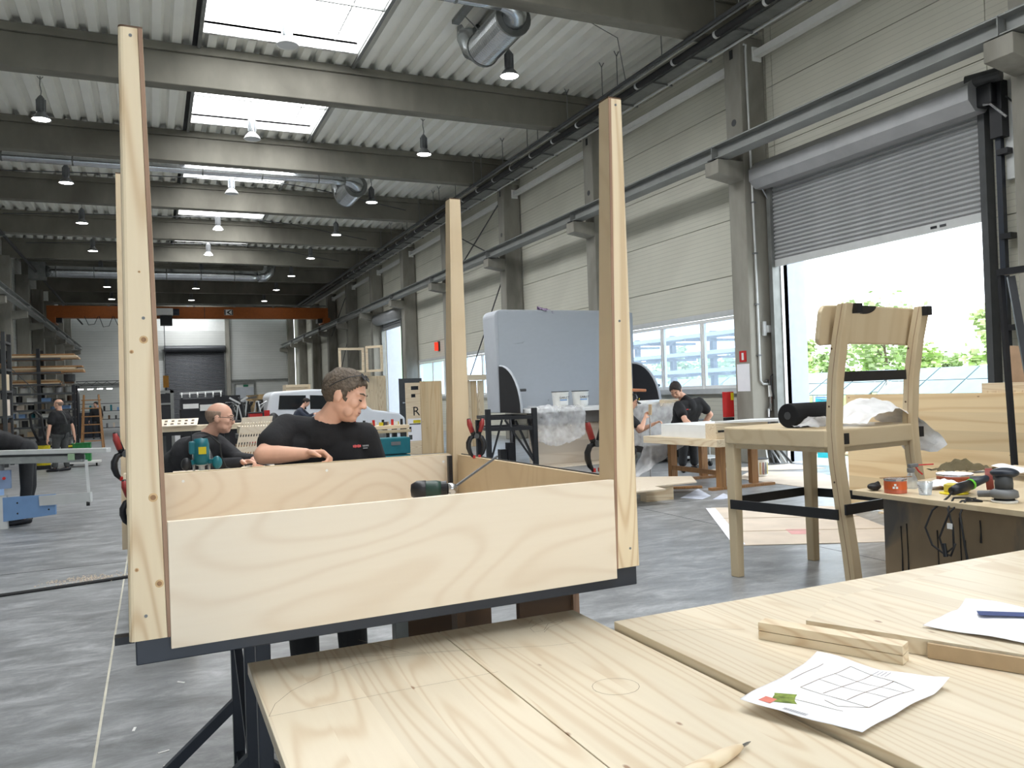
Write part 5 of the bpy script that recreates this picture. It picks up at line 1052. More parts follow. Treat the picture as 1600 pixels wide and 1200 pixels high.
ob('tail_lamp', B(3.04, 3.2, 24.985, 25.06, 1.0, 1.27), 'red', vn); ob('bumper', B(2.98, 3.2, 25.02, 26.68, .3, .5), 'greyd', vn, bevel=.03); ob('side_strip', B(3.3, 7.2, 24.98, 24.999, .55, .65), 'greyd', vn)
for x in (3.9, 6.55): w_ = ob('wheel', M().cyl((x, 24.98, .31), (x, 25.2, .31), .31, n=28), 'rubber', vn); ob('hub', M().cyl((x, 24.97, .31), (x, 24.985, .31), .2, n=20), 'galv', w_)
ob('rear_window', B(3.03, 3.05, 25.2, 26.5, 1.1, 1.6), 'black', vn)
pbx = T('pine_crate', 'pale pine crate standing behind the white van roof', 'crate', (4.9, 30, 0)); ob('crate', B(4.44, 5.3, 30, 30.8, 0, 2.1), 'pine', pbx); ob('batten', B(5.24, 5.31, 29.96, 29.999, .1, 2.1), 'pineZ', pbx); ob('batten', B(4.44, 5.24, 29.96, 29.999, 2.0, 2.1), 'pine', pbx)
# ================================================================ left and far part of the hall
lb1 = T('long_pine_bench', 'long bench of pine beams with latticed boards behind the two men', 'bench', (1.5, 20, 0))
ob('top_beam', B(.1, 3.2, 20, 20.7, .93, 1.05), 'pine', lb1); ob('under_rail', B(.1, 3.2, 20.1, 20.6, .84, .929), 'black', lb1)
for x in (.2, 1.6, 3.1): ob('leg', B(x-.06, x+.06, 20.3, 20.42, 0, .839), 'greyd', lb1)
lb2 = T('second_pine_bench', 'second pine bench stacked with boards behind the white haired lattice board', 'bench', (2.2, 16.5, 0))
lb2['label'] = 'pine bench stacked with beams right of the leaning lattice board'
ob('top', B(1.55, 3.1, 16.4, 17.2, .93, 1.08), 'pine', lb2); ob('rail', B(1.5, 3.1, 16.5, 17.1, .84, .929), 'black', lb2); ob('lower_boards', B(1.5, 2.9, 16.45, 17.1, .5, .72), 'oldwood', lb2)
for x in (1.6, 3.0): ob('leg', B(x-.06, x+.06, 16.7, 16.8, 0, .839), 'greyd', lb2)
def lattice(name, label, o, ux, uy, nx, ny, w_, h_, bar, m_='birch', th=.02):
    """slotted board: grid of holes cut from a flat board; o corner, ux along, uy up"""
    t = T(name, label, 'board', o); ux = V(ux).normalized(); uy = V(uy).normalized(); uz = ux.cross(uy); o = V(o); rm = Matrix((ux, uy, uz)).transposed()
    for j in range(ny+1):
        ob('cross_slat', M().cbox(o+ux*w_/2+uy*(bar/2+j*(h_-bar)/ny), (w_, bar, th), rm), m_, t)
    g = M(); ph = (h_-bar)/ny
    for j in range(ny):
        for i in range(nx+1): g.cbox(o+ux*(w_/nx*.25+i*(w_-w_/nx*.5)/nx)+uy*(bar/2+(j+.5)*ph), (w_/nx*.5, ph-bar, th*.98), rm)
    ob('slot_bars', g, m_, t, kind='stuff'); return t
lattice('lattice_board', 'pale slotted lattice board standing upright behind the bald man in glasses', (.68, 8.5, .78), (.93, -.25, .02), (.22, .05, 1), 11, 6, .3, .66, .055, th=.012)
lattice('lattice_board', 'flat slotted lattice board lying on the long pine bench', (.12, 19.9, 1.06), (1, 0, 0), (.1, .8, .25), 5, 2, .8, .5, .09)
hb = T('high_workpiece', 'tall plain bench hidden behind the upturned table, carrying the teal router', 'bench', (.7, 6.0, 0))
ob('top', B(.12, 1.25, 5.7, 6.35, 1.06, 1.1), 'birch', hb)
for x in (.2, 1.17):
    for y in (5.78, 6.27): ob('leg', B(x-.03, x+.03, y-.03, y+.03, 0, 1.059), 'pineZ', hb)
tro_ = T('wood_stand_for_lattice', 'small stand holding the upright lattice board', 'stand', (.85, 8.5, 0)); tro_.name = 'lattice_stand'
ob('top', B(.6, 1.1, 8.25, 8.75, .74, .77), 'oldwood', tro_)
for x in (.65, 1.05): ob('leg', B(x-.03, x+.03, 8.45, 8.52, 0, .739), 'oldwood', tro_)
# router
ro = T('router_tool', 'teal and black plunge router with chrome base on the hidden bench', 'router', (.3, 6.02, 1.101))
ob('base', M().cyl((0, 0, 0), (0, 0, .012), .075, n=24), 'rubber', ro, local=True); ob('body', M().lathe([(.04, .06), (.05, .08), (.054, .12), (.054, .2), (.045, .24), (0, .245)], n=20), 'teal', ro, local=True, smooth=True); ob('collet', M().lathe([(.02, .02), (.02, .05), (.045, .06)], n=16), 'whitep', ro, local=True)
for s in (-1, 1): ob('guide_post', M().cyl((s*.05, .02, .01), (s*.05, .02, .16), .009), 'steel', ro, local=True); ob('knob', M().sph((s*.1, -.03, .07), (.035, .035, .045)), 'black' if s < 0 else 'teal', ro, local=True, smooth=True); ob('knob_arm', M().beam((s*.05, 0, .08), (s*.09, -.02, .08), .03, .03), 'teal', ro, local=True)
ob('switch_box', M().cbox((-.055, 0, .18), (.05, .06, .09)), 'teal', ro, local=True, bevel=.01); ob('depth_rod', M().cyl((-.06, .03, .1), (-.06, .03, .29), .005), 'black', ro, local=True); ob('label_plate', M().cbox((.005, -.052, .16), (.05, .012, .05)), 'yellow', ro, local=True); ob('cable', M().tube([(.01, 0, .245), (.06, -.02, .26), (.12, -.03, .2), (.13, -.03, .1), (.16, -.02, .03), (.2, -.04, .012)], .006), 'rubber', ro, local=True)
# dark machinery between bench and van
mg = T('steel_gate_frame', 'grey steel gate frame with dark infill beside the near left leg', 'gate', (.3, 22.5, 0))
for x in (-.02, .1, .42): ob('post', B(x, x+.08, 22.4, 22.48, 0, 1.92), 'galvd', mg)
ob('top_bar', B(-.02, .5, 22.4, 22.48, 1.85, 1.92), 'galvd', mg); ob('dark_infill', B(.11, .42, 22.44, 22.46, .3, 1.84), 'black', mg); ob('cross_bar', B(-.02, .42, 22.4, 22.44, 1.55, 1.6), 'galvd', mg)
hr_ = T('hook_rail', 'pale rail with hooks on posts in front of the dark roller door', 'rail', (1.3, 26, 0))
ob('rail', M().beam((.75, 26, 1.86), (1.95, 26, 1.9), .05, .06), 'alu', hr_)
for k in range(6): ob('hook', M().tube([(.8+.22*k, 25.96, 1.88), (.8+.22*k, 25.9, 1.8), (.8+.22*k, 25.93, 1.74)], .02), 'white', hr_)
for x in (.8, 1.9): ob('post', B(x-.03, x+.03, 25.98, 26.04, 0, 1.85), 'black', hr_)
dc = T('dark_cabinet_row', 'row of dark machine cabinets wrapped in black film', 'cabinet', (1.4, 28, 0)); ob('body', B(.8, 2.05, 28, 28.8, 0, 1.38), 'black', dc, bevel=.03); ob('white_strip', B(.84, 1.36, 27.97, 27.999, 1.39, 1.54), 'white', dc); ob('strip_back', B(.8, 2.05, 28.0, 28.05, 1.39, 1.7), 'black', dc); ob('white_top', B(1.4, 2.04, 27.9, 27.999, 1.3, 1.5), 'whitep', dc)
bb_ = T('black_sheet', 'black sheet leaning between the hook rail and the brown plywood', 'sheet', (2.4, 29, 0)); ob('sheet', B(1.9, 2.75, 29, 29.03, 0, 1.78), 'black', bb_); ob('prop', B(2.2, 2.26, 29.03, 29.2, 0, 1.2), 'greyd', bb_)
bp_ = T('brown_plywood', 'stained brown plywood sheet standing next to the van', 'sheet', (3.1, 27, 0)); ob('sheet', M().prism([(2.75, 27.3, 0), (3.5, 27.3, 0), (3.52, 27.3, 1.78), (2.78, 27.3, 1.75)], (0, .03, 0)), stain_mat('old_form_ply', (150, 126, 86), (104, 88, 62), 3), bp_); ob('batten', B(2.8, 3.4, 27.34, 27.38, .4, .5), 'pine', bp_)
mc = T('sawing_machine', 'black milling machine heaped with hoses and clamps beside the van', 'machine', (2.5, 24.3, 0))
ob('base', B(1.95, 2.9, 24.2, 24.9, 0, .95), 'black', mc, bevel=.03); ob('table', B(1.9, 3.0, 24.1, 25.0, .96, 1.02), 'greyd', mc); ob('head', B(2.2, 2.5, 24.3, 24.7, 1.03, 1.55), 'black', mc, bevel=.04)
for k in range(14):
    a = 2.0+.9*random.random(); ob('hose', M().tube([(a, 24.3, 1.05), (a+.1*random.uniform(-1, 1), 24.25, 1.3+.3*random.random()), (a+.3*random.uniform(-1, 1), 24.3, 1.55), (a+.3*random.uniform(-1, 1), 24.4, 1.1)], .025), ('rubber', 'alu', 'greyd')[k % 3], mc)
for k in range(4): ob('arm', M().beam((2.3, 24.25, 1.5+.04*k), (2.0+.25*k, 24.2, 1.68), .03, .05), 'greyd' if k % 2 else 'alu', mc)
rb = T('red_bin', 'red box next to black bags in front of the van', 'box', (2.45, 22, 0)); ob('box', B(2.3, 2.63, 22, 22.4, 0, 1.24), 'red', rb, bevel=.01); ob('lid', B(2.28, 2.65, 21.98, 22.42, 1.241, 1.27), 'black', rb)
bgb = T('black_bag_pile', 'pile of black bags and hoses beside the red box', 'bags', (2.9, 22.2, 0)); ob('bag', M().sph((2.95, 22.3, .62), (.24, .25, .62)), 'rubber', bgb, smooth=True); ob('bag', M().sph((2.78, 22.0, .42), (.14, .2, .42)), 'black', bgb, smooth=True)
# ---- sliding table saw at the left edge
sw = T('sliding_saw_table', 'aluminium sliding saw table with outrigger arm and blue side board', 'table saw', (-1.6, 12.3, 0))
A, Bq = V((-3.0, 13.05, 1.03)), V((-.55, 11.98, 1.0))
ob('sliding_beam', M().beam(A, Bq, .12, .06), 'alu', sw, bevel=.006); ob('lower_rail', M().beam(A-V((0, 0, .11)), V((-.86, 12.12, .9)), .1, .09), 'galv', sw, bevel=.006); ob('web', M().beam(A-V((0, 0, .05)), V((-.9, 12.13, .955)), .05, .05), 'greyd', sw)
ob('knob_block', M().cbox((-.9, 12.12, .93), (.1, .12, .07)), 'black', sw); ob('green_clamp', M().cbox((-1.0, 12.12, .93), (.08, .13, .08)), mat('pale_green', (140, 168, 136), .5), sw)
ob('strut', M().beam((-.83, 12.1, .88), (-.81, 12.1, .45), .035, .035), 'alu', sw); ob('arm', M().beam((-1.4, 12.35, .36), (-.78, 12.08, .385), .06, .13), 'alu', sw); ob('castor', M().cyl((-.84, 12.08, .3), (-.8, 12.08, .3), .03), 'rubber', sw)
ob('side_board', M().prism([(-2.7, 12.92, .0), (-1.22, 12.27, .17), (-1.22, 12.27, .44), (-2.7, 12.92, .385)], (.01, .03, 0)), 'bluep', sw)
for x, z in ((-1.3, .38), (-1.3, .24), (-1.68, .34), (-1.68, .2)): ob('bolt', M().cyl((x, 12.27-(x+1.22)*.44-.004, z), (x, 12.31-(x+1.22)*.44, z), .012), 'ink', sw)
ob('machine_body', B(-3.4, -2.05, 12.9, 14.0, 0, .85), 'bluep', sw); ob('control_box', M().cbox((-1.84, 12.52, .66), (.18, .1, .24)), mat('blue_grey', (120, 140, 172), .5), sw); ob('control_knob', M().cyl((-1.82, 12.46, .68), (-1.82, 12.44, .68), .02), 'red', sw); ob('bracket', M().beam((-1.88, 12.55, .92), (-1.86, 12.54, .76), .06, .05), 'grey', sw); ob('machine_foot', M().cbox((-1.86, 12.6, .22), (.1, .1, .44)), 'alu', sw)
# ---- pallet rack with pots and boxes
rk = T('storage_rack', 'black steel storage rack full of pots and boxes behind the standing bald man', 'rack', (-3.4, 30.5, 0))
for x in (-4.35, -3.34, -2.36):
    for y in (30, 31): ob('upright', B(x-.05, x+.05, y-.05, y+.05, 0, 3.5 if x < -3 else 2.3), 'black', rk)
SH = [.35, .66, .98, 1.27, 1.53, 1.78, 2.06, 2.36, 2.75, 3.2]
for z in SH:
    x1 = -2.36 if z < 2.3 else -2.7
    ob('shelf', B(-4.35, x1, 30.0, 31.0, z-.05, z-.02), 'brown' if z < 2.3 else 'oldwood', rk); ob('shelf_beam', B(-4.35, x1, 29.94, 29.99, z-.06, z), 'greyd' if z > .5 else 'black', rk)
ob('cross_wire', M().cyl((-4.3, 29.95, 3.1), (-3.4, 29.95, 2.1), .015, n=6), 'greyd', rk)
for k, (x, r_, m_) in enumerate(((-4.13, .12, 'pot'), (-3.79, .17, 'whitep'), (-3.13, .15, 'whitep'), (-2.82, .12, 'pot'), (-2.56, .11, 'galvd'))):
    t = T('cooking_pot', ['dull grey pot on the top rack shelf, end one beside the upright', 'wide white pot standing tilted on the top rack shelf', 'large white kettle pot on the top rack shelf', 'grey pot right of the white kettle on the rack', 'darker metal pot at the end of the top rack shelf'][k], 'pot', (x, 30.35, 2.061))
    ob('body', M().lathe([(r_*.9, 0), (r_, .03), (r_, .18), (r_*.9, .19), (r_*.88, .05), (0, .04)], n=18), m_, t, local=True); ob('lid', M().lathe([(r_*1.0, .19), (r_*.6, .215), (.03, .22), (.03, .24), (0, .24)], n=18), m_, t, local=True)
tp = T('cooking_pot', 'big dark pot standing on a box at the end of the rack', 'pot', (-2.5, 30.4, 2.42)); ob('body', M().lathe([(.15, 0), (.17, .04), (.17, .25), (.15, .25), (.14, .03), (0, .03)], n=18), 'greyd', tp, local=True); ob('support', B(-.14, .14, -.13, .13, -.06, -.001), 'brown', tp, local=True)
cols = ['card', 'greyd', 'bluep', 'whitep', 'mdf', 'black', 'grey', 'brown', 'teal']
random.seed(3)
SN = ['lowest', 'second lowest', 'third', 'fourth', 'fifth', 'sixth']
for si, z in enumerate(SH[:6]):
    x = -4.26
    while x < -2.5:
        w_ = random.uniform(.1, .34); h = random.uniform(.1, .22)
        if abs(x+w_/2+3.34) > .12+w_/2 or True:
            c_ = cols[random.randrange(len(cols))]
            if random.random() < .35: o_ = ob('storage_tin', M().cyl((x+w_/2, 30.3, z-.018), (x+w_/2, 30.3, z-.018+h), min(w_/2, .09), n=12), c_, label=CN[c_]+' tin on the '+SN[si]+' shelf of the dark storage rack', cat='tin', group=CN[c_]+' tins, '+SN[si]+' rack shelf')
            else: o_ = ob('storage_box', B(x, x+w_, 30.1, 30.5, z-.018, z-.018+h), c_, label=CN[c_]+' box on the '+SN[si]+' shelf of the dark storage rack', cat='box', group=CN[c_]+' boxes, '+SN[si]+' rack shelf')
        x += w_+random.uniform(.03, .12)
for si, (z, n) in enumerate(((2.36, 3), (2.75, 4), (3.2, 3))):
    for k in range(n):
        L0 = -4.25+.15*random.random(); L1 = -2.72-.1*random.random() if z < 2.5 else -2.35+.3*random.random()
        ob('stored_board', B(L0+.0, L1, 30.06+.02*k, 30.9, z-.018+.055*k, z+.03+.055*k), ('pine', 'oldwood', 'mdf')[(k+si) % 3], label=('pale pine', 'reddish brown', 'tan')[(k+si) % 3]+' board on the '+('lowest', 'middle', 'topmost')[si]+' upper arm of the storage rack', cat='board', group='boards on the %s upper rack arm' % ('lowest', 'middle', 'topmost')[si])
# nearer pallet rack at the frame edge
r2_ = T('pallet_rack', 'grey steel pallet rack with pallets cut off by the left edge', 'rack', (-4.2, 26, 0))
for y in (25.6, 26.6): ob('upright', B(-3.72, -3.62, y-.05, y+.05, 0, 3.7), 'greyd', r2_); ob('upright', B(-5.0, -4.9, y-.05, y+.05, 0, 3.7), 'greyd', r2_)
for z in (.75, 1.4, 2.1, 2.7, 3.45): ob('shelf', B(-5.0, -3.62, 25.6, 26.6, z-.06, z), 'greyd', r2_)
for k in range(3):
    t = T('wood_pallet', 'wooden pallet lying on the pallet rack shelf', 'pallet', (-4.29, 26.08, (3.451, 3.595, 2.701)[k]), group='pallets on the pallet rack'); t.scale = (.9, .8, 1)
    for j in range(3): ob('stringer', B(-.6, .62, -.45+.42*j, -.35+.42*j, .02, .12), 'oldwood', t, local=True)
    for j in range(4): ob('deck_board', B(-.62+.34*j, -.45+.34*j, -.45, .5, .121, .14), 'oldwood', t, local=True); ob('bottom_board', B(-.62+.34*j, -.45+.34*j, -.45, .5, 0, .019), 'oldwood', t, local=True)
for k, (z, m_) in enumerate(((1.401, 'card'), (2.101, 'pine'), (.751, 'brown'))): ob('stored_carton', B(-4.6, -3.66, 25.7, 26.4, z, z+.45), m_, label=('brown cardboard carton on the pallet rack', 'pale wooden carton on the pallet rack', 'dark crate on the lowest pallet rack shelf')[k], cat='carton')
# floor things by the standing bald man
gc = T('green_crate', 'green slotted plastic crate on a small dolly beside the bald man', 'crate', (-1.72, 24.1, .1))
ob('crate', M().box(-1.95, -1.53, 23.95, 23.97, .16, .62).box(-1.95, -1.53, 24.33, 24.35, .16, .62).box(-1.95, -1.93, 23.97, 24.33, .16, .62).box(-1.55, -1.53, 23.97, 24.33, .16, .62).box(-1.95, -1.53, 23.95, 24.35, .14, .16), 'green', gc)
for j in range(4): ob('rib', B(-1.93+.1*j, -1.9+.1*j, 23.93, 23.949, .2, .58), 'green', gc)
ob('rim', M().box(-1.97, -1.51, 23.93, 23.97, .6, .63), 'green', gc); ob('dolly', B(-2.1, -1.3, 23.9, 24.4, .09, .135), 'whitep', gc)
for x in (-2.05, -1.4): ob('castor', M().cyl((x-.02, 24.0, .045), (x+.02, 24.0, .045), .045), 'rubber', gc)
vc = T('vacuum_cleaner', 'yellow and black workshop vacuum with a hose loop', 'vacuum cleaner', (-2.65, 24, 0)); ob('tank', M().cyl((-2.62, 24, .1), (-2.62, 24, .62), .16, n=20), 'yellow', vc); ob('head', M().lathe([(.17, .62), (.17, .72), (.1, .8), (0, .81)], (-2.62, 24, 0), n=20), 'black', vc); ob('band', M().lathe([(.165, .38), (.165, .46)], (-2.62, 24, 0), n=20), 'black', vc); ob('base', B(-2.8, -2.44, 23.82, 24.18, .02, .1), 'black', vc)
ob('hose', M().tube([(-2.7, 23.9, .7), (-2.85, 23.85, 1.1), (-2.88, 23.85, 1.42), (-2.76, 23.85, 1.5), (-2.62, 23.85, 1.35), (-2.58, 23.85, .9), (-2.55, 23.85, .75)], .03), 'rubber', vc, smooth=True)
bt_ = T('battery_pack', 'small black box beside the green crate', 'box', (-2.1, 24.6, 0)); ob('case', B(-2.2, -2.0, 24.6, 24.9, 0, .5), 'black', bt_, bevel=.01); ob('lid', B(-2.21, -1.99, 24.59, 24.91, .501, .54), 'yellow', bt_)
ld = T('wooden_ladder', 'wooden step ladder standing open in front of dark cabinets', 'ladder', (-2.0, 33.5, 0))
for s in (-.32, .32):
    ob('stile', M().beam((-2.07+s*1.1, 33.2, 0), (-2.07+s*.75, 33.6, 2.0), .05, .07), 'oldwood', ld); ob('rear_stile', M().beam((-2.07+s*1.1, 34.1, 0), (-2.07+s*.75, 33.7, 2.0), .05, .05), 'oldwood', ld)
for k in range(6): z = .28+.3*k; ob('rung', B(-2.4, -1.74, 33.2+.2*z-.04, 33.2+.2*z+.04, z, z+.04), 'oldwood', ld)
dk = T('dark_cupboards', 'dark blue low cupboards behind the step ladder', 'cupboard', (-2.9, 45, 0)); ob('body', B(-3.6, -2.35, 45, 45.6, 0, 1.26), 'navy', dk); ob('door', B(-3.58, -2.99, 44.97, 44.999, .04, 1.22), 'navy', dk); ob('door', B(-2.96, -2.37, 44.97, 44.999, .04, 1.22), 'navy', dk)
bs = T('far_tool_shelf', 'far metal shelving crowded with small tools', 'shelf', (-2.9, 48, 0))
for z in (.4, .85, 1.3, 1.7): ob('shelf', B(-4.0, -1.5, 48, 48.5, z-.03, z), 'greyd', bs)
for x in (-4, -2.75, -1.5): ob('upright', B(x-.03, x+.03, 47.98, 48.02, 0, 1.75), 'black', bs)
for k in range(22): z = (.4, .85, 1.3)[k % 3]; x = -3.95+.11*k; ob('tool_item', B(x, x+.09, 48.05, 48.3, z+.001, z+.12+.2*random.random()), cols[k % 9], label=CN[cols[k % 9]]+' item on the '+('lower', 'middle', 'upper')[k % 3]+' board of the far metal shelving', cat='tool', group=CN[cols[k % 9]]+' items on the far shelving')
for k in range(4):
    t = T('strip_light', 'small bright work light hung in a row near the far wall', 'lamp', (-3.4+.45*k, 47.31, 2.5), group='row of small far lights'); ob('tube', B(-.13, .13, -.04, .04, -.06, -.03), 'lamp', t, local=True); ob('housing', B(-.15, .15, -.06, .06, -.03, .02), 'white', t, local=True)
tg = T('lattice_girder', 'dark lattice girder hung above the row of small lights', 'girder', (-2.6, 47.5, 2.8)); ob('chord', B(-3.6, -1.2, 47.4, 47.45, 2.85, 2.89), 'greyd', tg); ob('chord', B(-3.6, -1.2, 47.4, 47.45, 2.62, 2.66), 'greyd', tg)
for k in range(10): ob('web_bar', M().beam((-3.6+.24*k, 47.42, 2.66 if k % 2 else 2.85), (-3.36+.24*k, 47.42, 2.85 if k % 2 else 2.66), .02, .02), 'greyd', tg)
for x in (-3.5, -1.3): ob('post', B(x-.04, x+.04, 47.4, 47.48, 0, 2.62), 'greyd', tg)
ob('light_bar', B(-3.6, -1.3, 47.28, 47.34, 2.52, 2.55), 'greyd', tg)
ob('floor_cable', M().tube([(-1.9, 8.0, .012), (-1.2, 8.06, .012), (-.6, 8.16, .012), (-.2, 8.24, .012), (.3, 8.2, .012), (.8, 8.3, .012)], .016), 'rubber', label='thick black cable lying across the grey floor', cat='cable')
sawd = T('sawdust_patch', 'thin patch of pale sawdust on the floor beside the black cable', 'sawdust', (-.5, 8.4, 0)); g = M()
for k in range(260):
    x = -.6+.35*random.gauss(0, .5); y = 8.4+.08*random.gauss(0, 1); s_ = .006*random.random()+.003; g.cbox((x, y, s_/2), (s_*2, s_, s_), Matrix.Rotation(random.random()*3, 3, 'Z'))
o_ = ob('chips', g, 'card', sawd); o_['kind'] = 'stuff'
for k, (x, y) in enumerate(((.02, 3.9), (-.13, 4.4), (.1, 5.0), (.0, 4.05))): ob('paper_scrap', M().cbox((x, y, .002), (.05, .012, .003), Matrix.Rotation(.4+k, 3, 'Z')), 'white', label='tiny white scrap on the floor near the steel trestle', cat='scrap', group='scraps on the floor by the trestle')
# ================================================================ outside
ob('yard_ground', M().box(XW+.11, 140, -60, 160, -.25, -.06), 'yard', label='pale paved yard outside the open roller door', cat='ground', kind='structure')
ob('meadow', M().box(36, 138, -50, 150, -.06, -.04), 'grass', label='bright green meadow beyond the solar panels', cat='meadow', kind='structure')
def solar(x, y, label, n=3):
    t = T('solar_table', label, 'solar panels', (x, y, -.06), group='rows of solar panels in the yard')
    for j in range(n):
        for i in range(2):
            a = M(); y0 = y+j*1.75; s_ = i*1.05
            p = [(x+s_*.86, y0, .9+s_*.5), (x+s_*.86, y0+1.68, .9+s_*.5), (x+(s_+1.0)*.86, y0+1.68, .9+(s_+1.0)*.5), (x+(s_+1.0)*.86, y0, .9+(s_+1.0)*.5)]
            ob('panel', a.prism(list(reversed(p)), (.02, 0, -.04)), 'solar', t)
    for yy in (y+.4, y+n*1.75-.5):
        ob('post', B(x+.1, x+.18, yy, yy+.08, -.06, .95), 'alu', t); ob('post', B(x+1.6, x+1.68, yy, yy+.08, -.06, 1.8), 'alu', t)
        ob('rail', M().beam((x, yy+.04, .84), (x+1.8, yy+.04, 1.87), .06, .08), 'alu', t)
        ob('diagonal', M().beam((x+.14, yy+.04, .1), (x+1.62, yy+.04, 1.4), .05, .05), 'alu', t)
for k in range(7): solar(28, 14+5.6*k, 'tilted solar panel table in the row nearer to the hall')
for k in range(5): solar(32.5, 17+5.6*k, 'tilted solar panel table in the row nearer to the trees')
def tree(x, y, h, r_, m_, label, grp, n=900, pine=False):
    t = T('tree', label, 'tree', (x, y, -.05), group=grp)
    ob('trunk', M().tube([(x, y, -.05), (x+.1, y, h*.4), (x-.05, y+.1, h*.8)], [.14, .1, .04], 8), 'bark', t)
    for k in range(4): a = k*1.6; ob('branch', M().tube([(x, y, h*(.35+.1*k)), (x+r_*.5*math.cos(a), y+r_*.5*math.sin(a), h*(.5+.1*k))], [.05, .02], 6), 'bark', t)
    g = M()
    cl = [(random.gauss(0, r_*.4), random.gauss(0, r_*.4), h*(.35+.6*random.random())) for _ in range(14)]
    for _ in range(n):
        c = cl[random.randrange(14)]; q = V((x+c[0]+random.gauss(0, r_*.22), y+c[1]+random.gauss(0, r_*.22), max(.3, c[2]+random.gauss(0, r_*.2)))); s_ = random.uniform(.1, .24)
        rm = Matrix.Rotation(random.random()*6, 3, 'Z') @ Matrix.Rotation(random.random()*3, 3, 'X')
        g.add([q+rm @ V((-s_, -s_*.6, 0)), q+rm @ V((s_, -s_*.5, 0)), q+rm @ V((s_*.8, s_*.6, 0)), q+rm @ V((-s_*.7, s_*.5, 0))], [(0, 1, 2, 3)])
    o_ = ob('foliage', g, m_, t); o_['kind'] = 'stuff'
random.seed(11)
for k in range(26):
    x = 42+6*(k % 3); y = 22+2.4*k
    big = k in (5, 6)
    tree(x, y, 6.2 if big else random.uniform(3.4, 5.6), 2.2 if big else random.uniform(1.1, 1.8), 'leaf2' if k % 2 else 'leaf', 'large round light green tree beyond the solar panels' if big else 'loose young tree in the green strip beyond the solar panels', 'big trees beyond the yard' if big else 'young trees beyond the yard')
sbn = T('slatted_crate', 'orange brown slatted crate panel standing in the yard by the door jamb', 'crate', (14, 13.3, 0))
for k in range(3): ob('rail', M().beam((13.6, 13.75, .12+.36*k), (14.2, 12.2, .12+.36*k), .03, .09), 'mdf', sbn)
ob('foot', B(13.55, 14.25, 12.15, 13.8, -.06, -.03), 'mdf', sbn)
for k in range(14): p = V((13.6, 13.75, -.03)).lerp(V((14.2, 12.2, -.03)), k/13); ob('slat', M().beam(p, p+V((0, 0, .95)), .06, .02, (1, 0, 0)), 'mdf', sbn)
cy_ = T('cyan_container', 'cyan plastic container leaning by the door jamb outside', 'container', (13, 13, 0)); ob('tub', M().prism([(12.9, 13.0, -.06), (12.98, 12.75, -.06), (12.94, 12.85, 1.15), (12.9, 13.0, 1.2)], (.5, .1, 0)), 'cyan', cy_); ob('lid', M().box(12.88, 13.4, 12.7, 12.98, 1.2, 1.24), 'bluep', cy_)
bucket((13.2, 11.9, -.06), 'white and blue pail outside the roller door', 1.1)
# timber rack beyond the windows
tk = T('outdoor_timber_rack', 'grey cantilever rack stacked with weathered timber beyond the windows', 'timber rack', (20, 24, -.06))
for k in range(5): y = 22+2.6*k; ob('upright', B(19.4, 19.6, y, y+.2, -.06, 3.6), 'greyd', tk); ob('brace', M().beam((19.5, y+.1, .05), (18.9, y+.1, .55), .08, .08), 'greyd', tk)
for z in (.7, 1.35, 2.0, 2.65, 3.3):
    for k in range(5): y = 22+2.6*k; ob('arm', B(18.2, 20.6, y, y+.15, z-.1, z), 'greyd', tk)
for si, z in enumerate((.7, 1.35, 2.0, 2.65, 3.3)):
    for k in range(5):
        y0 = 21.2+random.random()*.6; ob('stacked_timber', M().beam((18.32+.22*k, y0, z+.07), (18.32+.22*k, 32+random.random(), z+.07), .19, .138), 'timber' if k % 3 else 'pale', label='long weathered timber lying on the outdoor rack', cat='timber', group='timbers on the outdoor rack')
for k in range(9): ob('rubble_bag', M().sph((16.2+.3*(k % 2), 19.4+1.15*k, .3), (.5, .55, .38), n=8), 'card' if k % 2 else 'paper', label='pale filled bag lying in a row below the outdoor rack', cat='bag', group='bags below the outdoor rack', smooth=True)
gb = T('green_building', 'pale green wall of a neighbouring building seen through the far doorway', 'building', (20, 60, 0)); ob('wall', B(16, 16.3, 46, 72, 2.4, 9), mat('mint_wall', (206, 240, 206), .6, var=.02), gb); ob('plinth', B(15.9, 16.2, 46, 72, -.06, 2.39), 'panelwhite', gb); ob('downpipe', M().cyl((15.9, 56, 2.4), (15.9, 56, 9), .05), 'alu', gb)
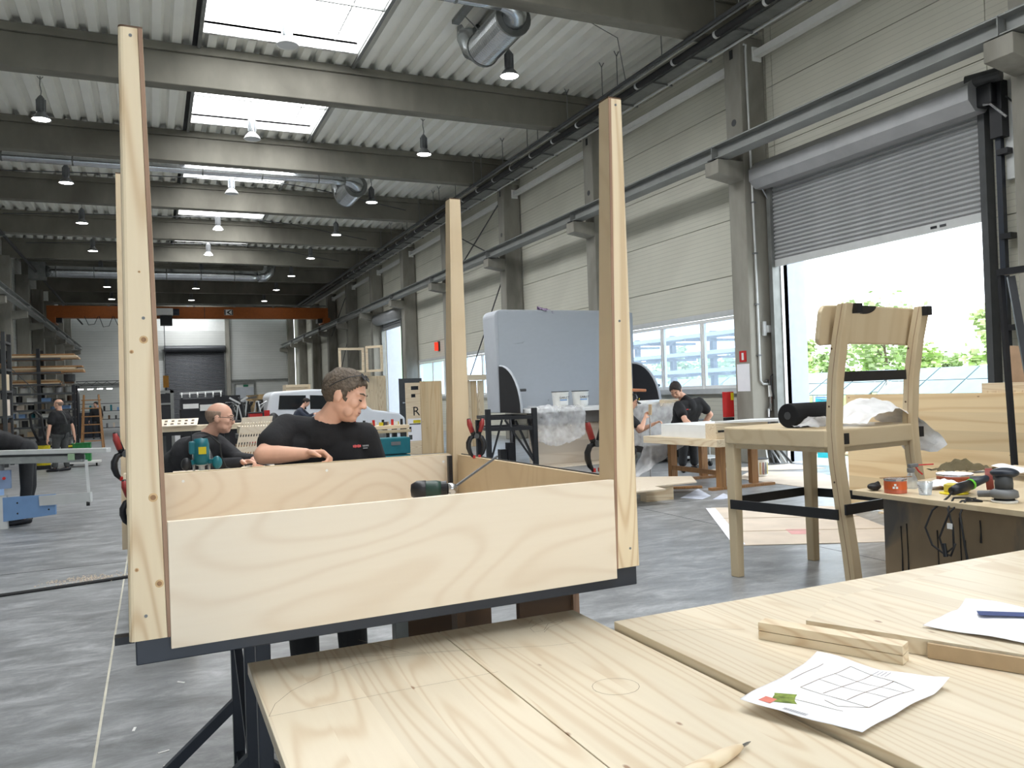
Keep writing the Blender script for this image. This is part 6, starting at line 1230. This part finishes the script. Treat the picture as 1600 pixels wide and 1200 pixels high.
# ================================================================ people
K['lips'] = mat('lips', (150, 92, 82), .6)
def remesh(o, vox, it=4, fac=.5):
    m_ = o.modifiers.new('remesh', 'REMESH'); m_.mode = 'VOXEL'; m_.voxel_size = vox; m_.use_smooth_shade = True
    if it: s_ = o.modifiers.new('smooth', 'SMOOTH'); s_.iterations = it; s_.factor = fac
    return o
def basis(f, u):
    x = V(f).normalized(); y = V(u).cross(x).normalized(); z = x.cross(y); return Matrix((x, y, z)).transposed()
def head_geo(g, c, B_, k=1.0):
    """face forward x, left y, up z"""
    c = V(c)
    def p(x, y, z): return c+B_ @ V((x*k, y*k, z*k))
    def el(x, y, z, a, b, d): g.sph(p(x, y, z), (a*k, b*k, d*k), B_, 14)
    el(-.012, 0, .036, .1, .078, .088); el(.005, 0, .0, .09, .072, .085); el(.03, 0, -.048, .06, .056, .07); el(.058, 0, -.088, .028, .03, .024); el(.0, 0, -.05, .06, .06, .05)
    g.cap(p(.088, 0, .014), p(.106, 0, -.022), .009*k, .0125*k, 6); el(.103, .011, -.026, .012, .009, .009); el(.103, -.011, -.026, .012, .009, .009)
    for s in (-1, 1):
        g.cap(p(.086, .01*s, .028), p(.072, .048*s, .026), .0115*k, .01*k, 5); el(.062, .042*s, -.022, .026, .022, .024); el(.05, .046*s, -.066, .024, .016, .026)
        el(-.008, .083*s, -.006, .022, .011, .034); el(.0, .085*s, -.024, .012, .009, .014); el(.079, .03*s, .006, .012, .016, .010)
    g.cap(p(.084, -.02, -.052), p(.084, .02, -.052), .0085*k, .0085*k, 5); g.cap(p(.082, -.017, -.066), p(.082, .017, -.066), .0085*k, .0085*k, 5)
def hair_geo(c, B_, k=1.0, full=True, grow=1.055, thick=.0):
    """scalp cap; full = a full head of hair, otherwise a side fringe"""
    g = M(); c = V(c); n = 30; vs = []
    for i in range(n+1):
        t = math.pi*i/n
        for j in range(2*n):
            a = math.pi*j/n; q = V((-.014+.1*grow*math.sin(t)*math.cos(a), .0785*grow*math.sin(t)*math.sin(a), .034+.089*grow*math.cos(t)))
            if q.z < .01: q.y *= 1.0-.12*min(1, (.01-q.z)/.06)
            vs.append(q)
    def ok(q):
        if full:
            if q.x < -.03: return q.z > -.062
            if abs(q.y) > .055 and .0 < q.x < .03 and q.z > -.022: return True
            if q.x < .035: return q.z > .004+(q.x+.03)*.3
            return q.z > .024+(q.x-.035)*1.25
        return q.x < .02 and -.055 < q.z < .05 and (q.x < -.03 or q.z > -.0)
    if full:
        for q in vs:
            m_ = 1+.06*noise.noise(q*38)+.035*noise.noise(q*90); q.x = -.014+(q.x+.014)*m_; q.y *= m_; q.z = .034+(q.z-.034)*(m_+.02)
    w_ = 2*n; fs = []
    for i in range(n):
        for j in range(w_):
            f = (i*w_+j, (i+1)*w_+j, (i+1)*w_+(j+1) % w_, i*w_+(j+1) % w_); m_ = sum((vs[x] for x in f), V())/4
            if ok(m_): fs.append(f)
    g.v = [tuple(c+B_ @ (q*k)) for q in vs]; g.f = fs
    return g
def hand_geo(g, w_, d, nrm, side=1, k=1.0, curl=.5, spread=.0):
    """w_ wrist, d towards the knuckles, nrm out of the palm; side +1 puts the thumb on d x nrm"""
    w_ = V(w_); d = V(d).normalized(); nrm = V(nrm); nrm = (nrm-d*nrm.dot(d)).normalized(); a = d.cross(nrm)*side
    for j in range(4):
        y = (1.5-j)*.0185*k; b = w_+d*.02*k+a*y*.7; q = w_+d*(.088-.004*abs(j-1))*k+a*y; g.cap(b, q, .0135*k, .011*k, 6)
        L = (.038, .044, .041, .031)[j]*k; p0 = q; ang = curl*.55
        for s_, r0 in ((1.0, .0095), (.68, .0088), (.52, .008)):
            dd = (d*math.cos(ang)+nrm*math.sin(ang)+a*spread*(1.5-j)*.1).normalized(); p1 = p0+dd*L*s_; g.cap(p0, p1, r0*k, r0*k*.93, 5); p0 = p1; ang += curl*.85
    t0 = w_+d*.022*k+a*.026*k; t1 = t0+(d*.6+a*.55+nrm*.35).normalized()*.042*k; t2 = t1+(d*.85+a*.1+nrm*.45).normalized()*.032*k; g.cap(t0, t1, .014*k, .0105*k, 6); g.cap(t1, t2, .0105*k, .0085*k, 6)
def person(label, loc, H_, arms, neck, legs, skin='skin', shirt='tee', pants='trouser', sleeve='short', hair=None, hairmat='hair', vox=.009, cv=.012, k=1.0, build=1.0, shoes=True, pelvis=None, hands=None):
    """H_: (centre, forward, up); arms: [(shoulder, elbow, wrist, palm normal, thumb side, curl)]*2; legs: [(hip, knee, ankle, toe dir)]*2"""
    t = T('person', label, 'person', loc)
    c, f, u = H_; B_ = basis(f, u); g = M(); head_geo(g, c, B_, k)
    neck = V(neck); hb_ = V(c)+B_ @ V((-.022*k, 0, -.05*k)); g.cap(hb_, neck, .052*k, .062*k, 8)
    for sh, el, wr, nm, sd, cu_ in arms:
        sh, el, wr = V(sh), V(el), V(wr); g.cap(sh, el, .05*k, .043*k, 7); g.cap(el, el.lerp(wr, .35), .043*k, .043*k, 7); g.cap(el.lerp(wr, .35), wr, .043*k, .027*k, 7)
        hand_geo(g, wr, (wr-el), nm, sd, k, cu_)
    shm = (V(arms[0][0])+V(arms[1][0]))/2; hipm = V(pelvis) if pelvis else (V(legs[0][0])+V(legs[1][0]))/2
    g.cap(neck, shm.lerp(hipm, .25), .07*k, .1*k)
    for hp, kn, an, td in legs:
        an = V(an); g.cap(hp, kn, .07*k, .05*k); g.cap(kn, an, .05*k, .035*k)
    body = remesh(ob('body', g, skin, t), vox, 3, .4)
    s = M()
    a, b = V(arms[0][0]), V(arms[1][0]); ax = (b-a).normalized()
    s.cap(a.lerp(b, .12), a.lerp(b, .88), .068*k*build, .068*k*build, 8); s.cap(neck.lerp(shm, .3), shm, .075*k, .09*k, 8)
    for f_, w_, r_ in ((.22, .12, .125), (.45, .1, .125), (.7, .085, .128), (.95, .09, .122)):
        m_ = shm.lerp(hipm, f_); s.cap(m_-ax*w_*k*build, m_+ax*w_*k*build, r_*k*build, r_*k*build, 8)
    s.cap(shm.lerp(hipm, .1), hipm, .12*k*build, .125*k*build, 8)
    for q0 in (a, b):
        s.cap(q0, shm.lerp(hipm, .35)+(q0-shm)*.75, .068*k*build, .1*k*build, 8)
    for sh, el, wr, *_r in arms:
        sh, el, wr = V(sh), V(el), V(wr)
        if sleeve == 'short': e_ = sh.lerp(el, .58); s.cap(sh, e_, .072*k*build, .074*k*build, 8)
        else: s.cap(sh, el, .068*k*build, .058*k, 8); s.cap(el, el.lerp(wr, .93), .056*k, .042*k, 8)
    sho = remesh(ob('shirt', s, shirt, t), cv, 5, .5)
    tr_ = M(); h0, h1 = V(legs[0][0]), V(legs[1][0]); tr_.cap(h0, h1, .122*k*build, .122*k*build, 8)
    for hp, kn, an, td in legs:
        an = V(an); kn = V(kn); tr_.cap(hp, kn, .1*k*build, .076*k, 8); tr_.cap(kn, an+V((0, 0, .06*k)), .075*k, .066*k, 8)
    remesh(ob('trousers', tr_, pants, t), cv, 4, .5)
    if shoes:
        for hp, kn, an, td in legs:
            an = V(an); td = V(td).normalized(); q = M(); q.cap(an-td*.05*k-V((0, 0, .03*k)), an+td*.05*k-V((0, 0, .035*k)), .047*k, .047*k, 6); q.cap(an+td*.05*k-V((0, 0, .035*k)), an+td*.17*k-V((0, 0, .05*k)), .046*k, .035*k, 6)
            remesh(ob('shoe', q, 'black', t), .014, 3)
    if hair is not None:
        o_ = ob('hair', hair_geo(c, B_, k, hair), hairmat, t, smooth=True); sm = o_.modifiers.new('thick', 'SOLIDIFY'); sm.thickness = .012*k if hair else .004*k; sm.offset = .3
    def hp_(x, y, z): return V(c)+B_ @ V((x*k, y*k, z*k))
    for s_ in (-1, 1):
        ob('eye', M().tube([hp_(.0885, .018*s_, .001), hp_(.0905, .03*s_, -.001), hp_(.083, .043*s_, .001)], [.0022*k, .0042*k, .002*k], 6), 'ink', body)
        ob('eyebrow', M().tube([hp_(.0955, .012*s_, .029), hp_(.0905, .032*s_, .033), hp_(.0795, .05*s_, .029)], [.0035*k, .0045*k, .0025*k], 6), hairmat, body)
    ob('mouth_line', M().tube([hp_(.083, -.024, -.0605), hp_(.0925, -.01, -.059), hp_(.0925, .01, -.059), hp_(.083, .024, -.0605)], [.0012*k, .0022*k, .0022*k, .0012*k], 6), 'lips', body)
    return t, body, sho, B_
def glasses(parent, c, B_, k, worn=True, m_='black'):
    c = V(c)
    def p(x, y, z): return c+B_ @ V((x*k, y*k, z*k))
    gl_ = M()
    def ring(s, a):
        if worn: return p(.106, s*.034+.024*math.cos(R(a)), .004+.017*math.sin(R(a)))
        return p(.066-.011*math.sin(R(a)), s*.034+.024*math.cos(R(a)), .112+.013*math.sin(R(a)))
    for s in (-1, 1):
        gl_.tube([ring(s, a) for a in range(0, 361, 30)], .0017*k, 6)
        gl_.tube([p(.104, s*.057, .012), p(.06, s*.08, .012), p(-.01, s*.09, .008), p(-.04, s*.088, -.008)] if worn else [p(.062, s*.057, .115), p(.02, s*.086, .09), p(-.03, s*.094, .05), p(-.06, s*.09, .02)], .0022*k, 6)
    gl_.tube([ring(-1, 0), p(.11, 0, .012) if worn else p(.062, 0, .124), ring(1, 180)], .0018*k, 6)
    o_ = ob('glasses_frame', gl_, m_, parent)
    for s in (-1, 1): ob('lens', M().add([ring(s, a) for a in range(0, 360, 30)], [tuple(range(12))]), 'clear' if worn else mat('shaded_lens', (60, 62, 70), .1), o_)
def logo(parent, sho, origin, direction, upv, size=.06, words=True):
    dg = bpy.context.evaluated_depsgraph_get(); e = sho.evaluated_get(dg); d = V(direction).normalized(); mw = wmat(sho).inverted(); o0 = mw @ V(origin)
    hit, p, n, _ = e.ray_cast(o0, mw.to_3x3() @ d)
    if not hit: return
    p = wmat(sho) @ p; n = (wmat(sho).to_3x3() @ n).normalized(); x = V(upv).cross(n).normalized(); y = n.cross(x); q = p+n*.004; rm = Matrix((x, y, n)).transposed()
    for i in range(5): ob('shirt_logo', M().cbox(q+x*(i-3.4)*size*.14, (size*.11, size*(.2+.07*(i % 2)), .004), rm), 'red', sho)
    for i in range(4): ob('shirt_logo', M().cbox(q+x*(i*.14+.34)*size, (size*.1, size*.16, .004), rm), 'grey', sho)
    ob('shirt_logo', M().cbox(q+x*size*.5-y*size*.22, (size*.4, size*.08, .004), rm), 'grey', sho)
# --- man leaning on the upturned table
c1 = (.845, 3.845, 1.60); f1 = (.80, -.50, -.30); u1 = (.30, -.02, .95)
arm1 = [((.585, 3.97, 1.455), (.455, 3.835, 1.345), (.635, 3.762, 1.343), (0, -.45, -1), -1, 1.35), ((.93, 3.86, 1.40), (.99, 3.86, 1.17), (.9, 3.79, 1.0), (-.3, -1, 0), 1, .6)]
leg1 = [((.66, 4.1, .95), (.64, 4.03, .5), (.66, 4.08, .09), (.4, -.9, 0)), ((.86, 4.0, .95), (.86, 3.95, .5), (.88, 3.98, .09), (.5, -.85, 0))]
t, bd, sh, B_ = person('man in black t-shirt, glasses on greying hair, leaning on the upturned table', (.76, 4.05, 0), (c1, f1, u1), arm1, (.765, 3.905, 1.475), leg1, hair=True, vox=.0055, cv=.009, build=1.04)
glasses(t, c1, B_, 1.0, False); logo(t, sh, (.95, 3.3, 1.36), (-.12, 1, 0), (0, 0, 1), .055)
ob('ring', M().tube([V((.70, 3.735, 1.352))+V((.0, .012*math.cos(R(a)), .012*math.sin(R(a)))) for a in range(0, 361, 40)], .0016), mat('gold', (210, 170, 90), .3, .9), t)
# --- bald man with glasses bending over
c2 = (.49, 6.8, 1.46); f2 = (.93, -.30, -.12); u2_ = (.22, -.02, .97)
arm2 = [((.30, 6.66, 1.27), (.36, 6.36, 1.12), (.58, 6.2, 1.145), (.1, -.5, -1), -1, 1.0), ((.47, 7.0, 1.25), (.60, 6.66, 1.14), (.68, 6.32, 1.15), (.1, -.3, -1), 1, 1.0)]
leg2 = [((.02, 7.1, .9), (.1, 7.0, .48), (.02, 7.05, .09), (.9, -.3, 0)), ((.12, 7.3, .9), (.2, 7.2, .48), (.14, 7.3, .09), (.9, -.3, 0))]
t, bd, sh, B_ = person('bald man with glasses in a charcoal long sleeved shirt bending over with a pencil', (.1, 7.1, 0), (c2, f2, u2_), arm2, (.40, 6.86, 1.325), leg2, skin='skin2', shirt='jacket', sleeve='long', hair=False, hairmat='hairg', vox=.008, cv=.011, build=1.18)
glasses(t, c2, B_, 1.0, True)
ob('carpenter_pencil', M().cyl((.645, 6.13, 1.15), (.78, 6.08, 1.108), .006, n=8), 'ink', label='black pencil held by the bald man in glasses', cat='pencil')
# --- man looking down at the white table
c3 = (8.60, 12.0, 1.50); f3 = (-.6, -.45, -.62); u3 = (-.45, -.3, .8)
arm3 = [((8.60, 11.93, 1.22), (8.56, 11.7, .97), (8.58, 11.48, .83), (0, -.3, -1), 1, .5), ((9.07, 11.95, 1.27), (9.31, 11.95, 1.03), (9.17, 12.05, .80), (-.6, 0, -.4), -1, .9)]
leg3 = [((8.82, 12.25, .86), (8.8, 12.1, .48), (8.8, 12.15, .1), (-.5, -.8, 0)), ((9.02, 12.2, .86), (9.0, 12.08, .48), (9.04, 12.12, .1), (-.4, -.9, 0))]
t, bd, sh, B_ = person('man in black t-shirt looking down at the white worktable by the window', (8.9, 12.2, 0), (c3, f3, u3), arm3, (8.78, 12.05, 1.37), leg3, hair=True, hairmat='haird', vox=.011, cv=.014, build=1.08, k=1.17)
logo(t, sh, (8.6, 11.3, 1.15), (.25, 1, 0), (0, 0, 1), .07); ob('wrist_glove', M().sph((9.14, 12.02, .79), (.055, .055, .06)), 'black', t, smooth=True)
# --- man with cap half hidden by the post
c4 = (7.5, 11.75, 1.33); f4 = (.75, -.5, -.35); u4 = (.2, 0, .97)
arm4 = [((7.35, 11.6, 1.08), (7.45, 11.4, .88), (7.63, 11.55, 1.06), (0, -1, 0), 1, 1.2), ((7.55, 11.95, 1.08), (7.6, 11.7, .83), (7.78, 11.5, .95), (0, -.5, -1), -1, 1.0)]
leg4 = [((7.15, 11.85, .6), (7.45, 11.7, .5), (7.35, 11.8, .09), (.8, -.4, 0)), ((7.2, 12.05, .6), (7.5, 11.95, .5), (7.4, 12.0, .09), (.8, -.4, 0))]
t, bd, sh, B_ = person('crouching man in a black cap half hidden behind the near right table leg', (7.3, 11.8, 0), (c4, f4, u4), arm4, (7.42, 11.8, 1.17), leg4, shirt='jacket', sleeve='short', hair=None, hairmat='haird', vox=.011, cv=.014)
cp_ = ob('cap', hair_geo(V(c4)+B_ @ V((0, 0, .012)), B_, 1.02, True, 1.12), 'black', t, smooth=True); sm = cp_.modifiers.new('t', 'SOLIDIFY'); sm.thickness = .01
ob('cap_peak', M().slab(lambda u, v: V(c4)+B_ @ V((.075+.09*v*(1-.5*(2*u-1)**2), (u-.5)*.15, .055-.02*v-.02*(2*u-1)**2)), 8, 4, .006), 'black', cp_); ob('cap_badge', M().cyl(V(c4)+B_ @ V((.1, 0, .085)), V(c4)+B_ @ V((.112, 0, .085)), .022, n=12), 'yellow', cp_)
hc = T('bar_clamp', 'long steel bar clamp held upright by the man in the cap', 'clamp', (7.68, 11.5, 0)); ob('bar', M().cyl((7.66, 11.5, .05), (7.7, 11.5, 1.15), .012), 'steel', hc); ob('handle', M().cyl((7.7, 11.5, 1.1), (7.71, 11.5, 1.28), .03), 'mdf', hc); ob('foot', M().cyl((7.66, 11.5, 0), (7.66, 11.5, .05), .03), 'steel', hc)
# --- man bent over the sliding saw
c5 = (-2.35, 12.6, 1.12); f5 = (-.8, -.2, -.5); u5 = (-.5, 0, .8)
arm5 = [((-2.08, 12.66, 1.24), (-2.02, 12.58, 1.09), (-2.2, 12.5, 1.13), (0, 0, -1), 1, .6), ((-2.1, 12.98, 1.27), (-2.4, 12.95, 1.15), (-2.6, 12.85, 1.15), (0, 0, -1), -1, .6)]
leg5 = [((-1.6, 12.78, 1.04), (-1.6, 12.72, .52), (-1.64, 12.76, .09), (-.9, -.2, 0)), ((-1.6, 12.98, 1.04), (-1.58, 12.95, .52), (-1.66, 12.97, .09), (-.9, -.2, 0))]
person('man in black work clothes bent over the sliding saw table', (-1.65, 12.85, 0), (c5, f5, u5), arm5, (-2.22, 12.8, 1.27), leg5, sleeve='short', hair=True, hairmat='haird', vox=.012, cv=.014)
# --- standing bald man
x, y = -2.1, 22.62
c6 = (x-.02, y, 1.66); f6 = (-.9, .35, -.05); u6 = (0, 0, 1)
arm6 = [((x-.12, y-.2, 1.42), (x-.2, y-.27, 1.1), (x-.24, y-.3, .84), (.4, .3, 0), 1, .5), ((x+.12, y+.2, 1.42), (x+.25, y+.24, 1.1), (x+.3, y+.2, .82), (-.4, 0, 0), -1, .5)]
leg6 = [((x-.06, y-.09, .92), (x-.1, y-.1, .5), (x-.12, y-.08, .09), (-.8, .1, 0)), ((x+.06, y+.09, .92), (x+.08, y+.1, .5), (x+.12, y+.08, .09), (-.6, -.2, 0))]
t, bd, sh, B_ = person('heavy bald man in black t-shirt and grey dungarees standing by the storage rack', (x, y, 0), (c6, f6, u6), arm6, (x, y, 1.5), leg6, pants='greyt', hair=False, hairmat='hairg', vox=.014, cv=.016, build=1.18)
ob('dungaree_bib', M().slab(lambda u, v: (x-.05+.3*u, y-.19-.03*math.sin(3.1*u), .98+.2*v), 6, 4, .01), 'greyt', t); ob('dungaree_strap', M().tube([(x+.18, y-.2, 1.15), (x+.13, y-.2, 1.35), (x+.04, y-.15, 1.5)], .018), 'greyt', t)
# --- far man in black
x, y = -2.45, 43
arm7 = [((x-.18, y-.08, 1.42), (x-.26, y-.12, 1.12), (x-.3, y-.25, .88), (1, 0, 0), 1, .5), ((x+.18, y+.05, 1.42), (x+.24, y-.02, 1.12), (x+.2, y-.18, .95), (-1, 0, 0), -1, .5)]
leg7 = [((x-.09, y, .92), (x-.12, y-.12, .5), (x-.14, y, .09), (0, -1, 0)), ((x+.09, y, .92), (x+.12, y-.02, .5), (x+.14, y+.1, .09), (0, -1, 0))]
person('man in black walking beside the far step ladder', (x, y, 0), ((x-.02, y-.05, 1.64), (-.6, -.7, -.1), (0, 0, 1)), arm7, (x, y, 1.48), leg7, sleeve='long', hair=True, hairmat='haird', vox=.02, cv=.022)
# --- man by the van
x, y = 3.95, 24.2
arm8 = [((x-.05, y-.2, 1.22), (x+.15, y-.25, 1.05), (x+.36, y-.1, 1.1), (0, 0, -1), 1, .6), ((x+.1, y+.18, 1.24), (x+.3, y+.15, 1.05), (x+.42, y+.05, 1.12), (0, 0, -1), -1, .6)]
leg8 = [((x-.22, y-.1, .82), (x+.02, y-.15, .5), (x-.12, y-.12, .09), (1, 0, 0)), ((x-.2, y+.12, .82), (x+.05, y+.15, .5), (x-.1, y+.12, .09), (1, 0, 0))]
person('man in dark shirt and bright blue work trousers bending beside the white van', (x, y, 0), ((x+.2, y, 1.46), (.8, -.3, -.5), (.5, 0, .85)), arm8, (x+.08, y, 1.31), leg8, shirt=mat('slate_shirt', (56, 62, 76), .9), pants='denim', sleeve='long', hair=True, hairmat='haird', vox=.017, cv=.018)
